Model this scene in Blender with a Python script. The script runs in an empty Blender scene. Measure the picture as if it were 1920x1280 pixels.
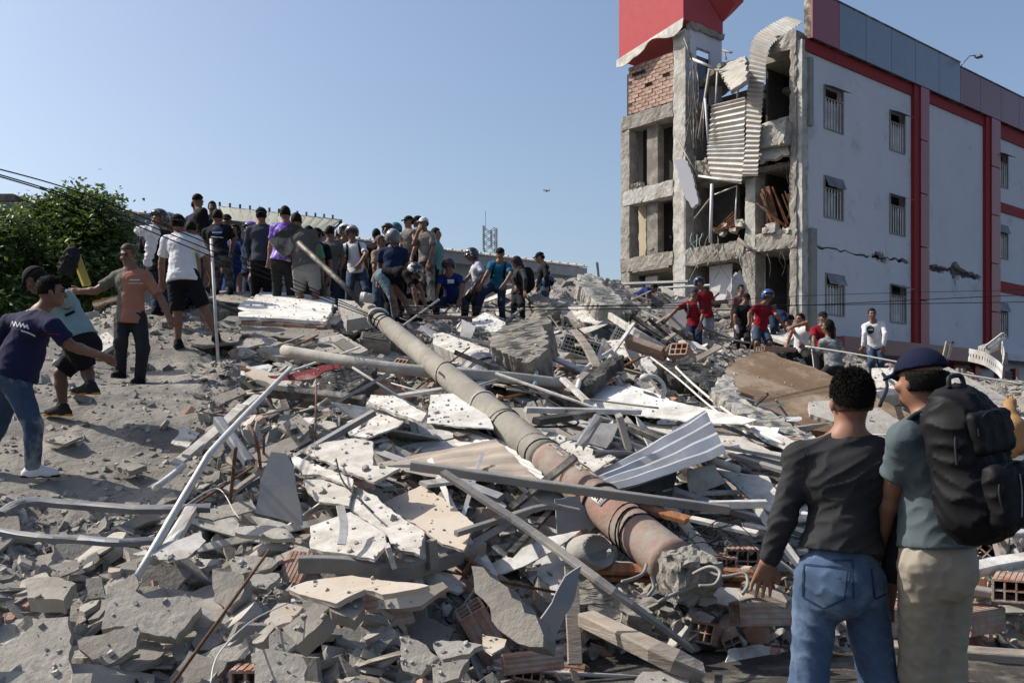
import bpy, bmesh, math, random
import numpy as np
from mathutils import Vector, Matrix, noise as mnoise
from mathutils.geometry import tessellate_polygon
from mathutils.bvhtree import BVHTree
R = math.radians
SC = bpy.context.scene
# ------------------------------------------------------------------ camera, sky, sun, exposure
F = 1866.7; CX = 960.0; HY = 787.0; CAMZ = 1.5
cam_d = bpy.data.cameras.new('camera'); cam = bpy.data.objects.new('camera', cam_d)
SC.collection.objects.link(cam); SC.camera = cam
cam.location = (0, 0, CAMZ); cam.rotation_euler = (R(90), 0, 0)
cam_d.sensor_width = 36; cam_d.lens = 35.0; cam_d.shift_y = (HY - 640) / 1920.0
cam_d.clip_start = .1; cam_d.clip_end = 3000
SUN_AZ, SUN_EL = 166.0, 43.0            # azimuth counter-clockwise from +X, elevation
wd = bpy.data.worlds.new('World'); SC.world = wd; wd.use_nodes = True
wn = wd.node_tree; bg = wn.nodes['Background']
sky = wn.nodes.new('ShaderNodeTexSky'); sky.sky_type = 'NISHITA'; sky.sun_disc = False
sky.sun_elevation = R(SUN_EL); sky.sun_rotation = R(90 - SUN_AZ)
sky.air_density = 1.0; sky.dust_density = 2.6; sky.ozone_density = 1.6; sky.altitude = 0
wn.links.new(sky.outputs[0], bg.inputs[0]); bg.inputs[1].default_value = .103
sd = bpy.data.lights.new('sun', 'SUN'); sun = bpy.data.objects.new('sun', sd); SC.collection.objects.link(sun)
sd.energy = 4.0; sd.angle = R(.53); sd.color = (1.0, .93, .83)
sdir = Vector((math.cos(R(SUN_AZ)) * math.cos(R(SUN_EL)), math.sin(R(SUN_AZ)) * math.cos(R(SUN_EL)), math.sin(R(SUN_EL))))
sun.rotation_euler = sdir.to_track_quat('Z', 'Y').to_euler()
SC.view_settings.view_transform = 'Standard'; SC.view_settings.look = 'None'
SC.view_settings.exposure = 0.6; SC.view_settings.gamma = 1.0; SC.view_settings.use_curve_mapping = False
SC.render.engine = 'CYCLES'
SC.cycles.max_bounces = 5; SC.cycles.diffuse_bounces = 3; SC.cycles.glossy_bounces = 2
SC.cycles.transparent_max_bounces = 6; SC.cycles.use_denoising = True

# ------------------------------------------------------------------ helpers
COL = SC.collection
def P(px, py, d):
    return Vector(((px - CX) / F * d, d, CAMZ + (HY - py) / F * d))
def ray(px, py):
    return Vector(((px - CX) / F, 1.0, (HY - py) / F))
CAM = Vector((0, 0, CAMZ))
def plane_hit(px, py, o, n):
    r = ray(px, py); t = (o - CAM).dot(n) / r.dot(n)
    return CAM + r * t
def mesh(name, V, Fc, mat=None, parent=None, smooth=False, mats=None, mi=None):
    me = bpy.data.meshes.new(name)
    me.from_pydata([tuple(v) for v in V], [], [tuple(f) for f in Fc]); me.update()
    o = bpy.data.objects.new(name, me); COL.objects.link(o)
    for m in (mats or ([mat] if mat else [])): me.materials.append(m)
    if mi is not None: me.polygons.foreach_set('material_index', np.asarray(mi, dtype=np.int32))
    if smooth: me.polygons.foreach_set('use_smooth', np.ones(len(me.polygons), dtype=bool))
    if parent: o.parent = parent
    return o
def np_mesh(name, V, Fc, mat, parent=None, smooth=False):
    """V (n,3) float array, Fc (m,k) int array of equal size faces"""
    me = bpy.data.meshes.new(name); V = np.asarray(V, np.float32); Fc = np.asarray(Fc, np.int32)
    m, k = Fc.shape
    me.vertices.add(len(V)); me.vertices.foreach_set('co', V.ravel())
    me.loops.add(m * k); me.loops.foreach_set('vertex_index', Fc.ravel())
    me.polygons.add(m); me.polygons.foreach_set('loop_start', np.arange(0, m * k, k, dtype=np.int32))
    me.polygons.foreach_set('loop_total', np.full(m, k, np.int32))
    me.polygons.foreach_set('use_smooth', np.full(m, bool(smooth)))
    me.update(calc_edges=True); me.validate()
    o = bpy.data.objects.new(name, me); COL.objects.link(o)
    if mat: me.materials.append(mat)
    if parent: o.parent = parent
    return o
def tag(o, label=None, cat=None, group=None, kind=None):
    if label: o['label'] = label
    if cat: o['category'] = cat; o['kind'] = 'thing'
    if group: o['group'] = group
    if kind: o['kind'] = kind
    return o
def empty(name, loc=(0, 0, 0), rz=0, label=None, cat=None, group=None, kind=None):
    o = bpy.data.objects.new(name, None); COL.objects.link(o); o.empty_display_size = .2
    o.location = loc; o.rotation_euler = (0, 0, rz)
    return tag(o, label, cat, group, kind)
def copy_tree(o, parent=None):
    c = o.copy(); COL.objects.link(c); c.parent = parent
    for ch in list(o.children): copy_tree(ch, c)
    return c
class MB:
    def __init__(s): s.V = []; s.F = []
    def add(s, V, Fc):
        n = len(s.V); s.V += [Vector(v) for v in V]; s.F += [tuple(i + n for i in f) for f in Fc]
    def box(s, a, b):
        x0, y0, z0 = a; x1, y1, z1 = b
        s.add([(x0, y0, z0), (x1, y0, z0), (x1, y1, z0), (x0, y1, z0), (x0, y0, z1), (x1, y0, z1), (x1, y1, z1), (x0, y1, z1)],
              [(0, 3, 2, 1), (4, 5, 6, 7), (0, 1, 5, 4), (1, 2, 6, 5), (2, 3, 7, 6), (3, 0, 4, 7)])
    def prism(s, a, b, w, h, up=Vector((0, 0, 1))):
        """bar of section w x h from a to b"""
        a = Vector(a); b = Vector(b); d = (b - a).normalized(); x = d.cross(up)
        if x.length < 1e-4: x = d.cross(Vector((0, 1, 0)))
        x.normalize(); y = x.cross(d).normalized()
        q = [x * sx * w / 2 + y * sy * h / 2 for sx, sy in ((-1, -1), (1, -1), (1, 1), (-1, 1))]
        s.add([a + k for k in q] + [b + k for k in q],
              [(3, 2, 1, 0), (4, 5, 6, 7), (0, 1, 5, 4), (1, 2, 6, 5), (2, 3, 7, 6), (3, 0, 4, 7)])
    def tube(s, pts, r, n=8, r1=None, caps=True):
        pts = [Vector(p) for p in pts]; N = len(pts); V = []; Fc = []
        ref = None
        for i, p in enumerate(pts):
            t = (pts[min(i + 1, N - 1)] - pts[max(i - 1, 0)]).normalized()
            if ref is None:
                ref = t.cross(Vector((0, 0, 1)) if abs(t.z) < .9 else Vector((0, 1, 0))).normalized()
            x = (ref - t * ref.dot(t)).normalized(); y = t.cross(x); ref = x
            rr = r if r1 is None else r + (r1 - r) * i / max(1, N - 1)
            V += [p + x * math.cos(2 * math.pi * k / n) * rr + y * math.sin(2 * math.pi * k / n) * rr for k in range(n)]
        for i in range(N - 1):
            for k in range(n):
                a, b = i * n + k, i * n + (k + 1) % n
                Fc.append((a, b, b + n, a + n))
        if caps: Fc.append(tuple(range(n - 1, -1, -1))); Fc.append(tuple((N - 1) * n + k for k in range(n)))
        s.add(V, Fc)
    def build(s, name, mat, parent=None, smooth=False):
        return mesh(name, s.V, s.F, mat, parent, smooth)
def smooth_pts(pts, n=6):
    """catmull-rom through points"""
    pts = [Vector(p) for p in pts]; out = []
    for i in range(len(pts) - 1):
        p0 = pts[max(i - 1, 0)]; p1 = pts[i]; p2 = pts[i + 1]; p3 = pts[min(i + 2, len(pts) - 1)]
        for k in range(n):
            t = k / n
            out.append(.5 * ((2 * p1) + (p2 - p0) * t + (2 * p0 - 5 * p1 + 4 * p2 - p3) * t * t + (3 * p1 - p0 - 3 * p2 + p3) * t ** 3))
    out.append(pts[-1]); return out
# numpy value noise -------------------------------------------------
def _hash(ix, iy, seed):
    h = (ix * 374761393 + iy * 668265263 + seed * 2147483647 + 1013904223) & 0xffffffff
    h = ((h ^ (h >> 13)) * 1274126177) & 0xffffffff
    return ((h ^ (h >> 16)) & 0xffffff) / float(0xffffff)
def vnoise(x, y, seed=0):
    x = np.asarray(x, float); y = np.asarray(y, float)
    ix = np.floor(x).astype(np.int64); iy = np.floor(y).astype(np.int64); fx = x - ix; fy = y - iy
    fx = fx * fx * (3 - 2 * fx); fy = fy * fy * (3 - 2 * fy)
    a = _hash(ix, iy, seed); b = _hash(ix + 1, iy, seed); c = _hash(ix, iy + 1, seed); d = _hash(ix + 1, iy + 1, seed)
    return (a * (1 - fx) + b * fx) * (1 - fy) + (c * (1 - fx) + d * fx) * fy - .5
def fbm(x, y, seed=0, o=4):
    s = 0; a = 1
    for i in range(o):
        s = s + a * vnoise(x * 2 ** i + 17 * i, y * 2 ** i - 9 * i, seed + i); a *= .5
    return s
def plates(x, y, cell, seed):
    """tilted flat plates: offset height of the nearest jittered cell, and its random tilt"""
    gx = np.floor(x / cell).astype(np.int64); gy = np.floor(y / cell).astype(np.int64)
    best = np.full(x.shape, 1e9); out = np.zeros(x.shape)
    for i in (-1, 0, 1):
        for j in (-1, 0, 1):
            cx, cy = gx + i, gy + j
            sx = (cx + .5 + .8 * (_hash(cx, cy, seed) - .5)) * cell; sy = (cy + .5 + .8 * (_hash(cx, cy, seed + 1) - .5)) * cell
            d = np.abs(x - sx) ** 1.3 + np.abs(y - sy) ** 1.3; m = d < best
            h = (_hash(cx, cy, seed + 2) - .5) + ((_hash(cx, cy, seed + 3) - .5) * (x - sx) + (_hash(cx, cy, seed + 4) - .5) * (y - sy)) * 1.6 / cell
            out = np.where(m, h, out); best = np.where(m, d, best)
    return out
# ------------------------------------------------------------------ materials
MATS = {}
def mat(name, col, rough=.9, var=.25, scale=3.0, bump=.3, bscale=25.0, metal=0.0, dust=0.0, dustcol=(.36, .33, .29), objvar=.15,
        island=False, col2=None, c2scale=1.2, c2thr=.55, spec=.1, stretch=None, dscale=2.2, bdist=.02):
    if name in MATS: return MATS[name]
    m = bpy.data.materials.new(name); m.use_nodes = True; nt = m.node_tree; N = nt.nodes; L = nt.links
    b = N['Principled BSDF']; b.inputs['Roughness'].default_value = rough; b.inputs['Metallic'].default_value = metal
    b.inputs['Specular IOR Level'].default_value = spec
    tc = N.new('ShaderNodeTexCoord'); vec = tc.outputs['Object']
    geo = N.new('ShaderNodeNewGeometry'); oi = N.new('ShaderNodeObjectInfo')
    if stretch:
        mp = N.new('ShaderNodeMapping'); mp.inputs['Scale'].default_value = stretch; L.new(vec, mp.inputs[0]); vec = mp.outputs[0]
    def tex(sc, det=5, r=.6, v=None):
        t = N.new('ShaderNodeTexNoise'); t.inputs['Scale'].default_value = sc; t.inputs['Detail'].default_value = det
        t.inputs['Roughness'].default_value = r; L.new(v or vec, t.inputs['Vector']); return t.outputs['Fac']
    def ramp(f, a, c):
        t = N.new('ShaderNodeMapRange'); t.inputs[1].default_value = a; t.inputs[2].default_value = c; L.new(f, t.inputs[0]); return t.outputs[0]
    def mix(f, A, B):
        t = N.new('ShaderNodeMix'); t.data_type = 'RGBA'
        if isinstance(f, float): t.inputs[0].default_value = f
        else: L.new(f, t.inputs[0])
        for s, x in ((6, A), (7, B)):
            if isinstance(x, tuple): t.inputs[s].default_value = (*x, 1)
            else: L.new(x, t.inputs[s])
        return t.outputs[2]
    c = tuple(col)
    cur = mix(ramp(tex(scale), .25, .75), tuple(max(0, x * (1 - var)) for x in c), tuple(min(1, x * (1 + var)) for x in c))
    if col2: cur = mix(ramp(tex(c2scale, 7, .7), c2thr - .06, c2thr + .06), cur, tuple(col2))
    rnd = geo.outputs['Random Per Island'] if island else oi.outputs['Random']
    if objvar:
        hs = N.new('ShaderNodeHueSaturation'); L.new(cur, hs.inputs['Color']); mr = N.new('ShaderNodeMapRange')
        mr.inputs[3].default_value = 1 - objvar; mr.inputs[4].default_value = 1 + objvar; L.new(rnd, mr.inputs[0]); L.new(mr.outputs[0], hs.inputs['Value'])
        cur = hs.outputs[0]
    if dust:
        cur = mix(ramp(tex(dscale, 8, .68), .62 - dust * .5, .78 - dust * .3), cur, tuple(dustcol))
    L.new(cur, b.inputs['Base Color'])
    if bump:
        bp = N.new('ShaderNodeBump'); bp.inputs['Strength'].default_value = bump; bp.inputs['Distance'].default_value = bdist
        L.new(tex(bscale, 8, .65), bp.inputs['Height']); L.new(bp.outputs[0], b.inputs['Normal'])
    MATS[name] = m; return m
G = (.335, .315, .29)
M_conc = mat('concrete', (.245, .226, .198), bump=.8, bscale=14, var=.3, objvar=.18, bdist=.02)
M_plate = mat('stucco_plate', (.27, .25, .222), bump=.7, bscale=18, var=.3, objvar=.25, col2=(.17, .16, .145), c2scale=3.5, c2thr=.6, scale=5)
M_light = mat('light_concrete', (.38, .36, .325), bump=.7, bscale=9, var=.3, objvar=.1, col2=(.30, .28, .25), c2scale=1.6)
M_rubble = mat('rubble_ground', (.19, .178, .16), bump=1.0, bscale=7, var=.4, scale=1.4, objvar=0, col2=(.28, .26, .23), c2scale=.5, bdist=.05)  # ground tone lowered so the gaps between pieces look shaded
M_frag = mat('mixed_fragments', (.27, .255, .23), bump=.5, bscale=18, var=.3, objvar=.42, island=True)
M_fragb = mat('brick_fragments', (.40, .20, .13), bump=.5, bscale=18, var=.3, objvar=.3, island=True, dust=.55)
M_brick = mat('hollow_brick', (.33, .16, .105), bump=.5, bscale=20, var=.25, objvar=.18, dust=.5, dustcol=(.38, .34, .30), dscale=6)
M_brickw = mat('wall_brick', (.38, .235, .18), bump=.5, bscale=20, var=.25, objvar=.28, dust=.35, dustcol=(.40, .36, .33), dscale=5)
M_white = mat('white_board', (.58, .57, .54), bump=.4, bscale=9, var=.16, objvar=.16, dust=.52, dustcol=(.34, .31, .27), dscale=5, rough=.7)
M_whitem = mat('white_metal', (.64, .64, .63), bump=.15, bscale=8, var=.12, objvar=.12, dust=.45, dustcol=(.34, .32, .28), rough=.6, spec=.25)
M_tan = mat('tan_board', (.42, .355, .28), bump=.3, bscale=10, var=.18, objvar=.1, dust=.5, dustcol=(.44, .40, .35))
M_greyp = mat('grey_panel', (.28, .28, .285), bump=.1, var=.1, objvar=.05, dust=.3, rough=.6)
M_galv = mat('galvanised_sheet', (.46, .46, .45), metal=.25, rough=.6, bump=.12, bscale=6, var=.2, objvar=.1, dust=.42, dustcol=(.40, .36, .31), spec=.5)
M_galvd = mat('dark_galvanised', (.13, .14, .16), metal=.3, rough=.58, bump=.15, bscale=6, var=.25, objvar=.1, dust=.3, dustcol=(.26, .24, .21), spec=.5)
M_rustsheet = mat('stained_sheet', (.40, .33, .27), metal=.1, rough=.75, bump=.15, bscale=5, var=.35, objvar=.1, dust=.4, stretch=(1, 4, 1))
M_steel = mat('painted_steel', (.22, .22, .22), metal=.15, rough=.65, bump=.3, var=.3, objvar=.15, dust=.62, dustcol=(.30, .275, .245), dscale=4)
M_dsteel = mat('dark_steel', (.07, .065, .06), metal=.4, rough=.6, bump=.3, var=.3, dust=.3)
M_rust = mat('rusty_steel', (.14, .075, .05), metal=.3, rough=.8, bump=.4, var=.4, dust=.2)
M_wood = mat('weathered_wood', (.27, .23, .19), bump=.5, bscale=10, var=.35, scale=2, objvar=.2, stretch=(1, 1, 8), dust=.35)
M_woodb = mat('brown_wood', (.24, .115, .06), bump=.4, bscale=10, var=.4, scale=3, objvar=.25, stretch=(8, 1, 1), dust=.15)
M_dark = mat('dark_asphalt_chunk', (.075, .072, .07), bump=1.0, bscale=9, var=.4, dust=.3, dustcol=(.2, .19, .17), bdist=.04)
M_mud = mat('mud_slab', (.17, .115, .075), bump=.5, bscale=8, var=.3, scale=1.0, col2=(.28, .225, .17), c2scale=.9, objvar=0, dust=.12)
M_road = mat('dirt_street', (.055, .05, .047), bump=.9, bscale=9, var=.5, scale=2, objvar=0, col2=(.14, .13, .115), c2scale=3, c2thr=.56, bdist=.03)
M_wire = mat('black_cable', (.015, .015, .016), bump=0, var=.1, objvar=0, rough=.6)
M_wirew = mat('white_cable', (.5, .49, .46), bump=0, var=.1, objvar=.1, rough=.6)
M_red = mat('red_painted_metal', (.17, .03, .03), bump=.1, var=.15, objvar=.05, rough=.5, dust=.2)
M_poleg = mat('pole_concrete', (.25, .235, .205), bump=.6, bscale=16, var=.25, objvar=0, scale=2.5, dust=.2)
M_glass = mat('dark_glass', (.03, .035, .045), bump=0, var=.1, objvar=0, rough=.12, spec=.6)

def add_poly(polys_out, idx):
    polys_out.append(tuple(idx))
def rough_slab(name, poly, thick, M, mat_, seed=0, jit=.02, step=.06, parent=None, bend=0.0, side=None, rows=2, round_=.0):
    """solid slab from a 2D outline (local XY, top at z=0), broken uneven edges; M = world matrix"""
    rnd = random.Random(seed); pts = []; n = len(poly)
    per = sum((Vector(poly[(i + 1) % n]) - Vector(poly[i])).length for i in range(n)); step = max(step, per / 120)
    for i in range(n):
        a = Vector(poly[i]); b = Vector(poly[(i + 1) % n]); L = (b - a).length; k = max(1, int(L / step))
        nrm = Vector((-(b - a).y, (b - a).x)).normalized() if L > 0 else Vector((0, 1))
        for j in range(k):
            q = a.lerp(b, j / k)
            if j > 0: q = q + nrm * (rnd.uniform(-1, 1) * jit + mnoise.noise(Vector((q.x * 4, q.y * 4, seed))) * jit * 2)
            pts.append(q)
    area = sum(pts[i].x * pts[(i + 1) % len(pts)].y - pts[(i + 1) % len(pts)].x * pts[i].y for i in range(len(pts)))
    if area < 0: pts.reverse()
    N = len(pts); V = []; rings = rows + 1
    for r in range(rings):
        for i, q in enumerate(pts):
            w = 0 if r in (0,) else 1
            off = rnd.uniform(-.6, 1) * min(jit, thick * .5) * w if rows > 1 else 0
            c = Vector((q.x, q.y, 0)); 
            o = Vector((q.x, q.y)) * 0
            V.append([q.x + rnd.uniform(-1, 1) * off, q.y + rnd.uniform(-1, 1) * off, -thick * r / rows + (rnd.uniform(-.1, .1) * thick if 0 < r < rows else 0)])
    cx = sum(p.x for p in pts) / N; cy = sum(p.y for p in pts) / N
    Fc = []
    for r in range(rings - 1):
        for i in range(N):
            j = (i + 1) % N
            Fc.append((r * N + i, (r + 1) * N + i, (r + 1) * N + j, r * N + j))
    nside = len(Fc)
    tri = tessellate_polygon([[Vector((p.x, p.y, 0)) for p in pts]])
    top = []
    for t in tri:
        a, b, c = t
        if (pts[b] - pts[a]).cross(pts[c] - pts[a]) < 0: a, c = c, a
        top.append((a, b, c)); 
    Fc += top + [(a + (rings - 1) * N, c + (rings - 1) * N, b + (rings - 1) * N) for a, b, c in top]
    if bend:
        for v in V: v[2] += bend * ((v[0] - cx) ** 2) + .3 * bend * (v[1] - cy) * (v[0] - cx)
    mats = [mat_] + ([side] if side else [])
    mi = None
    if side: mi = [1] * nside + [0] * (len(Fc) - nside)
    o = mesh(name, V, Fc, None, parent, mats=mats, mi=mi)
    o.matrix_world = M if parent is None else M
    return o
def frame_from(o, n, xdir=None):
    n = n.normalized(); x = xdir or Vector((1, 0, 0)); x = (x - n * x.dot(n)).normalized(); y = n.cross(x)
    return Matrix(((x.x, y.x, n.x, o.x), (x.y, y.y, n.y, o.y), (x.z, y.z, n.z, o.z), (0, 0, 0, 1)))
def add_sub(bm_o):
    pass
def rbox(a, b, seg=.18, amp=.025, seed=0, fr=3.0):
    """box with chipped, uneven concrete surface -> (V,F)"""
    n = [max(1, min(60, int(round(abs(b[i] - a[i]) / seg)))) for i in range(3)]
    idx = {}; V = []; Fc = []
    def vid(i, j, k):
        key = (i, j, k)
        if key not in idx:
            p = Vector((a[0] + (b[0] - a[0]) * i / n[0], a[1] + (b[1] - a[1]) * j / n[1], a[2] + (b[2] - a[2]) * k / n[2]))
            q = p * fr + Vector((seed * 7.3, seed * 3.1, seed))
            d = mnoise.noise_vector(q) * amp + mnoise.noise_vector(q * 3.3) * amp * .6
            ed = sum(1 for t, m in ((i, n[0]), (j, n[1]), (k, n[2])) if t in (0, m))
            if ed >= 2:
                c = (Vector(a) + Vector(b)) / 2; ch = max(0, mnoise.noise(q * 1.7 + Vector((5, 5, 5)))) * amp * 2.5
                dirv = Vector([(c[t] - p[t]) and math.copysign(1, c[t] - p[t]) if (t, ) and ((i, j, k)[t] in (0, n[t])) else 0 for t in range(3)])
                d += dirv * ch
            idx[key] = len(V); V.append(p + d)
        return idx[key]
    for ax in range(3):
        u, v = [(1, 2), (0, 2), (0, 1)][ax]
        for s in (0, 1):
            for i in range(n[u]):
                for j in range(n[v]):
                    def K(ii, jj):
                        t = [0, 0, 0]; t[ax] = s * n[ax]; t[u] = ii; t[v] = jj; return vid(*t)
                    f = (K(i, j), K(i + 1, j), K(i + 1, j + 1), K(i, j + 1))
                    flip = (s == 0) ^ (ax == 1)
                    Fc.append(tuple(reversed(f)) if flip else f)
    return V, Fc
# ------------------------------------------------------------------ ground and rubble mound
CP = [(50,1290,5.0),(50,1100,6.0),(50,950,7.3),(40,905,7.8),(130,785,9.0),(170,740,9.6),(245,715,11.1),(0,690,11),(335,655,12.3),(400,680,12),
 (180,600,15),(20,610,15),(-250,640,15),(-300,800,9),(-300,1100,6),(250,850,8.5),(250,950,7.4),(250,1150,5.7),(450,1000,6.9),(450,860,8.3),(450,740,10.3),(480,650,12.8),
 (540,622,14.0),(600,590,16.5),(380,572,17),(700,606,18.0),(700,1250,5.15),(450,1250,5.1),(700,1100,6.0),(560,1100,6.0),(700,950,7.3),(700,850,8.6),(700,750,10.5),(700,680,12.5),
 (850,600,19.5),(930,603,20.7),(1000,592,22),(1100,525,27),(1040,528,27),(1200,550,28),(1300,655,22),(1430,662,21),(1400,690,18.6),
 (1600,722,20.5),(1550,758,17),(1640,728,21),(1450,808,13),(1300,765,13.2),(1100,800,11),(1100,710,13.6),(1000,705,13.8),(900,660,15.6),(950,625,18.2),
 (1100,625,19.5),(1200,605,23.5),(900,800,10),(1300,850,10.3),(1000,900,8.5),(1200,900,8.8),(1000,1050,7.2),(1230,1050,7.3),(820,1000,7.0),
 (800,1250,5.6),(900,1200,6.3),(1000,1250,5.9),(1250,1230,6.2),(1400,1262,5.9),(1700,1262,5.9),(1900,1262,5.9),(2300,1262,5.9),(1850,1110,7.0),(1850,1000,8.0),(1400,1010,7.8),
 (1400,900,9.5),(1600,900,9.5),(1850,900,9.5),(1850,810,13),(1850,745,17),(1780,705,20),(1700,700,22),(2200,900,10),(2300,820,15),(1600,1050,7.4),(1600,1150,6.6),
 (1600,820,13),(1650,790,15)]
pts = [tuple(P(*c)) for c in CP]
pts += [(5.5, 34.5, 5.6), (2.5, 35, 5.0), (9.5, 32.5, 3.9), (8, 29, 3.9), (14, 30, 2.2), (11, 27, 2.4), (18, 28, .8), (22, 24, .2), (14, 40, 1), (20, 35, .5), (-8, 24, 3.0), (-12, 20, 2.0), (-14, 14, 1.2), (-14, 8, .6), (-3, 26, 3.6),
        (-8, 32, .3), (0, 32, 2.5), (0, 40, .3), (8, 42, .3), (-18, 30, 0), (-20, 10, 0), (28, 18, 0), (20, 10, .2), (0, 3.5, 0), (-3, 3.5, .05), (3, 3.5, 0), (-6, 3.5, 0), (6, 3.5, 0)]
_p = np.array(pts); _xy = _p[:, :2] ; _z = _p[:, 2]
def _k(r): return -r
_D = np.sqrt(((_xy[:, None] - _xy[None]) ** 2).sum(-1)); _A = np.zeros((len(_p) + 1,) * 2); _A[:-1, :-1] = _k(_D) - np.eye(len(_p)) * .02; _A[-1, :-1] = 1; _A[:-1, -1] = 1
_W = np.linalg.solve(_A, np.append(_z, 0))
def H0(x, y):
    x = np.asarray(x, float); y = np.asarray(y, float); out = np.full(x.shape, _W[-1])
    for (a, b), w in zip(_xy, _W[:-1]): out = out + w * _k(np.sqrt((x - a) ** 2 + (y - b) ** 2))
    return out
def sstep(a, b, t): 
    t = np.clip((t - a) / (b - a), 0, 1); return t * t * (3 - 2 * t)
def roughness(x, y):
    px = CX + F * x / np.maximum(y, .5)
    # the trodden slope on the left is smooth, the dirt street on the right is flat
    s = sstep(300, 460, px) + sstep(7.6, 7.0, y) * (px < 470) + sstep(13, 15, y)
    s = np.clip(s, .12, 1)
    st = sstep(1200, 1350, px) * sstep(7.2, 6.4, y)
    return s * (1 - .8 * st)
def Hd(x, y):
    r = roughness(x, y)
    e = sstep(60, 30, np.abs(x - 3) + 0) 
    h = fbm(x * .9, y * .9, 3, 4) * .20 * r + fbm(x * 3.1, y * 3.1, 9, 3) * .08 * (.35 + r * .65)
    h = h + plates(x + .25 * fbm(x * 2, y * 2, 21), y + .25 * fbm(x * 2, y * 2, 22), .62, 5) * .15 * r + plates(x + .1 * fbm(x * 5, y * 5, 31), y, .27, 15) * .07 * (r + .1)
    far = sstep(3.6, 4.6, y)
    px = CX + F * x / np.maximum(y, .5)
    st = sstep(1040, 1200, px) * sstep(6.9, 6.2, y) * .38
    return h * far - st
def H(x, y): return H0(x, y) + Hd(x, y)
tt = np.linspace(-.85, .85, 440); yy = 3.4 * np.exp(np.linspace(0, math.log(44 / 3.4), 400))
TX, TY = np.meshgrid(tt, yy); TX = TX * (TY + 1.0)
TZ = H(TX, TY)
edge = sstep(.85, .74, np.abs(TX / (TY + 1))) * sstep(44, 38, TY); TZ = TZ * edge - .06 * (1 - edge)
nv = TX.size; ii = np.arange(nv).reshape(TX.shape)
quads = np.stack([ii[:-1, :-1], ii[:-1, 1:], ii[1:, 1:], ii[1:, :-1]], -1).reshape(-1, 4)
mound = np_mesh('rubble_mound', np.stack([TX.ravel(), TY.ravel(), TZ.ravel()], 1), quads, M_rubble, None, True)
tag(mound, 'heap of broken grey concrete and dust from the collapsed building', kind='structure')
g = mesh('ground', [(-600, -300, -.02), (600, -300, -.02), (600, 1500, -.02), (-600, 1500, -.02)], [(0, 1, 2, 3)], M_road)
tag(g, 'dark dirt street', kind='structure')
def h1(x, y): return float(H(np.array([x]), np.array([y]))[0])
def hs(x, y): return float(H0(np.array([x]), np.array([y]))[0])
# depth table over the picture for laying traced debris on the mound
_gp = np.arange(-100, 2021, 10.0); _gq = np.arange(480, 1301, 10.0)
_ds = 4.0 * np.exp(np.linspace(0, math.log(40 / 4.0), 420))
_GX, _GQ = np.meshgrid(_gp, _gq); DT = np.full(_GX.shape, 36.0); done = np.zeros(_GX.shape, bool)
for d in _ds:
    x = (_GX - CX) / F * d; z = CAMZ + (HY - _GQ) / F * d
    hit = (~done) & (z <= H0(x, np.full(x.shape, d)))
    DT[hit] = d; done |= hit
def depth_at(px, py):
    i = int(round((py - 480) / 10)); j = int(round((px + 100) / 10))
    return float(DT[min(max(i, 0), DT.shape[0] - 1), min(max(j, 0), DT.shape[1] - 1)])
def T(px, py, lift=0.0):
    d = depth_at(px, py)
    p = P(px, py, d)
    if lift: 
        # move towards the camera along the ray until it is lift above the mound
        for k in range(60):
            if p.z - hs(p.x, p.y) >= lift: break
            d *= .985; p = P(px, py, d)
    return p
# ------------------------------------------------------------------ the broken hotel-like block on the right
BC = Vector((9.34, 32.0, 0)); d1 = Vector((.76, .65, 0)).normalized(); d2 = Vector((-.65, .76, 0)).normalized()
M_wallw = mat('white_plaster', (.56, .56, .60), bump=.15, bscale=12, var=.05, scale=.7, objvar=0, dust=.12, dustcol=(.36, .355, .35), dscale=.8)
M_wallr = mat('shaded_red_plaster', (.26, .03, .035), bump=.12, bscale=12, var=.08, objvar=0, rough=.6)  # trim red, with the shade of the wall side put into its colour
M_tower = mat('sunlit_red_plaster', (.42, .075, .085), bump=.12, bscale=12, var=.08, objvar=0, rough=.6)  # same red for the rooftop box, sunlight put into the lighter tone
M_redp = mat('red_cladding', (.27, .035, .05), bump=.03, var=.08, objvar=.06, rough=.35, spec=.5)
M_redd = mat('dark_red_cladding', (.15, .028, .045), bump=.03, var=.08, objvar=.06, rough=.3, spec=.5)
M_bluep = mat('grey_blue_cladding', (.17, .20, .25), bump=.03, var=.06, objvar=.04, rough=.3, spec=.5)
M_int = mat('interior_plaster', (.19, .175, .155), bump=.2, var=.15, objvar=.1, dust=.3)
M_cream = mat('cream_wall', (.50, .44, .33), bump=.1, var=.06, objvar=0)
M_intd = mat('interior_shade_tone', (.055, .052, .05), bump=.2, var=.3, objvar=.1)  # room surfaces darkened in colour to stand for shade deep inside
M_broken = mat('broken_concrete', (.29, .27, .24), bump=1.0, bscale=7, var=.35, objvar=.08, col2=(.24, .22, .195), c2scale=2.5, bdist=.05)
M_brokenw = mat('broken_white_column', (.45, .44, .41), bump=.8, bscale=7, var=.2, objvar=.08, col2=(.33, .31, .28), c2scale=2.2, c2thr=.53, bdist=.04)
M_teal = mat('teal_paint', (.05, .20, .20), var=.1, bump=0)
bld = empty('ruined_building', BC, math.atan2(d1.y, d1.x), 'tall white block with red trim whose left end is torn open to the rooms', 'building')
def fac(px, py, u=0.0):
    a = (px - CX) / F; ox, oy = BC.x + u * d1.x, BC.y + u * d1.y
    v = (a * oy - ox) / (d2.x - a * d2.y); Y = oy + v * d2.y
    return v, CAMZ + (HY - py) / F * Y
def wal(px, py, v=0.0):
    a = (px - CX) / F; ox, oy = BC.x + v * d2.x, BC.y + v * d2.y
    u = (a * oy - ox) / (d1.x - a * d1.y); Y = oy + u * d1.y
    return u, CAMZ + (HY - py) / F * Y
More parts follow.
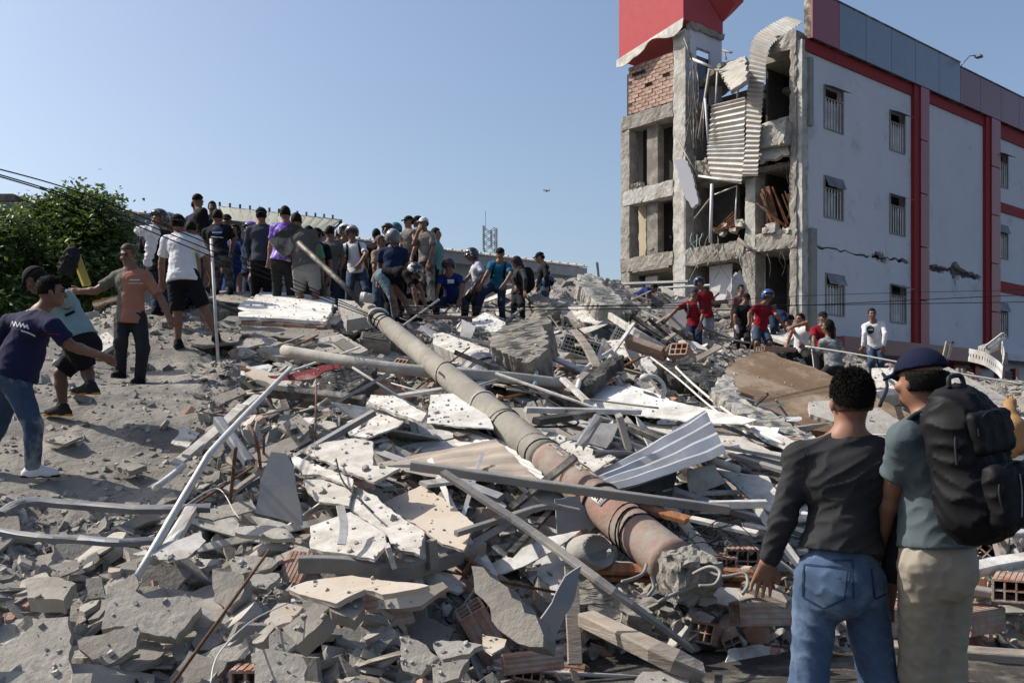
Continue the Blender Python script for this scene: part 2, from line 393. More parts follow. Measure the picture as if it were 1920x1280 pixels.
def wallpoly(name, outer, holes, v0, v1, m, parent=bld, axis='v'):
    """plate in the (u,z) plane between v0 and v1 with holes (axis 'u': plate in (v,z) between u0 and u1)"""
    loops = [[Vector((p[0], p[1], 0)) for p in outer]] + [[Vector((p[0], p[1], 0)) for p in h] for h in holes]
    flat = [p for l in loops for p in l]; tri = tessellate_polygon(loops); n = len(flat)
    f3 = (lambda p, w: (p.x, w, p.y)) if axis == 'v' else (lambda p, w: (w, p.x, p.y))
    V = [f3(p, v0) for p in flat] + [f3(p, v1) for p in flat]
    Fc = []
    for t in tri:
        a, b, c = t
        if (flat[b] - flat[a]).cross(flat[c] - flat[a]).z < 0: a, c = c, a
        if axis == 'u': a, c = c, a
        Fc.append((a, b, c)); Fc.append((c + n, b + n, a + n))
    k = 0
    for l in loops:
        for i in range(len(l)):
            j = (i + 1) % len(l); Fc.append((k + i, k + j, k + j + n, k + i + n))
        k += len(l)
    o = mesh(name, V, Fc, m, parent)
    bm = bmesh.new(); bm.from_mesh(o.data); bmesh.ops.recalc_face_normals(bm, faces=bm.faces); bm.to_mesh(o.data); bm.free()
    return o
def bbox(name, a, b, m, parent=bld):
    mb = MB(); mb.box(a, b); return mb.build(name, m, parent)
def rb(name, a, b, m, seed=0, amp=.03, seg=.16, parent=bld):
    V, Fc = rbox(a, b, seg, amp, seed); return mesh(name, V, Fc, m, parent)
def rect(px0, px1, py0, py1):
    u0, _ = wal(px0, 0); u1, _ = wal(px1, 0); um = (px0 + px1) / 2
    z1 = wal(um, py0)[1]; z0 = wal(um, py1)[1]
    return (u0, z0, u1, z1)
def RP(r): return [(r[0], r[1]), (r[2], r[1]), (r[2], r[3]), (r[0], r[3])]
# windows of the white wall
win = [(1545, 1580, 165, 247), (1545, 1580, 333, 411), (1548, 1582, 514, 592), (1668, 1696, 211, 286), (1668, 1696, 366, 441), (1669, 1698, 534, 606)]
win3 = [(1868, 1889, 288, 351), (1868, 1889, 421, 485), (1868, 1889, 567, 632)]
rnd = random.Random(5)
def crackpoly(pts, w):
    """jagged thin outline around a pixel polyline, w = half widths in m"""
    q = [wal(*p) for p in pts]; out = []; back = []
    for i in range(len(q) - 1):
        for k in range(5):
            t = k / 5; x = q[i][0] * (1 - t) + q[i + 1][0] * t; z = q[i][1] * (1 - t) + q[i + 1][1] * t; ww = w[i] * (1 - t) + w[i + 1] * t
            z += rnd.uniform(-.05, .05); out.append((x, z - ww * rnd.uniform(.5, 1.3) - .006)); back.append((x + .01, z + ww * rnd.uniform(.5, 1.3) + .006))
    out.append((q[-1][0], q[-1][1] - .01)); back.append((q[-1][0] + .005, q[-1][1] + .01))
    return out + back[::-1]
cr1 = crackpoly([(1512, 458), (1530, 461), (1560, 468), (1600, 474), (1632, 480)], [.02, .05, .025, .02, .05])
cr1b = crackpoly([(1634, 481), (1645, 480), (1657, 487), (1664, 484), (1684, 487), (1704, 493)], [.08, .15, .2, .03, .05, .12])
cr2 = crackpoly([(1737, 499), (1760, 504), (1780, 506), (1790, 512), (1800, 510), (1820, 515), (1840, 520)], [.08, .14, .06, .42, .26, .16, .10])
cr1v = [wal(1655, 485), wal(1659, 503), wal(1662, 486)]
sec = [(0.22, 6.97), (7.97, 12.8), (13.98, 34.0)]
ZT, ZB = 13.38, 4.22
wallpoly('wall', [(sec[0][0], ZB), (sec[0][1], ZB), (sec[0][1], ZT), (sec[0][0], ZT)], [RP(rect(*w)) for w in win] + [cr1, cr1b], 0, .22, M_wallw)
wallpoly('wall', [(sec[1][0], ZB), (sec[1][1], ZB), (sec[1][1], ZT), (sec[1][0], ZT)], [cr2], 0, .22, M_wallw)
wallpoly('wall', [(sec[2][0], ZB), (sec[2][1], ZB), (sec[2][1], ZT), (sec[2][0], ZT)], [RP(rect(*w)) for w in win3], 0, .22, M_wallw)
bbox('crack_backing', (.3, .10, 7.0), (6.9, .20, 8.6), M_intd) if False else None
for u0, u1, z0, z1 in ((.4, 3.6, 7.6, 8.1), (4.2, 6.9, 7.6, 8.3), (8.0, 12.7, 7.1, 8.6)):
    rb('torn_brickwork', (u0, .224, z0), (u1, .34, z1), M_dark, 3, .02)
# red pilasters with joints
for (a, b), mm in (((6.97, 7.97), M_redp), ((12.8, 13.98), M_redp)):
    bbox('pilaster', (a, -.14, 3.6), (a + .36, .2, 13.78), M_wallr)
    z = 13.78
    while z > 4.4:
        bbox('pilaster_panel', (a + .372, -.20, z - 1.95), (b, .2, z - .02), mm); z -= 1.97
    mb = MB(); mb.box((a + .36, -.1, 3.6), (b, .2, 4.3)); mb.build('pilaster_base', M_bluep, bld)
bbox('red_band', (.12, -.06, ZT), (6.97, .24, 13.76), M_wallr); bbox('red_band', (7.97, -.06, ZT), (12.8, .24, 13.76), M_wallr); bbox('red_band', (13.98, -.06, ZT - .2), (34, .24, 13.76), M_wallr)
for px, y0, y1 in ((1890, 384, 402), (1890, 530, 550)):
    z1 = wal(px, y0)[1]; z0 = wal(px, y1)[1]; bbox('red_band', (13.98, -.05, z0), (34, -.004, z1), M_wallr)
# parapet cladding
ub = [wal(p, 0)[0] for p in (1512, 1563, 1613, 1661, 1706, 1750, 1790, 1828, 1867, 1901)] + [18, 20.5, 23, 25.5, 28, 30.5, 34]
for i in range(len(ub) - 1):
    m = M_redp if i == 0 else (M_bluep if i < 6 else M_redd)
    top = 15.35 if i < 6 else 15.18
    bbox('parapet_panel', (ub[i] + .012, -.22, 13.78), (ub[i + 1] - .012, -.16, top - .03), m)
bbox('parapet_backing', (ub[0] + .02, -.155, 13.79), (34, .1, 15.12), M_dsteel)
bbox('parapet_coping', (ub[0], -.24, 15.32), (ub[6], .12, 15.37), M_dsteel); bbox('parapet_coping', (ub[6] + .01, -.24, 15.16), (34, .12, 15.21), M_dsteel)
# windows: frame, bars, pane, tilted vent
def window(r, parent=bld, flap=1, k=0):
    u0, z0, u1, z1 = r; w = u1 - u0; h = z1 - z0
    fr = MB(); t = .035
    for a, b in (((u0, z0), (u0 + t, z1)), ((u1 - t, z0), (u1, z1)), ((u0 + t, z0), (u1 - t, z0 + t)), ((u0 + t, z1 - t), (u1 - t, z1)), ((u0 + t, z1 - .30 * h), (u1 - t, z1 - .30 * h + t))):
        fr.box((a[0] - (.03 if a[0] == u0 else 0), -.035, a[1]), (b[0] + (.03 if b[0] == u1 else 0), .03, b[1]))
    f = fr.build('window', M_steel, parent)
    n = 6
    for i in range(n):
        x = u0 + w * (i + .7) / (n + .4); mb = MB(); mb.box((x - .028, .0, z0 + t), (x + .028, .02, z1 - .3 * h)); mb.build('bar', M_whitem, f)
    mb = MB(); mb.box((u0 + .01, .12, z0 + .01), (u1 - .01, .14, z1 - .32 * h)); mb.build('pane', M_paneref if k % 2 == 0 else M_glass, f)
    mb = MB(); zt = z1 - .03; L = .27 * h
    if flap == 1: a = Vector((0, -.35, zt - L * .35)); 
    else: a = Vector((0, -.16, zt - L * .9))
    mb.add([(u0 + .02, -.03, zt), (u1 - .02, -.03, zt), (u1 - .02 + .0, a.y, a.z), (u0 + .02, a.y, a.z),
            (u0 + .02, -.03, zt + .02), (u1 - .02, -.03, zt + .02), (u1 - .02, a.y, a.z + .02), (u0 + .02, a.y, a.z + .02)],
           [(0, 1, 2, 3), (7, 6, 5, 4), (0, 4, 5, 1), (1, 5, 6, 2), (2, 6, 7, 3), (3, 7, 4, 0)])
    mb.build('vent_flap', M_galvd, f)
    return f
M_paneref = mat('pane_reflection_tone', (.45, .46, .50), var=.1, bump=0)  # pane glass, its reflection put into the light grey colour
for k, (w, fl) in enumerate(zip(win + win3, (1, 0, 0, 1, 1, 1, 1, 0, 0))): window(rect(*w), flap=fl, k=k + (k > 2))
for w in ((1660, 1660, 1, 1),): pass
# ground floor below the white wall
bbox('canopy', (1.0, -.9, 3.7), (13.0, .22, 4.2), M_redd); bbox('canopy', (13.0, -.5, 3.95), (34, .22, 4.2), M_wallw)
bbox('ground_floor_wall', (0.3, .25, 0), (34, .4, 4.2), M_wallw)
for px0, px1 in ((1790, 1812), (1830, 1842), (1875, 1885), (1905, 1912)):
    u0 = wal(px0, 0)[0]; u1 = wal(px1, 0)[0]; bbox('red_pillar', (u0, .02, 0), (u1, .248, 3.69), M_redp)
for px0, px1 in ((1813, 1829), (1886, 1903)):
    u0 = wal(px0, 0)[0]; u1 = wal(px1, 0)[0]; lv = bbox('louvre_panel', (u0 + .01, .16, .5), (u1 - .01, .24, 3.6), M_bluep)
    z = .6
    while z < 3.55:
        mb = MB(); mb.add([(u0 + .02, .06, z), (u1 - .02, .06, z), (u1 - .02, .155, z + .08), (u0 + .02, .155, z + .08), (u0 + .02, .06, z + .015), (u1 - .02, .06, z + .015), (u1 - .02, .155, z + .095), (u0 + .02, .155, z + .095)],
                          [(0, 1, 2, 3), (7, 6, 5, 4), (0, 4, 5, 1), (1, 5, 6, 2), (2, 6, 7, 3), (3, 7, 4, 0)]); mb.build('slat', M_steel, lv); z += .12
# shell: roof, floors, back and inner walls
bbox('roof', (2.4, .24, 13.4), (34, 7.88, 13.6), M_conc)
bbox('back_wall', (0.9, 7.9, 0), (34, 8.05, 13.3), M_wallw)
bbox('roof', (.3, .24, 13.42), (2.38, 1.9, 13.6), M_conc)
bbox('end_wall', (33.8, .25, 0), (34, 8.0, 13.4), M_wallw)
for k, z in enumerate((4.2, 7.25, 10.05, 12.95)):
    rb('floor_slab', (.35 if k != 3 else 1.5, .23, z - .2), (6.0, 4.6, z), M_broken, k, .05, .3)
    rb('floor_slab', (.35, 4.72, z - .2), (6.0, 8.0, z), M_broken, k + 9, .03, .3)
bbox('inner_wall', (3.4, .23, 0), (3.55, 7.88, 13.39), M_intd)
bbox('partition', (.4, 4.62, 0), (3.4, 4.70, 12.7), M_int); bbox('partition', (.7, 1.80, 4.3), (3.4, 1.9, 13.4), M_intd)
# ---- columns of the torn facade
def vcol(name, px0, px1, py0, py1, m, du=(-.12, .42), seed=0, amp=.035):
    v1, _ = fac(px0, 0); v0, _ = fac(px1, 0); pm = (px0 + px1) / 2
    return rb(name, (du[0], v0, fac(pm, py1)[1]), (du[1], v1, fac(pm, py0)[1]), m, seed, amp * .34, .10)
def vbeam(name, px0, px1, pyt, pyb, m, du=(-.15, .4), seed=0, amp=.04):
    """beam: heights read at px0"""
    v1, zt = fac(px0, pyt); v0, _ = fac(px1, 0); zb = fac(px0, pyb)[1]
    return rb(name, (du[0], v0, zb), (du[1], v1, zt), m, seed, amp * .42, .10)
vcol('column', 1168, 1184, 222, 620, M_broken, seed=1, amp=.05)
vcol('column', 1266, 1289, 60, 560, M_brokenw, seed=2, amp=.04)
vcol('column', 1401, 1420, 335, 470, M_brokenw, seed=3)
vcol('column', 1396, 1420, 470, 600, M_broken, seed=4, amp=.06)
vcol('column', 1484, 1497, 60, 620, M_broken, seed=5, amp=.08)
vcol('white_corner_strip', 1494, 1506, 75, 640, M_brokenw, du=(-.06, .3), seed=6, amp=.04)
bbox('downpipe_channel', (.25, -.12, 11.0), (.45, -.004, 13.2), M_steel); bbox('downpipe_channel', (.3, -.14, 3.8), (.62, -.004, 7.7), M_steel)
vcol('mullion', 1208, 1228, 218, 348, M_int, du=(.15, .5), seed=7, amp=.01); vcol('mullion', 1208, 1228, 348, 480, M_int, du=(.15, .5), seed=8, amp=.01)
vbeam('beam', 1170, 1266, 222, 248, M_broken, seed=10, amp=.06); vbeam('beam', 1172, 1266, 360, 388, M_brokenw, seed=11, amp=.05)
vbeam('beam', 1168, 1266, 487, 512, M_broken, seed=12, amp=.06); 
vbeam('beam', 1289, 1400, 468, 500, M_broken, seed=13, amp=.08); vbeam('beam', 1420, 1500, 441, 475, M_broken, seed=14, amp=.09)
vbeam('beam', 1289, 1345, 303, 340, M_broken, seed=15, amp=.1, du=(.1, .6)); vbeam('broken_floor_edge', 1420, 1488, 250, 290, M_light, seed=16, amp=.12, du=(-.5, 1.4))
vbeam('beam', 1438, 1497, 76, 108, M_broken, seed=17, amp=.12, du=(-.1, .6)); vbeam('broken_floor_edge', 1425, 1480, 236, 248, M_light, seed=18, amp=.06, du=(-.2, 1.2))
vbeam('beam', 1190, 1258, 502, 512, M_broken, seed=19)
# shade-toned and cream rooms of the left bays
def fpanel(name, px0, px1, py0, py1, m, u):
    v1, z1 = fac(px0, py0, u); v0, z0 = fac(px1, py1, u)
    return bbox(name, (u, v0, z0), (u + .06, v1, z1), m)
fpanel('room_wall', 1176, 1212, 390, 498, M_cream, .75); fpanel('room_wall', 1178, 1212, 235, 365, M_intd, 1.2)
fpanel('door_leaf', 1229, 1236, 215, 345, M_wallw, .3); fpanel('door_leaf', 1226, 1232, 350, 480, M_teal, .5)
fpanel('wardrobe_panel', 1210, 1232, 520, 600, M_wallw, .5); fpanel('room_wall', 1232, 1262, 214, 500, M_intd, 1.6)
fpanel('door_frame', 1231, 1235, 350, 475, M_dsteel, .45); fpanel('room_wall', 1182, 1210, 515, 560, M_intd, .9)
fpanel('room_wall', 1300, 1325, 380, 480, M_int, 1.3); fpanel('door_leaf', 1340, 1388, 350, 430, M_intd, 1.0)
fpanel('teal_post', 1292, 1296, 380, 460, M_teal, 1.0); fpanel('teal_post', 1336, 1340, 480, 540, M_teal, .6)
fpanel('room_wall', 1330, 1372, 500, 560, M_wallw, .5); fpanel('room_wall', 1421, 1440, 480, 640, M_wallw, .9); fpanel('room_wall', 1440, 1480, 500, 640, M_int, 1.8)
# brick panel high on the left bay: every brick its own piece
v1, zt = fac(1180, 128); v0, _ = fac(1264, 0); zb = fac(1180, 216)[1]
bbox('brick_backing', (.06, v0, zb), (.2, v1, zt), M_dark)
rows = 13; rh = (zt - zb) / rows; bl = (v1 - v0) / 6.5
bm_v = []
bk = MB(); bk.box((-.05, -bl / 2 + .012, -rh / 2 + .010), (.055, bl / 2 - .012, rh / 2 - .010)); bk0 = None
rr = random.Random(4)
for r in range(rows):
    off = (r % 2) * .5
    for c in range(-1, 7):
        va = v0 + (c + off) * bl; vb = va + bl; va2 = max(va, v0); vb2 = min(vb, v1)
        if vb2 - va2 < bl * .3: continue
        if rr.random() < .03: continue
        if bk0 is None: bk0 = bk.build('brick', M_brickw, bld); b_ = bk0
        else: b_ = bk0.copy(); COL.objects.link(b_); b_.parent = bld
        b_.location = (rr.uniform(-.012, .012), (va2 + vb2) / 2, zb + (r + .5) * rh); b_.scale = (1, (vb2 - va2) / bl, 1); b_.rotation_euler = (rr.uniform(-.02, .02), 0, rr.uniform(-.03, .03))
# the red rooftop box with its white lower room and peeling flashing
zr = fac(1172, 122)[1]; zw = 12.6
bbox('tower_wall', (.2, 5.0, zw), (2.35, 5.18, 15.9), M_wallw) if False else None
wallpoly('tower_wall', [(.14, zw), (1.97, zw), (1.97, 15.75), (.14, 15.75)], [[(.5, 13.0), (1.4, 13.0), (1.4, 14.95), (.5, 14.95)]], 4.72, 4.9, M_wallw)
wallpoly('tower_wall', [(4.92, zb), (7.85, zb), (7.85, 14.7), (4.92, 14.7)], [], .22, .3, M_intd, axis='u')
bbox('tower_window_pane', (.51, 4.82, 13.01), (1.39, 4.85, 14.7), M_glass); bbox('tower_window_frame', (1.29, 4.70, 13.0), (1.39, 4.80, 14.95), M_wallw)
zr0 = 15.1
mb = MB(); Zt = 20.5
L = [(-.28, 7.8), (1.98, 7.8), (1.98, 4.68), (-.28, 4.68)]
# lower edge climbs towards the corner like the torn flashing
mb.add([(-.28, 7.8, zr0), (1.98, 7.8, zr0), (1.98, 4.68, 15.75), (-.28, 4.68, 15.75)] + [(a, b, Zt) for a, b in L], [(0, 3, 7, 4), (3, 2, 6, 7), (2, 1, 5, 6), (1, 0, 4, 5), (4, 7, 6, 5), (0, 1, 2, 3)])
mb.build('rooftop_box', M_tower, bld)
mb = MB(); mb.add([(.35, 4.66, 17.4), (.35, 4.66, Zt), (2.45, 4.66, Zt), (2.45, 4.66, 16.6), (1.97, 4.66, 16.2), (.35, 4.1, 17.9), (.35, 4.1, Zt), (2.45, 4.1, Zt), (2.45, 4.1, 16.9), (1.97, 4.1, 16.7)],
                  [(0, 1, 2, 3, 4), (9, 8, 7, 6, 5), (0, 5, 6, 1), (1, 6, 7, 2), (2, 7, 8, 3), (3, 8, 9, 4), (4, 9, 5, 0)])
mb.build('rooftop_overhang', M_tower, bld)
fl = MB(); N = 14; prev = None; V = []; Fc = []
for i in range(N + 1):
    t = i / N; v = 7.9 - t * 3.25; z = 15.12 + t * .62 + .02
    dr = .28 + .18 * math.sin(t * 9) + (.1 if .3 < t < .5 else 0)
    V += [(-.32, v, z), (-.34 - .10 * abs(math.sin(t * 7)), v - .02, z - dr)]
for i in range(N): Fc.append((2 * i, 2 * i + 1, 2 * i + 3, 2 * i + 2))
o = mesh('torn_flashing', V, Fc, M_brokenw, bld); o.modifiers.new('s', 'SOLIDIFY').thickness = .03
rb('ring_beam', (-.1, 4.7, 15.35), (2.4, 4.9, 15.74), M_broken, 33, .05) if False else rb('ring_beam', (.1, 4.6, 15.5), (2.0, 4.70, 15.72), M_broken, 33, .05)
# collapsed roof sheets and concrete in the middle bay
for k, (pl, dep, tilt, mm) in enumerate(((((1300, 165), (1350, 118), (1392, 108), (1398, 140), (1345, 180), (1305, 200)), .9, (-.2, .2, 1), M_conc),
                       (((1345, 125), (1398, 105), (1400, 150), (1370, 170)), .4, (-.7, .1, .7), M_light),
                       (((1290, 200), (1400, 190), (1400, 235), (1300, 250)), 1.5, (-.9, .1, .4), M_intd),
                       (((1440, 235), (1485, 215), (1488, 245), (1445, 255)), .3, (-.6, -.2, .7), M_light),
                       (((1425, 262), (1480, 250), (1478, 290), (1423, 305)), -.25, (-.8, -.2, .3), M_light))):
    v, z = fac(pl[0][0], pl[0][1], dep); o_ = BC + d1 * dep + d2 * v + Vector((0, 0, z)); n = (d1 * tilt[0] + d2 * tilt[1] + Vector((0, 0, tilt[2]))).normalized()
    M = frame_from(o_, n, d2); Mi = M.inverted(); q = [Mi @ plane_hit(a, b, o_, n) for a, b in pl]
    rough_slab('fallen_slab', [(p.x, p.y) for p in q], .14, bld.matrix_world.inverted() @ M if False else (Matrix.Translation(-BC) @ M), mm, 40 + k, .04, .1, None)
    s = bpy.context.scene.objects[-1] if False else COL.objects[-1]
    s.parent = bld; s.matrix_parent_inverse = Matrix.Identity(4); s.matrix_basis = Matrix.Rotation(-math.atan2(d1.y, d1.x), 4, 'Z') @ Matrix.Translation(-BC) @ M
# hanging cables, rods and reinforcement in the openings
def facp(px, py, u): v, z = fac(px, py, u); return Vector((u, v, z))
def hang(name, ptspx, r, m, parent=bld, sm=5):
    mb = MB(); mb.tube(smooth_pts([facp(*p) for p in ptspx], sm), r, 5); return mb.build(name, m, parent, True)
rh_ = random.Random(8)
for k in range(9):
    x = rh_.uniform(1293, 1322); x2 = x + rh_.uniform(-25, 15); y0 = rh_.uniform(110, 160)
    hang('hanging_cable', [(x, y0, -.1), (x + rh_.uniform(-6, 6), y0 + 60, -.25), (x2, rh_.uniform(230, 330), -.3)], .018, M_dsteel)
for k in range(14):
    x = rh_.uniform(1290, 1400); y0 = fac and 445 + rh_.uniform(-8, 20); L_ = rh_.uniform(25, 90)
    hang('hanging_cable', [(x, y0, -.2), (x + rh_.uniform(-12, 12), y0 + L_ * .4, -.35), (x + rh_.uniform(-6, 10), y0 + L_ * .7, -.3), (x + rh_.uniform(-14, 22), y0 + L_, -.3)], .010, M_wirew if k % 2 else M_dsteel)
for k in range(10):
    x = rh_.uniform(1425, 1480); y0 = rh_.choice([245, 300, 350, 470]); L_ = rh_.uniform(20, 70)
    hang('hanging_cable', [(x, y0, -.05), (x + rh_.uniform(-12, 12), y0 + L_ * .5, -.1), (x + rh_.uniform(-10, 14), y0 + L_, 0)], .012, M_dsteel)
for a, b, r, m in (((1296, 110, -.3), (1332, 125, -.4), .05, M_whitem), ((1328, 130, -.3), (1400, 136, -.3), .04, M_steel), ((1330, 132, -.3), (1310, 260, -.5), .05, M_steel), ((1345, 135, -.3), (1342, 195, -.3), .035, M_whitem),
                   ((1387, 133, -.3), (1382, 190, -.3), .035, M_steel), ((1283, 72, -.3), (1297, 112, -.35), .03, M_dsteel), ((1355, 95, .5), (1372, 99, .3), .04, M_steel), ((1358, 97, .5), (1362, 112, .4), .03, M_steel),
                   ((1269, 260, -.3), (1310, 330, -.5), .03, M_steel), ((1310, 330, -.5), (1385, 342, -.6), .04, M_whitem), ((1335, 345, -.4), (1332, 455, -.3), .06, M_wallw), ((1340, 365, -.2), (1382, 348, -.1), .025, M_whitem), ((1382, 348, -.1), (1378, 420, -.1), .025, M_whitem),
                   ((1322, 185, -.5), (1328, 265, -.6), .04, M_wallw), ((1302, 410, -.3), (1333, 370, -.4), .03, M_steel), ((1295, 460, -.3), (1320, 441, -.2), .02, M_teal), ((1283, 350, -.3), (1283, 465, -.3), .012, M_rust),
                   ((1385, 448, -.4), (1410, 470, -.5), .06, M_conc), ((1320, 190, -.5), (1318, 290, -.5), .025, M_dsteel), ((1300, 210, -.4), (1302, 300, -.5), .02, M_dsteel)):
    hang('bent_rod', [a, b], r, m, sm=1)
def fslab(name, poly, u, m, thick=.12, parent=None, n=None, seed=0, label=None, cat=None, jit=.02, group=None):
    v, z = fac(poly[0][0], poly[0][1], u); o_ = BC + d1 * u + d2 * v + Vector((0, 0, z)); nn = n or (-d1)
    M = frame_from(o_, nn, d2); Mi = M.inverted(); q = [Mi @ plane_hit(a, b, o_, nn) for a, b in poly]
    o = rough_slab(name, [(p.x, p.y) for p in q], thick, M, m, seed, jit, .08)
    return tag(o, label, cat, group)
fslab('hanging_wall_piece', [(1263, 300), (1280, 297), (1290, 303), (1306, 358), (1309, 382), (1297, 390), (1285, 370)], -.5, M_wallw, .25, n=(-d1 + d2 * -.35).normalized(), seed=3, label='grey-white wall piece dangling beside the second column of the torn facade', cat='wall piece')
# leaning broken timber and wardrobe in the right bay, brown rubble in the middle bay
def tbar(name, a, b, w, h, m): mb = MB(); mb.prism(facp(*a), facp(*b), w, h); return mb.build(name, m, bld)
for k in range(9):
    x = 1424 + k * 6.5; tbar('splintered_board', (x + rh_.uniform(-4, 4), 352 + rh_.uniform(-10, 18), -.2 + .05 * k), (x + 22 + rh_.uniform(-5, 5), 425 + rh_.uniform(-12, 8), .3), .12, .04, M_woodb)
for k in range(7):
    x = 1415 + k * 4; tbar('splintered_board', (x, 378 + k * 3, -.35), (x + 38, 412 + k * 3 - 2, .2), .08, .04, M_wood if k % 2 else M_woodb)
for k in range(6):
    tbar('splintered_board', (1338 + k * 6, 436 - k * 2, -.25), (1375 + k * 3, 398 + k * 4, .1), .14, .05, M_woodb)
for k, (x, y, s) in enumerate(((1345, 432, .3), (1360, 425, .25), (1390, 420, .35), (1378, 430, .3), (1355, 440, .25), (1450, 428, .35), (1440, 434, .25), (1462, 436, .2), (1475, 432, .25), (1190, 350, .2), (1200, 347, .22), (1222, 470, .12), (1330, 300, .2), (1440, 240, .3), (1470, 238, .25), (1395, 120, .25))):
    v, z = fac(x, y, -.1); rb('chunk', (-.1 - s / 2, v - s / 2, z - s * .4), (-.1 + s / 2, v + s / 2, z + s * .4), M_light if k % 3 else M_rustsheet, 60 + k, .08, .12)
# ---- the two corrugated roof sheets hanging from the torn roof
def corr_sheet(name, L, R, m, n_rib, depth, label, cat, thick=.006, sub=4, group=None, ribs_along=False):
    """sheet between two 3D polylines L and R (same count); ribs run across (L->R) unless ribs_along"""
    Ls = smooth_pts(L, 8); Rs = smooth_pts(R, 8); n = len(Ls)
    if not ribs_along:
        # resample along length so that each rib gets `sub` steps
        m_ = n_rib * sub; V = []; 
        def samp(A, t): 
            x = t * (n - 1); i = min(int(x), n - 2); return A[i].lerp(A[i + 1], x - i)
        for i in range(m_ + 1):
            t = i / m_; a = samp(Ls, t); b = samp(Rs, t); a2 = samp(Ls, min(1, t + .01)); a1 = samp(Ls, max(0, t - .01))
            nn = (a2 - a1).cross(b - a).normalized(); off = depth * math.sin(2 * math.pi * i / sub)
            for j in range(4): V.append(a.lerp(b, j / 3) + nn * (off + .01 * mnoise.noise(Vector((i * .3, j, 1)))))
        w = 4; cnt = m_ + 1
    else:
        w = n_rib * sub + 1; cnt = n; V = []
        for i in range(n):
            a, b = Ls[i], Rs[i]; a2 = Ls[min(i + 1, n - 1)]; a1 = Ls[max(0, i - 1)]; nn = (a2 - a1).cross(b - a).normalized()
            for j in range(w):
                V.append(a.lerp(b, j / (w - 1)) + nn * (depth * math.sin(2 * math.pi * j / sub) + .012 * mnoise.noise(Vector((i * .35, j * .2, 2)))))
    Fc = [(i * w + j, i * w + j + 1, (i + 1) * w + j + 1, (i + 1) * w + j) for i in range(cnt - 1) for j in range(w - 1)]
    o = mesh(name, V, Fc, m, None, smooth=False); s = o.modifiers.new('s', 'SOLIDIFY'); s.thickness = thick
    return tag(o, label, cat, group)
def FW(px, py, u): v, z = fac(px, py, u); return BC + d1 * u + d2 * v + Vector((0, 0, z))
corr_sheet('corrugated_sheet', [FW(1474, 32, .6), FW(1440, 50, .1), FW(1410, 78, -.4), FW(1404, 140, -.7), FW(1400, 200, -.7), FW(1398, 270, -.7), FW(1391, 330, -.7)],
           [FW(1506, 42, .6), FW(1470, 66, .1), FW(1443, 92, -.4), FW(1434, 145, -.7), FW(1429, 205, -.7), FW(1424, 270, -.7), FW(1421, 330, -.7)],
           M_galv, 44, .035, 'long corrugated metal strip peeling over the roof edge and hanging down', 'metal sheet')
corr_sheet('corrugated_sheet', [FW(1334, 198, -.35), FW(1330, 250, -.4), FW(1326, 290, -.45), FW(1335, 338, -.5)],
           [FW(1398, 182, -.35), FW(1396, 240, -.4), FW(1396, 290, -.45), FW(1390, 345, -.5)],
           M_galv, 17, .04, 'wide corrugated metal sheet hanging behind the long strip above the second floor', 'metal sheet')
# roof lamp and bracket
lp = empty('parapet_lamp', BC + d1 * 0, 0, 'small flood lamp on an arm above the grey and red parapet panels', 'lamp'); lp.rotation_euler = bld.rotation_euler
mb = MB(); u_, z_ = wal(1791, 128); mb.tube([(u_, -.1, z_ - .1), (u_ + .1, -.5, z_ + .35), (u_ + .3, -.7, z_ + .38)], .02, 6); mb.build('arm', M_dsteel, lp)
mb = MB(); mb.box((u_ + .25, -.85, z_ + .3), (u_ + .52, -.62, z_ + .38)); mb.build('lamp_head', M_galvd, lp)
# ------------------------------------------------------------------ low building with sheet roof behind the crowd
M_far = mat('blue_grey_wall', (.17, .19, .215), bump=.2, var=.2, objvar=.1)
M_farroof = mat('pale_roof_sheet', (.42, .42, .40), bump=.1, var=.15, objvar=.12, rough=.5, dust=.2)
M_trans = mat('translucent_sheet', (.48, .47, .36), bump=0, var=.1, objvar=.12, rough=.5)
A = Vector((-17.5, 32.5, 0)); B = Vector((3.2, 47.8, 0)); dr = (B - A).normalized(); Lr = (B - A).length
fb = empty('low_building', A, math.atan2(dr.y, dr.x), 'long blue-grey building with a sheet roof behind the crowd', 'building')
# local x along, y away
def fbox_(name, a, b, m): mb = MB(); mb.box(a, b); return mb.build(name, m, fb)
fbox_('wall', (0, 0, 0), (Lr, 8, 8.55), M_far)
n = 52; w = Lr / n
for i in range(n):
    x0 = i * w
    mb = MB(); mb.add([(x0 + .02, -.7, 8.72), (x0 + w - .02, -.7, 8.72), (x0 + w - .02, 8, 10.0), (x0 + .02, 8, 10.0), (x0 + .02, -.7, 8.78), (x0 + w - .02, -.7, 8.78), (x0 + w - .02, 8, 10.06), (x0 + .02, 8, 10.06)],
                      [(3, 2, 1, 0), (4, 5, 6, 7), (0, 1, 5, 4), (1, 2, 6, 5), (2, 3, 7, 6), (3, 0, 4, 7)])
    mb.box((x0 - .05, -.72, 8.80), (x0 + .05, 8, 8.81)) if False else None
    s = mb.build('roof_sheet', M_farroof, fb)
    mb = MB(); mb.prism((x0 + w / 2, -.7, 8.80), (x0 + w / 2, 7.9, 10.08), .09, .09); mb.build('roof_rib', M_farroof, fb) if i % 1 == 0 else None
fbox_('fascia', (0, -.62, 8.25), (Lr, -.55, 8.70), M_far)
for i in range(9):
    x0 = 3 + i * 2.6; f = fbox_('window', (x0, -.03, 6.3), (x0 + 1.3, .02, 7.7), M_farroof)
    mb = MB(); mb.box((x0 + .08, -.05, 6.38), (x0 + 1.22, -.035, 7.62)); mb.build('pane', M_glass, f)
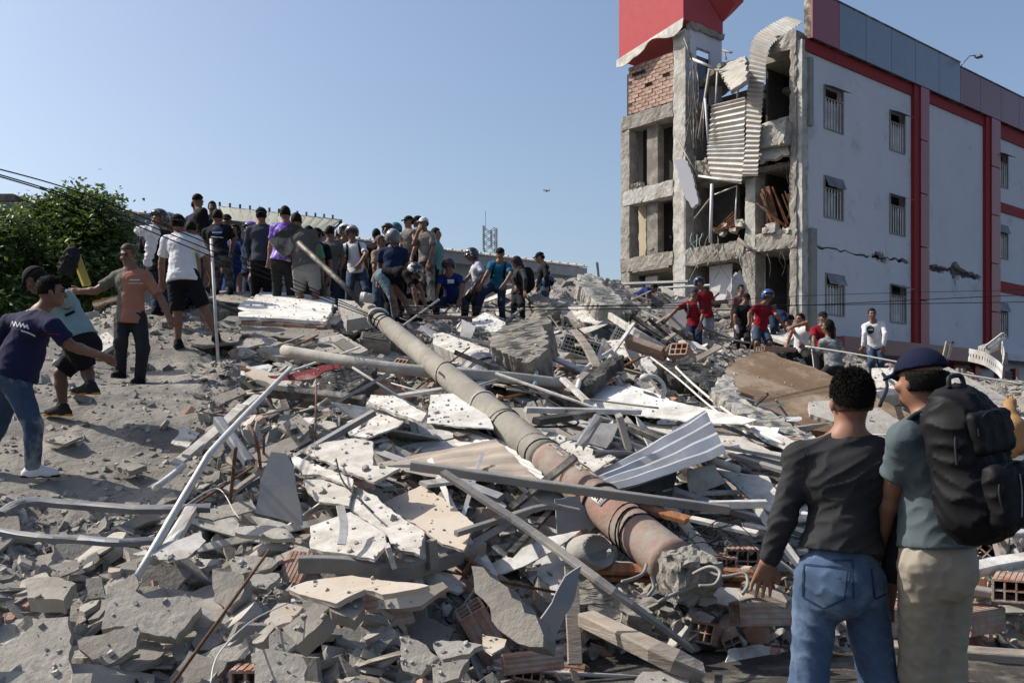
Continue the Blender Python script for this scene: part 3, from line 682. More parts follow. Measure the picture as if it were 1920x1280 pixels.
# translucent awning on a steel frame
aw = empty('roof_awning', (0, 0, 0), 0, 'cream translucent sheet awning on a dark steel frame above the crowd', 'awning')
a0, a1 = P(412, 388, 33.0), P(640, 413, 36.5); b0, b1 = P(428, 414, 30.6), P(614, 436, 34.5)
ns = 13
for i in range(ns):
    t0, t1 = i / ns, (i + .94) / ns
    q = [a0.lerp(a1, t0), a0.lerp(a1, t1), b0.lerp(b1, t1), b0.lerp(b1, t0)]
    mb = MB(); mb.add(q + [p + Vector((0, 0, .03)) for p in q], [(0, 1, 2, 3), (7, 6, 5, 4), (0, 4, 5, 1), (1, 5, 6, 2), (2, 6, 7, 3), (3, 7, 4, 0)]); mb.build('sheet', M_trans, aw)
    mb = MB(); p = q[0]; mb.prism(p + Vector((0, 0, .03)), p + Vector((0, 0, .16)), .06, .06, Vector((1, 0, 0))); mb.build('bolt', M_dsteel, aw)
mb = MB(); dz = Vector((0, 0, -.04)); mb.prism(a0 + dz, a1 + dz, .1, .12); mb.prism(b0 + dz, b1 + dz, .1, .12)
for k in range(6):
    t = k / 5; mb.prism(a0.lerp(a1, t) + dz * 2, b0.lerp(b1, t) + dz * 2, .05, .06); 
    if k % 2 == 1: mb.prism(a0.lerp(a1, t), a0.lerp(a1, t) - Vector((0, 0, 1.2)), .06, .06); mb.prism(b0.lerp(b1, t), b0.lerp(b1, t) - Vector((0, 0, .8)), .05, .05)
mb.prism(a0.lerp(b0, .5) + dz, a1.lerp(b1, .5) + dz, .05, .06); mb.prism(a1, a1 - Vector((0, 0, 1.3)), .06, .06)
mb.build('frame', M_dsteel, aw)
# telecom mast
tw = empty('antenna_mast', P(918, 470, 60), 0, 'thin lattice antenna mast far behind the roof line', 'mast')
mb = MB(); s = .32
for sx, sy in ((-s, -s), (s, -s), (s, s), (-s, s)): mb.prism((sx, sy, -3), (sx, sy, 1.3), .035, .035)
for k in range(9):
    z = -2.7 + k * .45
    for (p, q) in (((-s, -s), (s, -s)), ((s, -s), (s, s)), ((s, s), (-s, s)), ((-s, s), (-s, -s))): mb.prism((p[0], p[1], z), (q[0], q[1], z + .45), .03, .03); mb.prism((q[0], q[1], z), (p[0], p[1], z + .45), .03, .03)
mb.build('lattice', M_steel, tw)
for sx, z0, z1 in ((-.36, 0, 1.5), (.1, .2, 1.2), (.42, -.6, 1.35)):
    mb = MB(); mb.box((sx - .06, -.1, z0), (sx + .06, .05, z1)); mb.build('antenna_panel', M_whitem, tw)
mb = MB(); mb.tube([(-.25, 0, 1.2), (-.25, 0, 2.4)], .02, 5); mb.build('rod', M_steel, tw)
# ------------------------------------------------------------------ tree on the left
M_leaf = mat('leaf_green', (.05, .085, .022), bump=0, var=.3, objvar=.35, island=True, rough=.5, spec=.4)
ln = M_leaf.node_tree; lb = ln.nodes['Principled BSDF']
lt = ln.nodes.new('ShaderNodeBsdfTranslucent'); lm = ln.nodes.new('ShaderNodeMixShader'); lm.inputs[0].default_value = .25
lt.inputs[0].default_value = (.12, .19, .03, 1); out = ln.nodes['Material Output']
ln.links.new(lb.outputs[0], lm.inputs[1]); ln.links.new(lt.outputs[0], lm.inputs[2]); ln.links.new(lm.outputs[0], out.inputs[0])
M_bark = mat('bark', (.09, .07, .055), bump=.8, bscale=12, var=.3)
def tree(name, base, blobs, nleaf, size, seed, label, group=None):
    t = empty(name, base, 0, label, 'tree', group); rs = np.random.RandomState(seed); base = Vector(base)
    mb = MB(); top = Vector(blobs[0][0]) - base
    mb.tube(smooth_pts([(0, 0, -1), (.1, .05, top.z * .3), (0, .1, top.z * .6)], 4), .2, 8, .13)
    mb.build('trunk', M_bark, t)
    for b_ in blobs: 
        c = Vector(b_[0]) - base; m2 = MB(); m2.tube(smooth_pts([(0, .1, top.z * .35), c * .6 + Vector((0, 0, top.z * .1)), c], 5), .09, 6, .02); m2.build('limb', M_bark, t)
    V = []; tot = sum(b_[1] ** 2 for b_ in blobs)
    for c, r, sq in blobs:
        n = int(nleaf * r * r / tot); ncl = max(8, int(n / 26))
        # leaf clusters on and below the surface of the lobe
        dirs = rs.normal(size=(ncl, 3)); dirs /= np.linalg.norm(dirs, axis=1)[:, None]; rad = r * (1 - rs.rand(ncl, 1) ** 2 * .75) * (1 + .28 * rs.normal(size=(ncl, 1)))
        cc = dirs * rad * np.array([1, 1, sq]) + np.array(c) - np.array(base)
        k = rs.randint(0, ncl, n); p = cc[k] + rs.normal(size=(n, 3)) * .15
        a = rs.normal(size=(n, 3)); a /= np.linalg.norm(a, axis=1)[:, None]; a[:, 2] *= .6
        b = np.cross(a, rs.normal(size=(n, 3)) + np.array([0, 0, 2.])); b /= np.linalg.norm(b, axis=1)[:, None]
        s = size * (.6 + .8 * rs.rand(n, 1)); fold = np.cross(a, b) * s * .15
        V.append(np.stack([p - a * s, p - b * s * .42 + fold, p + a * s, p + b * s * .42 + fold], 1))
    V = np.concatenate(V).reshape(-1, 3); Fq = np.arange(len(V)).reshape(-1, 4)
    o = np_mesh('crown', V, Fq, M_leaf, t)
    return t
def W(px, py, d): return tuple(P(px, py, d))
tree('leafy_tree', (P(120, 787, 24).x, 24, 1.0), [(W(150, 450, 24), 1.15, .8), (W(90, 480, 24), 1.0, .8), (W(210, 440, 24.4), .65, .7), (W(120, 520, 23.5), 1.1, .9), (W(205, 500, 24), .75, .8), (W(140, 385, 24.2), .5, .6), (W(60, 420, 24.5), .55, .7), (W(185, 385, 24.5), .45, .6), (W(100, 395, 24), .5, .7),
     (W(170, 545, 24), .6, .7), (W(60, 560, 23), .9, .8)], 24000, .085, 1, 'broad green leafy tree whose top stands above the wires')
tree('leafy_tree', (P(-60, 787, 22).x, 22, 1.0), [(W(-20, 500, 22), 1.2, .9), (W(-120, 460, 22), 1.3, .9), (W(0, 440, 22.5), .75, .7), (W(-10, 590, 21), 1.0, .7), (W(-220, 520, 22), 1.3, .9)], 24000, .085, 2, 'darker tree cut off by the picture edge left of the broad green one')
# ------------------------------------------------------------------ overhead wires, lamp arm, drone
def wire(pp, r, label, group=None, m=None):
    mb = MB(); mb.tube(smooth_pts([P(*q) for q in pp], 10), r, 5); o = mb.build('overhead_wire', m or M_wire, None, True); return tag(o, label, 'wire', group)
for i, (pp, l) in enumerate(((((-140, 283, 7), (100, 345, 8.2), (250, 400, 9), (470, 490, 10.5), (705, 594, 12.7)), 'uppermost black overhead wire sagging from the tree to the fallen pole'),
        (((-140, 288, 7), (100, 358, 8.2), (250, 412, 9), (470, 500, 10.5), (720, 602, 12.6)), 'middle black overhead wire sagging from the tree to the fallen pole'),
        (((-140, 292, 7), (100, 362, 8.2), (250, 421, 9), (470, 510, 10.5), (740, 612, 12.4)), 'lowest black overhead wire sagging from the tree to the fallen pole'))):
    wire(pp, .006, l)
wire(((735, 575, 12.8), (980, 575, 13), (1240, 573, 14), (1500, 572, 15), (1920, 566, 16), (2200, 560, 17)), .006, 'black wire running level from the pole across the red shirts and white wall')
wire(((740, 590, 12.7), (980, 582, 13), (1240, 578, 14), (1500, 572.5, 15), (1920, 553, 16), (2200, 545, 17)), .006, 'black wire rising slightly to the right just under its level neighbour')
wire(((860, 579, 12.8), (1240, 569, 14), (1500, 555, 15), (1720, 548, 16), (2100, 540, 17)), .004, 'thinnest black wire crossing in front of the barred windows')
la = empty('street_lamp', P(-10, 371, 12), 0, 'dark street lamp arm poking in from the left in front of the sky', 'street lamp')
mb = MB(); mb.tube([(-2.5, 0, .02), (0, 0, 0)], .03, 6); mb.build('arm', M_dsteel, la); mb = MB(); mb.box((-.15, -.09, -.035), (.27, .09, .03)); mb.build('lamp_head', M_dsteel, la)
dn = empty('drone', P(1025, 358, 30), 0, 'tiny dark drone hovering in the open sky', 'drone'); dn.scale = (.62, .62, .62)
mb = MB(); mb.box((-.05, -.08, -.03), (.05, .08, .03)); mb.build('body', M_dsteel, dn)
for sx in (-1, 1):
    for sy in (-1, 1):
        mb = MB(); mb.prism((0, 0, 0), (sx * .13, sy * .13, .02), .012, .012); a = mb.build('arm', M_dsteel, dn)
        mb = MB(); mb.prism((sx * .13 - .06, sy * .13, .04), (sx * .13 + .06, sy * .13, .04), .015, .006); mb.tube([(sx * .13, sy * .13, -.02), (sx * .13, sy * .13, .045)], .012, 5); mb.build('rotor', M_dsteel, a)
# ------------------------------------------------------------------ people: distance fields turned into one continuous surface each
class SDF:
    def __init__(s, lo, hi, h):
        s.h = h; s.lo = np.array(lo, float) - 2 * h; s.n = (np.ceil((np.array(hi) - np.array(lo)) / h) + 5).astype(int)
        s.a = np.full(s.n, .2, np.float32); s.ax = [s.lo[i] + h * np.arange(s.n[i]) for i in range(3)]
    def region(s, lo, hi):
        i0 = np.maximum(0, np.floor((np.array(lo) - s.lo) / s.h).astype(int)); i1 = np.minimum(s.n, np.ceil((np.array(hi) - s.lo) / s.h).astype(int) + 1)
        if (i1 <= i0).any(): return None
        sl = tuple(slice(i0[k], i1[k]) for k in range(3))
        return sl, s.ax[0][sl[0]][:, None, None], s.ax[1][sl[1]][None, :, None], s.ax[2][sl[2]][None, None, :]
    def put(s, sl, d, k, op='u'):
        A = s.a[sl]
        if op == 'u':
            if k > 0:
                hh = np.maximum(k - np.abs(A - d), 0) / k; s.a[sl] = np.minimum(A, d) - hh * hh * k * .25
            else: s.a[sl] = np.minimum(A, d)
        elif op == 's': s.a[sl] = np.maximum(A, -d)
        elif op == 'i': s.a[sl] = np.maximum(A, d)
    def cap(s, a, b, ra, rb, k=.03, cutb=False, cuta=False, op='u', flat=(1, 1, 1)):
        a = np.array(a, float); b = np.array(b, float); m = max(ra, rb) + k + 2 * s.h
        rg = s.region(np.minimum(a, b) - m, np.maximum(a, b) + m)
        if rg is None: return
        sl, x, y, z = rg; ba = b - a; L2 = max(ba @ ba, 1e-9)
        px, py, pz = x - a[0], y - a[1], z - a[2]; t = (px * ba[0] + py * ba[1] + pz * ba[2]) / L2; tc = np.clip(t, 0, 1)
        d = np.sqrt((px - tc * ba[0]) ** 2 + (py - tc * ba[1]) ** 2 + (pz - tc * ba[2]) ** 2) - (ra + (rb - ra) * tc)
        L = math.sqrt(L2)
        if cutb: d = np.maximum(d, (t - 1) * L)
        if cuta: d = np.maximum(d, -t * L)
        s.put(sl, d.astype(np.float32), k, op)
    def ell(s, c, r, Rm=None, k=.03, op='u', cut=None):
        c = np.array(c, float); r = np.array(r, float); m = r.max() + k + 2 * s.h
        rg = s.region(c - m, c + m)
        if rg is None: return
        sl, x, y, z = rg; q = [x - c[0], y - c[1], z - c[2]]
        if Rm is not None:
            Rm = np.array(Rm); q = [q[0] * Rm[0, j] + q[1] * Rm[1, j] + q[2] * Rm[2, j] for j in range(3)]
        k0 = np.sqrt(sum((q[j] / r[j]) ** 2 for j in range(3))); k1 = np.sqrt(sum((q[j] / r[j] ** 2) ** 2 for j in range(3))) + 1e-6
        d = k0 * (k0 - 1) / k1
        if cut is not None: d = np.maximum(d, cut(q))
        s.put(sl, d.astype(np.float32), k, op)
    def rbx(s, c, half, r, Rm, k=.02):
        c = np.array(c, float); half = np.array(half, float); m = np.linalg.norm(half) + k + 2 * s.h
        rg = s.region(c - m, c + m)
        if rg is None: return
        sl, x, y, z = rg; Rm = np.array(Rm); q = [x - c[0], y - c[1], z - c[2]]; q = [np.abs(q[0] * Rm[0, j] + q[1] * Rm[1, j] + q[2] * Rm[2, j]) - (half[j] - r) for j in range(3)]
        d = np.sqrt(sum(np.maximum(v, 0) ** 2 for v in q)) + np.minimum(np.maximum(np.maximum(q[0], q[1]), q[2]), 0) - r; s.put(sl, d.astype(np.float32), k)
    def halfspace(s, o, n):
        """keep the side n points away from"""
        x, y, z = s.ax[0][:, None, None], s.ax[1][None, :, None], s.ax[2][None, None, :]
        d = (x - o[0]) * n[0] + (y - o[1]) * n[1] + (z - o[2]) * n[2]; s.a = np.maximum(s.a, d.astype(np.float32))
    def folds(s, amp, wl, seed):
        rs = np.random.RandomState(seed); x, y, z = s.ax[0][:, None, None], s.ax[1][None, :, None], s.ax[2][None, None, :]
        f = 0
        for i in range(5):
            v = rs.normal(size=3); v /= np.linalg.norm(v); v[2] *= 1.3; w = 2 * math.pi / (wl * rs.uniform(.6, 1.5)); u = rs.normal(size=3) * 3
            f = f + np.sin(w * (v[0] * x + v[1] * y + v[2] * z) + rs.uniform(0, 6) + 1.6 * np.sin(u[0] * x + u[1] * y + u[2] * z * 1.5 + i))
        s.a -= (amp * (1.1 - np.sqrt(np.abs(f) + .02) * .95)).astype(np.float32)
    def mesh(s):
        V = s.a; h = s.h; ins = V < 0
        c = [V[i:V.shape[0] - 1 + i, j:V.shape[1] - 1 + j, k:V.shape[2] - 1 + k] for i in (0, 1) for j in (0, 1) for k in (0, 1)]
        cnt = sum((q < 0).astype(np.int8) for q in c); act = (cnt > 0) & (cnt < 8); idx = np.argwhere(act)
        if len(idx) == 0: return np.zeros((0, 3)), np.zeros((0, 4), int)
        vid = np.full(act.shape, -1, np.int64); vid[act] = np.arange(len(idx))
        cv = np.stack([q[act] for q in c], 1); off = np.array([(i, j, k) for i in (0, 1) for j in (0, 1) for k in (0, 1)], float)
        sm = np.zeros((len(idx), 3)); n = np.zeros(len(idx))
        for a in range(8):
            for b in range(a + 1, 8):
                if np.abs(off[a] - off[b]).sum() != 1: continue
                va, vb = cv[:, a], cv[:, b]; m = (va < 0) != (vb < 0); t = np.where(m, va / np.where(m, va - vb, 1), 0)
                p = off[a] + t[:, None] * (off[b] - off[a]); sm += p * m[:, None]; n += m
        P_ = (idx + sm / n[:, None]) * h + s.lo
        Q = []
        for ax in range(3):
            sl0 = [slice(None)] * 3; sl1 = [slice(None)] * 3; sl0[ax] = slice(0, -1); sl1[ax] = slice(1, None)
            A, B = ins[tuple(sl0)], ins[tuple(sl1)]; e = np.argwhere(A != B); 
            u, w = [(1, 2), (2, 0), (0, 1)][ax]
            ok = (e[:, u] > 0) & (e[:, w] > 0) & (e[:, u] < act.shape[u]) & (e[:, w] < act.shape[w]); e = e[ok]
            fl = A[tuple(e.T)]
            def g(du, dw): f = e.copy(); f[:, u] -= du; f[:, w] -= dw; return vid[tuple(f.T)]
            q = np.stack([g(1, 1), g(0, 1), g(0, 0), g(1, 0)], 1); q[~fl] = q[~fl][:, ::-1]; Q.append(q)
        Q = np.concatenate(Q); Q = Q[(Q >= 0).all(1)]
        return P_, Q
def vec(*a): return np.array(a, float)
def unit(v): return v / (np.linalg.norm(v) + 1e-9)
_mc = {}
def cloth(name, col, rough=.9, bump=.25, bscale=60, var=.12, pat=None, **k):
    key = 'cloth_' + name
    if key in MATS: return MATS[key]
    return mat(key, tuple(v * (.62 if max(col) < .5 else .9) for v in col), rough=rough, bump=bump, bscale=bscale, var=var, objvar=0, scale=6, spec=.15, dust=k.pop('dust', 0), bdist=.004, **k)
def skin(tone): return mat('skin_%d' % tone, [(.25, .125, .08), (.165, .082, .052), (.09, .046, .031)][tone], rough=.55, var=.1, objvar=0, bump=.1, bscale=60, spec=.35, bdist=.003)
M_hair = mat('black_hair', (.006, .005, .0045), rough=.75, var=.3, scale=30, bump=.8, bscale=90, objvar=0, spec=.15, bdist=.006)
M_stub = mat('shaved_hair', (.07, .042, .03), rough=.7, var=.2, scale=40, bump=.3, bscale=120, objvar=0, spec=.2, bdist=.003)
def person(label, d, head, neck, pel, el, ha, kn, fo, yaw=0, hyaw=None, hpitch=0, sh=None, shirt=('t', 'black'), pants=('long', 'navy'), tone=1, top=('hair', None), group=None, pack=None, shoe='dark',
           gloves=False, scale=1.0, fat=.92, h=None, seed=0, esign=None, ksign=None, fingers=True, hem=None, tuck=0.0, sleeve=None, hs=1.0):
    """joints are picture positions of the photograph turned into metres at the person's distance; depth follows from limb lengths"""
    s = F / d; h = h or (.009 if d < 10 else .0125 if d < 14 else .0165 if d < 19 else .019)
    base = P(fo[0][0] * .5 + fo[1][0] * .5, max(fo[0][1], fo[1][1]), d)
    def W_(q, dy=0.0):
        dd = d + dy; p = P(q[0], q[1], dd) - base; return vec(p.x, p.y, p.z)
    yr = R(yaw); fw = vec(math.sin(yr), -math.cos(yr), 0)            # yaw 0 faces the camera, 90 faces right, 180 away
    rt = vec(math.cos(yr), math.sin(yr), 0)                         # image-right side at yaw 0
    if fw[1] > 0: rt_img = -rt if rt[0] < 0 else rt
    else: rt_img = rt if rt[0] >= 0 else -rt
    if abs(rt[0]) < .2: rt_img = rt
    def reach(p0, q, L, sgn):
        dy0 = p0[1]; tgt = W_(q, dy0); dx = tgt - p0; r = math.hypot(dx[0], dx[2])
        dy = math.sqrt(max(0, L * L - r * r)) * sgn
        return W_(q, dy0 + dy)
    pelv = W_(pel); nk = reach(pelv, neck, .50 * scale, (fw[1] * .9 if abs(fw[1]) > .3 else -.2)) if len(neck) < 3 else W_(neck, neck[2])
    up = unit(nk - pelv); 
    # side axis perpendicular to spine
    side = unit(rt_img - up * (rt_img @ up)); fwd = np.cross(side, up); fwd = fwd if fwd @ fw > 0 or abs(up[2]) < .5 else -fwd
    if fwd @ fw < 0 and abs(up[2]) >= .5: fwd = -fwd
    hd = W_(head, nk[1] + (0 if len(head) < 3 else head[2]))
    SW, HW = .185 * scale * (fat ** .5), .088 * scale
    shl = nk - side * SW * .96 - up * .085; shr = nk + side * SW * .96 - up * .085
    if sh:
        shl = W_(sh[0], shl[1]); shr = W_(sh[1], shr[1])
    hl = pelv - side * HW - up * .03; hr = pelv + side * HW - up * .03
    es = esign or ((-.9, -.9) if fw[1] < 0 else (.5, .5)); ks = ksign or ((-1, -1) if fw[1] < 0 else (1, 1))
    def sg(i, arr): return arr[i]
    ell_ = [reach(S_, e[:2], .29 * scale, sg(i, es)) for i, (S_, e) in enumerate(zip((shl, shr), el))]
    han = [reach(E_, e[:2], .255 * scale, -.6 if len(e) < 3 else e[2]) for E_, e in zip(ell_, ha)]
    kne = [reach(H_, e[:2], .43 * scale, sg(i, ks)) for i, (H_, e) in enumerate(zip((hl, hr), kn))]
    foo = [reach(K_, e[:2], .42 * scale, -.8 * sg(i, ks) if len(e) < 3 else e[2]) for i, (K_, e) in enumerate(zip(kne, fo))]
    # fo is where the shoe sits on the ground; raise to ankle
    ank = [f + vec(0, 0, .075) for f in foo]
    J = np.array([pelv, nk, hd, shl, shr, hl, hr] + ell_ + han + kne + ank)
    lo = J.min(0) - vec(.24, .26, .12); hi = J.max(0) + vec(.24, .26, .22)
    t = empty('person', base, 0, label, 'person', group)
    sk = skin(tone)
    fy = R(yaw if hyaw is None else hyaw); hp = R(hpitch)
    hf = vec(math.sin(fy) * math.cos(hp), -math.cos(fy) * math.cos(hp), -math.sin(hp)); hrt = vec(math.cos(fy), math.sin(fy), 0); hup = unit(np.cross(hf, hrt)); hup = hup if hup[2] > 0 else -hup
    RH = np.stack([hrt, hf, hup], 1); 
    HS = .94 * scale * hs
    def hp_(a, b, c): return hd + (hrt * a + hf * b + hup * c) * HS
    fine = h < .01
    B = SDF(lo, hi, h); mn = h * 1.0
    # torso
    B.cap(pelv, pelv + up * .16, .115 * fat, .105 * fat, .05); B.cap(pelv + up * .2, nk - up * .16, .11 * fat, .125, .06); B.cap(nk - up * .14 - side * .08, nk - up * .14 + side * .08, .10, .10, .05)
    B.cap(shl, shr, .05, .05, .05); B.cap(nk + up * .015, shl, .048, .045, .05); B.cap(nk + up * .015, shr, .048, .045, .05); B.cap(nk - up * .04, hd - hup * .03, .056 + .2 * mn, .052 + .2 * mn, .03)
    for i in (0, 1):
        S_, E_, H_ = (shl, shr)[i], ell_[i], han[i]; ra = max(.05 * fat ** .5, mn); rw = max(.030, mn * 1.3)
        B.cap(S_, E_, ra + .004, max(.040, mn), .03); mid = E_ + (H_ - E_) * .3; B.cap(E_, mid, max(.039, mn), max(.042, mn), .015); B.cap(mid, H_, max(.041, mn), rw, .015)
        dr_ = unit(H_ - E_); sdv = unit(np.cross(dr_, fw + vec(.1, 0, .2))); nv_ = unit(np.cross(sdv, dr_)); pr = max(.014, mn * .95)
        # palm, four fingers with a knuckle bend, thumb
        for f_, off_ in enumerate((-.030, -.010, .010, .030)):
            k0_ = H_ + dr_ * .015 + sdv * off_ * .7; k1_ = H_ + dr_ * .085 + sdv * off_
            B.cap(k0_, k1_, pr, pr * .9, .02)
            if fingers:
                Lf = (.058, .075, .072, .062)[f_]; fr = max(.0095, mn * .72)
                k2 = k1_ + dr_ * Lf * .55 - nv_ * Lf * .12; k3 = k2 + dr_ * Lf * .42 - nv_ * Lf * .34; sp = off_ * .25
                B.cap(k1_, k2 + sdv * sp, fr, fr * .95, .004); B.cap(k2 + sdv * sp, k3 + sdv * sp * 1.4, fr * .95, fr * .8, .003)
        th = 1 if i == 0 else -1
        k1_ = H_ + dr_ * .03 + sdv * .03 * th; k2 = k1_ + dr_ * .035 + sdv * .028 * th; B.cap(k1_, k2, max(.013, mn * .8), max(.011, mn * .75), .01); B.cap(k2, k2 + dr_ * .032 + sdv * .004 * th, max(.011, mn * .75), max(.009, mn * .7), .004)
        hp0, K_, A_ = (hl, hr)[i], kne[i], ank[i]
        B.cap(hp0, K_, .088 * fat, .054, .04); mid = K_ + (A_ - K_) * .33; B.cap(K_, mid, .052, .056, .02); B.cap(mid, A_, .055, .036, .02)
    # head: skull, jaw, nose, ears, brow
    B.ell(hp_(0, -.012, .02), (.076 * HS, .096 * HS, .100 * HS), RH, .02); B.ell(hp_(0, .022, -.05), (.056 * HS, .066 * HS, .068 * HS), RH, .03); B.ell(hp_(0, .066, -.092), (.024, .022, .02), RH, .03)
    B.cap(hp_(0, .088, .01), hp_(0, .108, -.028), .009 + mn * .3, .014 + mn * .2, .012); B.ell(hp_(0, .080, .030), (.045, .018, .012), RH, .012)
    for e_ in (-1, 1):
        B.ell(hp_(.079 * e_, -.008, -.012), (.010 + mn * .4, .018, .028), RH, .008); B.ell(hp_(.046 * e_, .068, -.03), (.02, .02, .018), RH, .02)
    if fine:
        for e_ in (-1, 1): B.ell(hp_(.031 * e_, .096, .008), (.016, .010, .009), RH, .01, op='s')
    B.cap(hp_(-.018, .088, -.062), hp_(.018, .088, -.062), .007 + mn * .2, .007 + mn * .2, .008)
    V, Q = B.mesh(); body = np_mesh('body', V, Q, sk, t, True)
    if fw[1] < .3 or abs(math.sin(fy)) > .5:
        for e_ in (-1, 1):
            mb = MB(); c = hp_(.031 * e_, .086, .008); n_ = 8
            ring = [c + (hrt * math.cos(2 * math.pi * k / n_) * .013 + hup * math.sin(2 * math.pi * k / n_) * .008) * HS for k in range(n_)]
            mb.add([c + hf * .014] + ring + [c - hf * .01], [(0, 1 + k, 1 + (k + 1) % n_) for k in range(n_)] + [(n_ + 1, 1 + (k + 1) % n_, 1 + k) for k in range(n_)]); mb.build('eye', M_hair, t, True)
            mb = MB(); mb.tube([hp_(.014 * e_, .101, .026), hp_(.034 * e_, .099, .033), hp_(.052 * e_, .083, .026)], .005 * HS, 5); mb.build('eyebrow', M_hair, t, True)
    # head covering
    kind, tc = top
    G_ = SDF(hd - .24, hd + .24, max(.006, h * .75)); mnn = G_.h
    if kind in ('hair', 'short', 'long', 'fade'):
        low = {'hair': -.045, 'short': -.03, 'long': -.2, 'fade': -.030}[kind]
        def cutf(q): # keep back and top: away from the face
            return np.maximum(-(q[2] - low) if kind != 'fade' else -(q[2] - low - q[1] * .30), (q[1] - .035) - np.maximum(0, (q[2] - .035)) * 3.0)
        G_.ell(hp_(0, -.015, .026), ((.0765 if kind != 'short' else .0765) + mnn * .4, .101 + mnn * .3, (.106 if kind == 'hair' else .102) + mnn * .3), RH, 0, cut=cutf)
        if kind == 'fade':
            G3 = SDF(hd - .24, hd + .24, .006); G3.ell(hp_(0, -.015, .022), (.0775, .098, .100), RH, 0, cut=lambda q: np.maximum(-(q[2] + .062), q[1] - .02)); V, Q = G3.mesh(); np_mesh('hair_fade', V, Q, M_stub, t, True)
        if kind == 'long': G_.cap(hp_(0, -.055, -.02), hp_(0, -.085, -.20), .066, .05, .05)
        if kind == 'hair': G_.folds(.0035, .03, seed + 3)
        V, Q = G_.mesh(); np_mesh('hair', V, Q, M_hair if kind != 'short' else M_stub, t, True)
    elif kind in ('cap', 'capback', 'hat'):
        def cutf(q): return np.maximum(-(q[2] - .012 + q[1] * .12), q[1] * 0 - 1)
        G_.ell(hp_(0, -.010, .030), (.088 + mnn * .2, .106, .098), RH, 0, cut=cutf)
        bs = 1 if kind == 'cap' else -1
        for k in range(7):
            x_ = -.055 + .11 * k / 6; G_.cap(hp_(x_, .08 * bs - (.02 if bs < 0 else 0), .032), hp_(x_ * .82, (.165 - 4 * x_ * x_) * bs, .020 - x_ * x_ * 5), .006 + mnn * .35, .005 + mnn * .3, .01)
        V, Q = G_.mesh(); np_mesh('cap', V, Q, tc, t, True)
        G2 = SDF(hd - .24, hd + .24, max(.007, h * .8)); G2.ell(hp_(0, -.018, .012), (.080 + mnn * .3, .100, .09), RH, 0, cut=lambda q: np.maximum(np.maximum(-(q[2] + .055), q[1] - .02), q[2] - .02)); V, Q = G2.mesh()
        if len(V): np_mesh('hair', V, Q, M_hair, t, True)
    elif kind == 'helmet' or kind == 'fullhelmet':
        G_.ell(hp_(0, -.012, .022), (.128, .148, .142), RH, 0, cut=lambda q: np.maximum(-(q[2] + (.075 if kind == 'helmet' else .13)), np.minimum(q[1] - .045 - np.maximum(0, q[2] - .055) * 3.5, .0 + q[1] * 0 + 1)))
        G_.ell(hp_(0, .02, -.03), (.088, .12, .115), RH, 0, op='s')
        V, Q = G_.mesh(); np_mesh('helmet', V, Q, tc, t, True)
        mb = MB(); n_ = 14
        arc = [hp_(.125 * math.sin(a), -.012 + .142 * math.cos(a), .055) for a in np.linspace(-1.25, 1.25, n_)]; arc2 = [hp_(.120 * math.sin(a), -.0 + .155 * math.cos(a), .085 if kind == 'helmet' else .0) for a in np.linspace(-1.2, 1.2, n_)]
        mb.add(arc + arc2, [(k, k + 1, n_ + k + 1, n_ + k) for k in range(n_ - 1)]); vo = mb.build('visor', M_visor, t, True); vo.modifiers.new('s', 'SOLIDIFY').thickness = .006
    elif kind == 'hood':
        G_.ell(hp_(0, -.02, .02), (.100, .120, .118), RH, .02); G_.cap(hp_(0, -.03, -.03), hp_(0, -.04, -.15), .085, .10, .05); G_.ell(hp_(0, .085, -.02), (.06, .07, .075), RH, 0, op='s'); V, Q = G_.mesh(); np_mesh('hood', V, Q, tc, t, True)
    # trousers
    pk, pc = pants
    if pk != 'skirt':
        Pn = SDF(np.minimum(np.min([pelv] + kne + ank, 0) - .2, 9), np.max([pelv] + kne + ank, 0) + .22, h)
        Pn.cap(pelv - side * .03, pelv + side * .03, .128 * fat, .128 * fat, .05); Pn.cap(pelv, pelv + up * .06, .13 * fat, .122 * fat, .04); Pn.ell(pelv - up * .06 - fwd * .035 * 1, (.135 * fat, .115, .12), None, .04)
        for i in (0, 1):
            hp0, K_, A_ = (hl, hr)[i], kne[i], ank[i]
            if pk == 'long':
                Pn.cap(hp0, K_, .102 * fat, .072, .04); Pn.cap(K_, A_ - vec(0, 0, .02), .071, .058, .03, cutb=True)
            else:
                e_ = hp0 + (K_ - hp0) * .93; Pn.cap(hp0, e_, .108 * fat, .090, .035, cutb=True)
        Pn.folds(.004 + h * .12, .13, seed + 11); Pn.halfspace(pelv + up * .10, up)
        V, Q = Pn.mesh(); pan = np_mesh('trousers' if pk == 'long' else 'shorts', V, Q, pc, t, True)
    else:
        Pn = SDF(J.min(0) - .3, J.max(0) + .3, h); Pn.cap(nk - up * .3, pelv, .13, .16, .05); Pn.cap(pelv, (ank[0] + ank[1]) / 2 + vec(0, 0, .1), .16, .26, .05, cutb=True); Pn.folds(.01, .12, seed); V, Q = Pn.mesh(); pan = np_mesh('dress', V, Q, pc, t, True)
    # shirt
    st, scol = shirt
    Sh = SDF(np.min([pelv, nk, shl, shr] + ell_ + han, 0) - .24, np.max([pelv, nk, shl, shr] + ell_ + han, 0) + .2, h)
    hemp = pelv - up * ((.06 if hem is None else hem))
    Sh.cap(hemp - side * .045 * fat, pelv + up * .16 - side * .02, .143 * fat, .122 * fat, .05); Sh.cap(hemp + side * .045 * fat, pelv + up * .16 + side * .02, .143 * fat, .122 * fat, .05); Sh.cap(pelv + up * .14, nk - up * .15, .128 * fat, .138, .06)
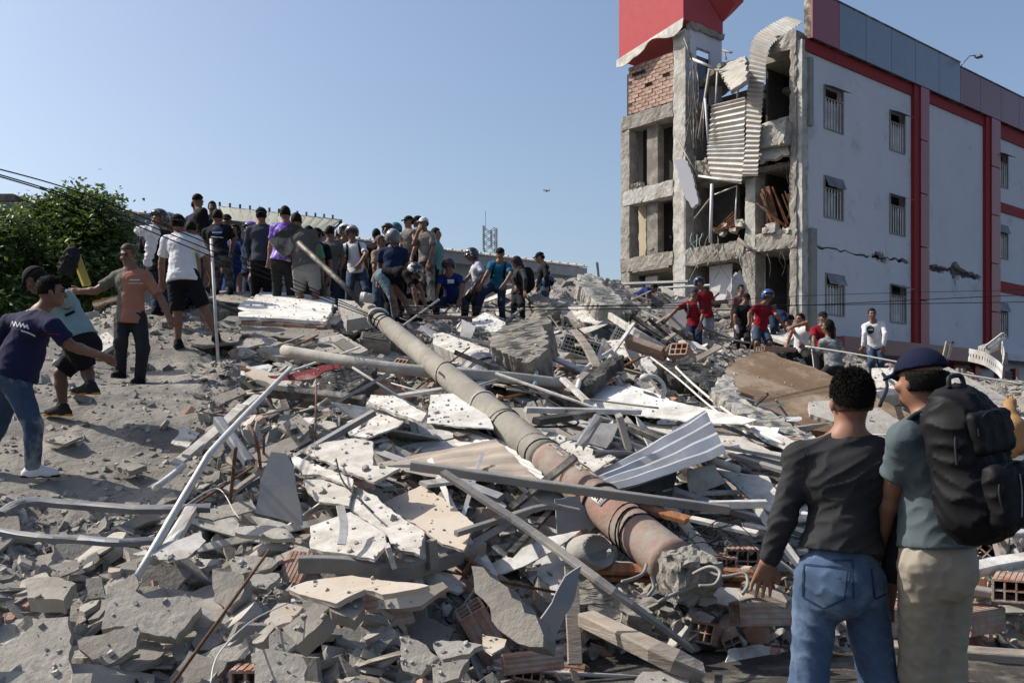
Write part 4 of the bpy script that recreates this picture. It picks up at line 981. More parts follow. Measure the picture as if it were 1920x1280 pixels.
    Sh.cap(nk - up * .15 - side * .075, nk - up * .15 + side * .075, .112, .112, .05); Sh.cap(shl, shr, .058, .058, .05); Sh.cap(nk - up * .01 - side * .02, shl, .056, .054, .05); Sh.cap(nk - up * .01 + side * .02, shr, .056, .054, .05)
    Sh.ell(pelv - up * .05 + fwd * .015, (.150 * fat, .150, .13), None, .04); Sh.ell(pelv - up * .04 - fwd * .03, (.158 * fat, .142, .13), None, .04)
    Sh.folds(.0045 + h * .1, .12, seed + 21); Sh.halfspace(hemp, -up)
    if st != 'tank':
        Sv = SDF(np.min([pelv, nk, shl, shr] + ell_ + han, 0) - .24, np.max([pelv, nk, shl, shr] + ell_ + han, 0) + .2, h)
        for i in (0, 1):
            S_, E_, H_ = (shl, shr)[i], ell_[i], han[i]
            if st == 't':
                q = S_ + (E_ - S_) * (sleeve or .74); Sv.cap(S_ - (E_ - S_) * .02, q, .060 * fat ** .5, .066 * fat ** .5, .03, cutb=True)
            else:
                Sv.cap(S_, E_, .060 * fat ** .5, .052, .03); Sv.cap(E_, E_ + (H_ - E_) * .97, .052, .040, .02, cutb=True)
        Sv.folds(.0045 + h * .1, .10, seed + 31)
        kk = .03; hh = np.maximum(kk - np.abs(Sh.a - Sv.a), 0) / kk; Sh.a = np.minimum(Sh.a, Sv.a) - hh * hh * kk * .25
    # neck opening
    Sh.cap(nk - up * .02 + fwd * .02, nk + up * .12 + fwd * .03, .062, .085, 0, op='s')
    V, Q = Sh.mesh(); shm = np_mesh('shirt', V, Q, scol, t, True)
    if gloves:
        for i in (0, 1):
            Gl = SDF(han[i] - .15, han[i] + .15, h * .9); dr_ = unit(han[i] - ell_[i]); Gl.cap(han[i] - dr_ * .03, han[i] + dr_ * .09, .04, .045, .02); V, Q = Gl.mesh(); np_mesh('glove', V, Q, M_whitecloth, t, True)
    # shoes
    for i in (0, 1):
        A_, K_ = ank[i], kne[i]; td = fw * vec(1, 1, 0); td = unit(td); 
        So = SDF(A_ - vec(.24, .24, .14), A_ + vec(.24, .24, .1), min(h, .014)); gz = A_ - vec(0, 0, .055)
        So.cap(gz - td * .045, gz + td * .15, .042, .036, .02); So.cap(A_ - vec(0, 0, .01) , gz - td * .01, .05, .048, .03); So.cap(A_, gz + td * .10, .045, .038, .03); So.halfspace(gz - vec(0, 0, .022), vec(0, 0, -1))
        V, Q = So.mesh(); so = np_mesh('shoe', V, Q, SHOES[shoe][0], t, True)
        if d < 13:
            Ss = SDF(A_ - vec(.26, .26, .14), A_ + vec(.26, .26, .1), .009); Ss.cap(gz - td * .05, gz + td * .155, .047, .041, .02); Ss.halfspace(gz - vec(0, 0, .028), vec(0, 0, -1)); Ss.halfspace(gz - vec(0, 0, .008), vec(0, 0, 1)); V, Q = Ss.mesh(); np_mesh('sole', V, Q, SHOES[shoe][1], so, True)
    info = dict(root=t, shirt=shm, pants=pan, body=body, nk=nk, pelv=pelv, side=side, up=up, fwd=fwd, han=han, base=base, hd=hd, hp=hp_, RH=RH, d=d, shl=shl, shr=shr, ank=ank, kne=kne)
    if pack:
        PK = SDF(nk - .6, nk + .6, h); bk = -fwd; c = nk - up * .24 + bk * .20; Rm = np.stack([side, fwd, up], 1)
        PK.ell(c, (.17 * pack[1], .12 * pack[1], .25 * pack[1]), Rm, .03); PK.ell(c + bk * .08 - up * .07, (.13 * pack[1], .09, .14), Rm, .02); PK.folds(.004, .15, seed)
        V, Q = PK.mesh(); o = np_mesh('backpack', V, Q, pack[0], None, True); o.location = base; tag(o, pack[2], 'backpack')
        for s_ in (-1, 1):
            mb = MB(); mb.tube(smooth_pts([nk + side * .10 * s_ + bk * .09 - up * .06, nk + side * .105 * s_ - up * .0, nk + side * .11 * s_ - bk * .12 - up * .12, nk + side * .13 * s_ - bk * .11 - up * .26, nk + side * .15 * s_ - up * .36], 4), .021, 6); mb.build('strap', pack[0], o, True)
    return info
M_visor = mat('dark_visor', (.02, .02, .025), rough=.15, bump=0, var=.05, objvar=0, spec=.6)
M_whitecloth = cloth('white', (.62, .62, .64))
C_ = dict(navy=cloth('navy', (.022, .024, .075)), black=cloth('black', (.014, .014, .018)), dgrey=cloth('dark_grey', (.045, .047, .055)), grey=cloth('grey', (.13, .125, .12)), lgrey=cloth('light_grey', (.30, .30, .31)),
          white=M_whitecloth, purple=cloth('purple_white', (.17, .08, .50), col2=(.55, .50, .66), c2scale=7, c2thr=.56, rough=.45), aqua=cloth('pale_aqua', (.30, .43, .46)), teal=cloth('teal_blue', (.02, .17, .30)),
          blue=cloth('bright_blue', (.014, .035, .16)), red=cloth('red', (.30, .012, .025)), maroon=cloth('maroon', (.22, .09, .10)), jean=cloth('blue_jean', (.055, .09, .155), var=.3, dust=.2), djean=cloth('dark_jean', (.022, .035, .075)),
          charc=cloth('charcoal', (.035, .035, .038)), khaki=cloth('khaki', (.34, .29, .22)), green=cloth('green', (.12, .32, .20)), tan=cloth('tan', (.36, .24, .17)), mint=cloth('mint', (.16, .40, .38)), slate=cloth('slate', (.06, .07, .095)),
          dblue=cloth('dark_blue', (.014, .032, .085)), floral=cloth('white_blue_print', (.55, .56, .62), col2=(.06, .08, .22), c2scale=9, c2thr=.60), camo=cloth('camouflage', (.06, .065, .075), col2=(.15, .15, .16), c2scale=9, c2thr=.52),
          patch=cloth('pale_blue_jean', (.20, .29, .34)), rose=cloth('grey_green_tee', (.17, .17, .14)), greyhood=cloth('pale_grey_hood', (.22, .23, .23), col2=(.36, .37, .37), c2scale=5, c2thr=.55), stone=cloth('stone_grey', (.07, .068, .062), col2=(.12, .115, .10), c2scale=4, dust=.35))
HM = lambda n, c, **k: mat('helmet_' + n, c, rough=.25, bump=0, var=.1, objvar=0, spec=.6, **k)
H_blue = HM('blue', (.02, .06, .16)); H_dark = HM('dark', (.02, .022, .03)); H_grey = HM('grey', (.10, .10, .11), col2=(.45, .42, .44), c2scale=12, c2thr=.58); H_white = HM('white', (.6, .6, .6)); H_bw = HM('black_white', (.02, .02, .025), col2=(.65, .65, .66), c2scale=8, c2thr=.56); H_purple = HM('purple', (.10, .05, .25)); H_teal = HM('teal', (.02, .10, .14))
SHOES = {'dark': (C_['black'], C_['dgrey']), 'white': (M_whitecloth, C_['black']), 'orange': (C_['charc'], mat('orange_sole', (.42, .19, .03), bump=0)), 'bare': (skin(1), skin(1))}
# ------------------------------------------------------------------ the people, nearest first
def split_color(info, which, matr, test):
    me = info[which].data; me.materials.append(matr)
    n = len(me.polygons); c = np.zeros(n * 3); me.polygons.foreach_get('center', c); c = c.reshape(-1, 3)
    me.polygons.foreach_set('material_index', test(c).astype(np.int32))
def decal(info, polys, which, name, mat_, off=.004, base_d=None):
    """flat marks printed on cloth: picture outlines dropped onto the garment surface"""
    o = info[which]; bvh = BVHTree.FromObject(o, DG()); V = []; Fc = []
    for poly in polys:
        ring = []; n = len(poly)
        dense = []
        for i in range(n):
            a, b = poly[i], poly[(i + 1) % n]; k = max(1, int(math.hypot(a[0] - b[0], a[1] - b[1]) / 4))
            for j in range(k): dense.append((a[0] + (b[0] - a[0]) * j / k, a[1] + (b[1] - a[1]) * j / k))
        cx = sum(p[0] for p in dense) / len(dense); cy = sum(p[1] for p in dense) / len(dense)
        rings = [dense, [(cx + (p[0] - cx) * .66, cy + (p[1] - cy) * .66) for p in dense], [(cx + (p[0] - cx) * .33, cy + (p[1] - cy) * .33) for p in dense], [(cx, cy)]]
        out = []; ok = True
        for rg in rings:
            row = []
            for p in rg:
                r = ray(*p).normalized(); hit = bvh.ray_cast(CAM - Vector(info['base']), r)
                if hit[0] is None: ok = False; break
                row.append(hit[0] + hit[1] * off)
            if not ok: break
            out.append(row)
        if not ok: continue
        s = len(V); m = len(dense)
        for row in out: V += row
        for q in range(2):
            for i in range(m): Fc.append((s + q * m + i, s + q * m + (i + 1) % m, s + (q + 1) * m + (i + 1) % m, s + (q + 1) * m + i))
        for i in range(m): Fc.append((s + 2 * m + i, s + 2 * m + (i + 1) % m, s + 3 * m))
    if V:
        oo = mesh(name, V, Fc, mat_, o, True); return oo
_dg = [None]
def DG():
    if _dg[0] is None: _dg[0] = bpy.context.evaluated_depsgraph_get()
    _dg[0].update(); return _dg[0]
def strokes(pts, w):
    """thin ribbons as quads in picture space"""
    out = []
    for i in range(len(pts) - 1):
        (x0, y0), (x1, y1) = pts[i], pts[i + 1]; L = math.hypot(x1 - x0, y1 - y0) + 1e-6; nx, ny = -(y1 - y0) / L * w / 2, (x1 - x0) / L * w / 2
        out.append([(x0 + nx, y0 + ny), (x1 + nx, y1 + ny), (x1 - nx, y1 - ny), (x0 - nx, y0 - ny)])
    return out
c = C_
M_heather = cloth('heather_grey', (.050, .051, .055), var=.35, bump=.3, dust=0); cloth('x', (.1, .1, .1))
M_bluegrey = cloth('blue_grey_tee', (.13, .17, .19), var=.12, dust=0); M_jean1 = cloth('faded_jean', (.10, .16, .27), var=.25, dust=.2, dustcol=(.19, .25, .33), dscale=3); M_khk = cloth('beige_trousers', (.45, .40, .32), var=.1, dust=0)
m1 = person('man in a dark grey long-sleeved shirt and torn faded jeans seen from behind', 3.9, (1596, 752), (1590, 826, .02), (1575, 1072), [(1467, 978), (1694, 988)], [(1442, 1052, .5), (1668, 1090, .3)], [(1516, 1290), (1648, 1290)], [(1498, 1500), (1652, 1500)],
            yaw=178, shirt=('long', M_heather), pants=('long', M_jean1), tone=0, top=('fade', None), shoe='dark', h=.0068, hem=-.085, seed=1, esign=(.1, .1), fat=.87, sh=[(1500, 860), (1680, 860)])
m2 = person('man in a dark blue cap and blue-grey tee with a large black backpack', 3.78, (1724, 712), (1748, 782, .02), (1756, 1040), [(1672, 915), (1850, 915)], [(1650, 1010, .6), (1810, 985, .6)], [(1722, 1260), (1775, 1260)], [(1735, 1510), (1790, 1510)],
            yaw=214, hyaw=210, shirt=('t', M_bluegrey), pants=('long', M_khk), tone=0, top=('cap', cloth('cap_navy', (.010, .014, .045), bump=.1)), shoe='dark', h=.0072, hem=-.035, seed=2, scale=1.02, fat=.86, hs=.90)
def strands(info, n, L, seed, off=(0, 0)):
    o = [c_ for c_ in info['root'].children if c_.name.startswith('hair')][0]; me = o.data; rs = np.random.RandomState(seed)
    c_ = np.zeros(len(me.polygons) * 3); me.polygons.foreach_get('center', c_); c_ = c_.reshape(-1, 3); nn = np.zeros(len(me.polygons) * 3); me.polygons.foreach_get('normal', nn); nn = nn.reshape(-1, 3)
    k = rs.randint(0, len(c_), n); k = k[(nn[k] @ (c_[k] - info['hd']).T).diagonal() > 0] if False else k
    p = c_[k] + rs.normal(size=(n, 3)) * .003; N = nn[k]; dz = (c_[k][:, 2] - info['hd'][2])[:, None]; flow = np.array([0, 0, -1.]) * .55 + np.array([info['RH'][0, 1], info['RH'][1, 1], 0]) * .25
    ln_ = L * (.12 + 1.1 * np.clip(dz / .12, 0, 1)); dr_ = N * .7 + flow + rs.normal(size=(n, 3)) * .22; dr_ /= np.linalg.norm(dr_, axis=1)[:, None]; sd_ = np.cross(dr_, rs.normal(size=(n, 3))); sd_ /= np.linalg.norm(sd_, axis=1)[:, None]
    mid = p + dr_ * ln_ * .55 + sd_ * .0; tip = p + dr_ * ln_ + flow * ln_ * .3; w = .0011
    V = np.stack([p - sd_ * w, p + sd_ * w, mid + sd_ * w * .8, mid - sd_ * w * .8, tip + sd_ * w * .2, tip - sd_ * w * .2], 1).reshape(-1, 3); b = (np.arange(n) * 6)[:, None]
    Fq = np.concatenate([np.array([[0, 1, 2, 3]]) + b, np.array([[3, 2, 4, 5]]) + b]); np_mesh('hair_strands', V, Fq, M_hair, info['root'])
strands(m1, 30000, .012, 1); strands(m2, 6000, .010, 2); strands(p3_later, 0, 0, 0) if False else None
# denim details of the nearest man
M_stitch = cloth('denim_stitch', (.045, .07, .13), dust=0); M_stitch2 = cloth('pale_denim', (.17, .25, .38), dust=0)
for pk in ([(1508, 1058), (1590, 1064), (1584, 1122), (1545, 1140), (1505, 1118)], [(1633, 1066), (1660, 1062), (1662, 1112), (1640, 1122)]):
    decal(m1, strokes(pk + [pk[0]], 3.2), 'pants', 'pocket_seam', M_stitch, .003)
decal(m1, strokes([(1497, 1042), (1560, 1050), (1600, 1050), (1660, 1040)], 3), 'pants', 'waistband_seam', M_stitch, .003); decal(m1, strokes([(1598, 1050), (1600, 1120)], 3), 'pants', 'back_seam', M_stitch, .003)
decal(m1, [[(1590, 1014), (1598, 1014), (1602, 1040), (1593, 1040)]], 'pants', 'belt_loop', M_jean1, .007)
for q in ([(1456, 1200), (1476, 1180), (1480, 1210), (1470, 1250), (1455, 1240)],): decal(m1, [q], 'pants', 'frayed_tear', M_stitch2, .004)
decal(m1, strokes([(1505, 900), (1512, 840), (1540, 800)], 2.2), 'shirt', 'sleeve_seam', M_heather, .004); decal(m1, strokes([(1672, 900), (1664, 840), (1636, 800)], 2.2), 'shirt', 'sleeve_seam', M_heather, .004)
# cap button and eyelets
M_redc = cloth('cap_red', (.45, .03, .04))
for a, b_, c__ in ((0, -.01, .130), (.05, -.045, .105), (-.05, -.045, .105)):
    S_ = SDF(m2['hp'](a, b_, c__) - .03, m2['hp'](a, b_, c__) + .03, .003); S_.ell(m2['hp'](a, b_, c__), (.011,) * 3 if a == 0 else (.006,) * 3, None, 0); V, Q = S_.mesh(); np_mesh('cap_button', V, Q, M_redc, m2['root'], True)
# big black backpack, hanging from the shoulders
M_bp = cloth('backpack_black', (.012, .012, .014), rough=.6, bump=.2, bscale=40, dust=.05); M_bp2 = cloth('backpack_trim', (.035, .036, .04), rough=.5); M_strp = cloth('pale_stripe', (.35, .35, .36))
bp = empty('backpack', (0, 0, 0), 0, 'bulging black backpack with pale stripes worn by the man in the blue cap', 'backpack')
cB = vec(*P(1820, 868, 3.46)); upB = unit(vec(-.16, .05, 1)); outB = unit(vec(.50, -.82, -.1)); sdB = unit(np.cross(upB, outB)); outB = np.cross(sdB, upB); RB = np.stack([sdB, outB, upB], 1)
S_ = SDF(cB - .42, cB + .42, .009); S_.rbx(cB - upB * .03, (.150, .095, .235), .085, RB, .04); S_.ell(cB - upB * .13 + outB * .02, (.155, .125, .14), RB, .05); S_.ell(cB + upB * .17 - outB * .02, (.125, .10, .11), RB, .05); S_.folds(.009, .10, 5); V, Q = S_.mesh(); np_mesh('main_bag', V, Q, M_bp, bp, True)
S_ = SDF(cB - .42, cB + .42, .009); S_.rbx(cB - upB * .12 + outB * .125, (.112, .05, .115), .048, RB, .02); S_.folds(.006, .08, 6); V, Q = S_.mesh(); np_mesh('front_pocket', V, Q, M_bp, bp, True)
S_ = SDF(cB - .42, cB + .42, .009); S_.rbx(cB + upB * .10 + outB * .095, (.105, .030, .075), .028, RB, .02); S_.folds(.005, .08, 7); V, Q = S_.mesh(); np_mesh('upper_pocket', V, Q, M_bp, bp, True)
def bpt(a, b, c__): return cB + sdB * a + outB * b + upB * c__
def tubem(name, pts, r, m, parent, n=7, sm=6): mb = MB(); mb.tube(smooth_pts(pts, sm), r, n); return mb.build(name, m, parent, True)
for s_ in (-.02, .012, .044): tubem('stripe', [bpt(s_ - .02, .178, -.19), bpt(s_, .182, -.11), bpt(s_ + .012, .178, -.05)], .0022, M_strp, bp)
tubem('zip', [bpt(.106 * math.sin(t), .158, -.12 + .112 * math.cos(t)) for t in np.linspace(-2, 2, 11)], .004, M_bp2, bp)
tubem('zip', [bpt(.150 * math.sin(t), .055, -.01 + .232 * math.cos(t)) for t in np.linspace(-1.5, 1.5, 11)], .005, M_bp2, bp)
tubem('zip', [bpt(.098 * math.sin(t), .118, .10 + .07 * math.cos(t)) for t in np.linspace(-1.7, 1.7, 9)], .003, M_bp2, bp)
S0 = vec(*P(1742, 772, 3.62)); S1 = m2['base'] if False else None
Rr = lambda a, b, dd: vec(*P(a, b, dd))
def strap(pts, w, name='shoulder_strap'):
    pts = smooth_pts(pts, 6); V = []; Fc = []
    for i, p in enumerate(pts):
        t = (pts[min(i + 1, len(pts) - 1)] - pts[max(0, i - 1)]).normalized(); sd_ = Vector(sdB) * .85 + Vector((0, .5, .1)); sd_ = (sd_ - t * sd_.dot(t)).normalized()
        V += [p - sd_ * w / 2, p + sd_ * w / 2]
    for i in range(len(pts) - 1): Fc.append((2 * i, 2 * i + 1, 2 * i + 3, 2 * i + 2))
    o = mesh(name, V, Fc, M_bp2, bp, True); o.modifiers.new('s', 'SOLIDIFY').thickness = .014
strap([Rr(1815, 778, 3.55), Rr(1780, 762, 3.6), Rr(1740, 762, 3.62), Rr(1712, 776, 3.70), Rr(1697, 800, 3.82), Rr(1700, 850, 3.95)], .06)
strap([Rr(1800, 770, 3.6), Rr(1812, 760, 3.75), Rr(1822, 775, 3.9)], .06); tubem('grab_handle', [bpt(-.04, 0, .27), bpt(-.03, .0, .305), bpt(.03, .0, .305), bpt(.04, 0, .27)], .009, M_bp2, bp)
# --- middle distance, left
p3 = person('man in a navy polo with white lettering on the back reaching his hand out', 7.8, (97, 548), (72, 588), (28, 700), [(-8, 650), (133, 648)], [(-25, 700, .3), (188, 666, -.2)], [(-5, 800), (62, 795)], [(-45, 890), (62, 893)],
            yaw=118, hyaw=115, shirt=('t', c['navy']), pants=('long', c['jean']), tone=1, top=('hair', None), shoe='white', h=.0095, hem=.02, sh=[(18, 605), (100, 612)], esign=(.3, .2), ksign=(.3, -.3), seed=3, fat=1.12)
strands(p3, 5000, .012, 3)
decal(p3, strokes([(20, 612), (24, 602), (27, 612), (30, 603), (33, 613), (38, 604), (39, 614), (44, 606), (46, 615), (51, 609), (54, 617), (46, 611), (36, 608)], 1.6) + strokes([(40, 620), (48, 622), (56, 625), (66, 630)], 2.6), 'shirt', 'back_lettering', M_whitecloth, .004)
decal(p3, strokes([(75, 626), (92, 625), (112, 627)], 1.2), 'shirt', 'sleeve_piping', M_redc, .004)
p4 = person('bending man in a pale aqua top, black cap and orange-soled shoes', 8.9, (66, 525), (100, 543), (150, 640), [(95, 592), (123, 585)], [(88, 620, -.3), (130, 622, -.3)], [(113, 700), (162, 690)], [(118, 778), (170, 738)],
            yaw=-100, hyaw=-95, hpitch=38, shirt=('t', c['aqua']), pants=('shorts', c['black']), tone=2, top=('cap', c['black']), shoe='orange', h=.010, hem=-.02, sleeve=.35, sh=[(92, 556), (122, 558)], ksign=(-.3, .3), seed=4, fat=1.05)
decal(p4, strokes([(122, 592), (140, 584), (158, 583), (172, 590)], 5), 'shirt', 'black_band', c['black'], .005)
p5 = person('man walking downhill in a half grey half salmon tee with a shaved head', 11.1, (240, 478), (247, 505), (245, 592), [(180, 545), (303, 562)], [(152, 546, -.1), (316, 592, -.3)], [(226, 645), (268, 652)], [(226, 708), (262, 720)],
            yaw=-5, hyaw=-12, hpitch=16, shirt=('t', c['rose']), pants=('long', c['charc']), tone=1, top=('short', None), h=.0105, hem=.09, seed=5, ksign=(-.5, -.3))
M_salm = cloth('salmon', (.48, .22, .155)); split_color(p5, 'shirt', M_salm, lambda q: (q[:, 0] > -.045)); M_ggr = cloth('grey_green', (.22, .215, .18)); 
decal(p5, strokes([(243, 525), (262, 525)], 2) + strokes([(240, 531), (268, 531)], 1.2), 'shirt', 'chest_print', M_whitecloth, .004)
p6 = person('man in a white tee and black shorts holding a white pipe, back turned', 12.3, (334, 420), (340, 440), (343, 515), [(303, 492), (388, 488)], [(303, 526, .3), (397, 524, .2)], [(333, 588), (382, 578)], [(334, 652), (405, 640)],
            yaw=182, shirt=('t', c['white']), pants=('shorts', c['black']), tone=1, top=('capback', c['black']), hem=.10, seed=6, h=.0115, fat=1.08, sh=[(312, 452), (370, 453)])
mb = MB(); mb.tube([P(396, 448, 12.15), P(409, 678, 11.9)], .019, 8); o = mb.build('white_pipe', M_whitem, None, True); tag(o, 'long white pipe held upright by the man in black shorts', 'pipe')
p7 = person('man in a black polo with a round blue emblem on his back', 15.7, (408, 408), (406, 424), (412, 480), [(386, 450), (438, 450)], [(395, 470, .8), (433, 478, .3)], [(405, 518), (430, 518)], [(404, 553), (431, 553)],
            yaw=182, shirt=('t', c['black']), pants=('long', c['camo']), tone=1, seed=7, hem=.06)
ring = [(407 + 11 * math.cos(t), 433 + 8 * math.sin(t)) for t in np.linspace(0, 2 * math.pi, 17)[:-1]]; decal(p7, [ring], 'shirt', 'back_emblem', cloth('emblem_blue', (.06, .10, .19)), .004); decal(p7, strokes([(398, 436), (416, 436)], 2) + strokes([(396, 444), (418, 446)], 1.6), 'shirt', 'back_emblem_text', M_whitecloth, .007)
def crowd(label, d, x, top_y, feet_y, yaw=180, shirt=('t', 'black'), pants=('long', 'djean'), top=('hair', None), tone=1, lean=0, arms=0, seed=0, hpitch=0, hyaw=None, pack=None, **kw):
    s = F / d; rs = random.Random(seed); f = 1 if math.cos(R(yaw)) > 0 else -1
    n = (x + lean * .2, top_y + .27 * s); pl = (x - lean * .5, top_y + .78 * s); w = .2 * s * max(.45, abs(math.cos(R(yaw))))
    el = [(n[0] - w * 1.15, n[1] + .30 * s), (n[0] + w * 1.15, n[1] + .30 * s)]; ha = [(el[0][0] + rs.uniform(-.03, .1) * s, el[0][1] + (.24, .15, .05)[arms] * s, -.4), (el[1][0] + rs.uniform(-.1, .03) * s, el[1][1] + (.24, .1, .22)[arms] * s, -.4)]
    kn = [(pl[0] - .08 * s, pl[1] + .42 * s), (pl[0] + .09 * s, pl[1] + .42 * s)]; fo = [(pl[0] - .10 * s, max(feet_y, pl[1] + .5 * s)), (pl[0] + .11 * s, max(feet_y, pl[1] + .5 * s) - 3)]
    return person(label, d, (x + lean * .35, top_y + .115 * s), n, pl, el, ha, kn, fo, yaw=yaw, hyaw=hyaw, hpitch=hpitch, shirt=(shirt[0], c[shirt[1]]), pants=(pants[0], c[pants[1]]), top=top, tone=tone, seed=seed, pack=pack, **kw)
crowd('man in a dark top standing highest on the heap, turned to the right', 18, 376, 365, 545, 130, ('long', 'black'), lean=-14, seed=8, hpitch=20)
crowd('person half hidden behind the highest man, only the dark head clear', 19, 398, 378, 560, 20, ('t', 'dblue'), seed=9, tone=2)
crowd('person whose dark hair just shows left of the highest man', 19.5, 368, 376, 560, 160, ('t', 'navy'), seed=10)
p10 = person('rider in a black and white helmet just left of the white tee man', 13.6, (298, 413), (291, 433), (298, 502), [(268, 468), (318, 470)], [(262, 440, -.4), (318, 500, -.2)], [(292, 545), (312, 545)], [(292, 590), (314, 588)], yaw=170, hyaw=-30, shirt=('long', c['black']), pants=('long', c['djean']), top=('helmet', H_bw), seed=11)
crowd('short dark-haired person squeezed between the white tee and black polo', 14.8, 358, 416, 570, 190, ('t', 'tan'), seed=12, tone=1)
crowd('person in a grey helmet close behind the backwards black cap', 14.6, 318, 404, 580, 170, ('long', 'dblue'), top=('helmet', H_grey), seed=13)
crowd('long-haired woman in a blue dress facing the camera', 17, 440, 421, 590, -25, ('t', 'blue'), ('skirt', 'blue'), top=('long', None), seed=14, arms=1)
crowd('rider in a purple helmet and dark blue shirt with folded arms', 16.4, 470, 420, 590, -60, ('long', 'dblue'), top=('helmet', H_purple), seed=15, arms=2)
crowd('dark-capped head beside the emblem polo man, looking down', 17.5, 425, 402, 575, 10, ('t', 'black'), top=('cap', c['black']), seed=16, tone=2)
crowd('man in a slate long-sleeved top and dark cap, back turned', 15.5, 490, 390, 600, 188, ('long', 'slate'), ('long', 'black'), top=('capback', c['black']), seed=17)
p15 = person('man in a shiny purple and white jersey with a satchel, back turned', 15.2, (535, 402), (537, 420), (528, 482), [(508, 456), (562, 452)], [(505, 486, .2), (566, 476, .6)], [(520, 535), (545, 535)], [(518, 592), (546, 592)], yaw=184, shirt=('t', c['purple']), pants=('long', c['charc']), top=('hair', None), seed=18, tone=0)
bag = rough_slab('satchel', [(-.24, -.17), (.24, -.17), (.24, .17), (-.24, .17)], .10, frame_from(Vector(P(541, 447, 14.85)), Vector((.1, -1, .2)), Vector((.75, .1, .62))), c['stone'], 1, .004, .1); tag(bag, 'square dark grey satchel slung across the purple jersey', 'bag')
p16 = person('heavy man in a grey-brown tee and pale shorts, back turned', 14.9, (556, 415), (562, 434), (573, 495), [(548, 468), (590, 464)], [(552, 492, .6), (587, 492, .2)], [(562, 545), (592, 545)], [(563, 596), (592, 596)], yaw=180, shirt=('t', c['grey']), pants=('shorts', c['lgrey']), seed=19, fat=1.15)
crowd('man in a black tee just right of the grey-brown tee, turned right', 16.2, 597, 428, 590, 150, ('t', 'black'), ('long', 'stone'), top=('cap', c['black']), seed=20, lean=-6)
crowd('person in a green top hidden behind the grey-brown tee', 16.0, 580, 425, 590, 160, ('t', 'green'), ('long', 'grey'), seed=21)
crowd('man with a shaved neck and grey shirt in front of the awning post', 17.4, 619, 425, 600, 170, ('t', 'grey'), seed=22)
crowd('person in a white helmet behind the spotted-helmet man', 18.8, 646, 423, 600, 20, ('t', 'dgrey'), top=('helmet', H_white), seed=23)
crowd('man in a black shirt close behind the white-tee helmet man on his left', 19.2, 637, 430, 600, 190, ('t', 'black'), seed=24)
p21 = person('man in a spotted grey helmet, white tee and jeans facing the camera', 18.2, (660, 438), (661, 455), (668, 508), [(638, 478), (686, 478)], [(628, 497, -.3), (675, 494, -.6)], [(655, 545), (686, 545)], [(652, 592), (690, 592)], yaw=8, hpitch=15, shirt=('t', c['white']), pants=('long', c['jean']), top=('helmet', H_grey), seed=25, pack=(c['black'], .7, 'black backpack whose straps cross the white tee of the helmet man'))
crowd('man with a bare neck and black tee, back turned, beside the white tee', 18.9, 706, 430, 610, 175, ('t', 'black'), seed=26)
crowd('man in a tan shirt in profile behind the bent helper', 17.8, 714, 442, 605, 60, ('t', 'tan'), ('long', 'jean'), top=('short', None), seed=27)
crowd('broad rider in a navy tee and streaked helmet, back turned', 16.9, 737, 434, 600, 176, ('t', 'dblue'), ('long', 'black'), top=('fullhelmet', H_grey), seed=28, fat=1.12)
crowd('rider in a glossy black helmet behind the streaked helmet', 19.5, 727, 422, 600, -30, ('t', 'black'), top=('helmet', H_dark), seed=29)
crowd('rider in a dull teal helmet behind the streaked helmet', 19.8, 743, 421, 600, 160, ('t', 'dgrey'), top=('helmet', H_teal), seed=30)
crowd('man in a black cap and grey vest looking left from the high slab', 19.4, 766, 405, 560, -50, ('tank', 'stone'), ('long', 'black'), top=('cap', c['black']), seed=31, tone=0)
crowd('person in a black cap just behind the white-capped man', 19.8, 783, 405, 560, -70, ('t', 'black'), top=('cap', c['black']), seed=32)
p28 = person('man in a white cap with a hand at his face on the high slab', 18.6, (794, 419), (796, 436), (800, 488), [(776, 458), (812, 468)], [(784, 434, -.6), (804, 492, -.2)], [(793, 528), (808, 528)], [(790, 572), (810, 572)], yaw=-35, shirt=('t', c['stone']), pants=('long', c['stone']), top=('cap', c['white']), seed=33)
crowd('man in a mint tee in profile looking right', 19.6, 818, 428, 580, 75, ('t', 'mint'), ('long', 'black'), seed=34, arms=2, tone=0)
p30 = person('helper bent double in a black tee and pale jeans with a white helmet', 16.5, (777, 510), (768, 512), (722, 520), [(776, 542), (788, 540)], [(780, 568, -.2), (797, 572, -.2)], [(738, 560), (755, 558)], [(742, 606), (772, 602)], yaw=90, hyaw=95, hpitch=55, shirt=('t', c['black']), pants=('long', c['patch']), top=('fullhelmet', H_bw), seed=35, sh=[(762, 516), (768, 514)], hem=.02)
p31 = person('man in a bright blue tee and dark helmet crouching to dig', 18.8, (841, 499), (843, 514), (848, 556), [(822, 538), (868, 538)], [(815, 565, -.5), (862, 562, -.5)], [(818, 572), (872, 572)], [(818, 600), (870, 600)], yaw=-8, hpitch=30, shirt=('t', c['blue']), pants=('long', c['djean']), top=('helmet', H_dark), seed=36, ksign=(-1, -1))
decal(p31, [[(839, 524), (851, 524), (851, 531), (839, 531)]], 'shirt', 'chest_print', M_whitecloth, .006)
p32 = person('rider in a white printed shirt and black-white helmet facing left', 19.8, (884, 479), (894, 492), (898, 538), [(880, 518), (905, 518)], [(868, 532, -.2), (890, 538, -.3)], [(876, 560), (890, 565)], [(872, 598), (892, 600)], yaw=-80, hpitch=15, shirt=('t', c['floral']), pants=('long', c['charc']), top=('fullhelmet', H_bw), seed=37)
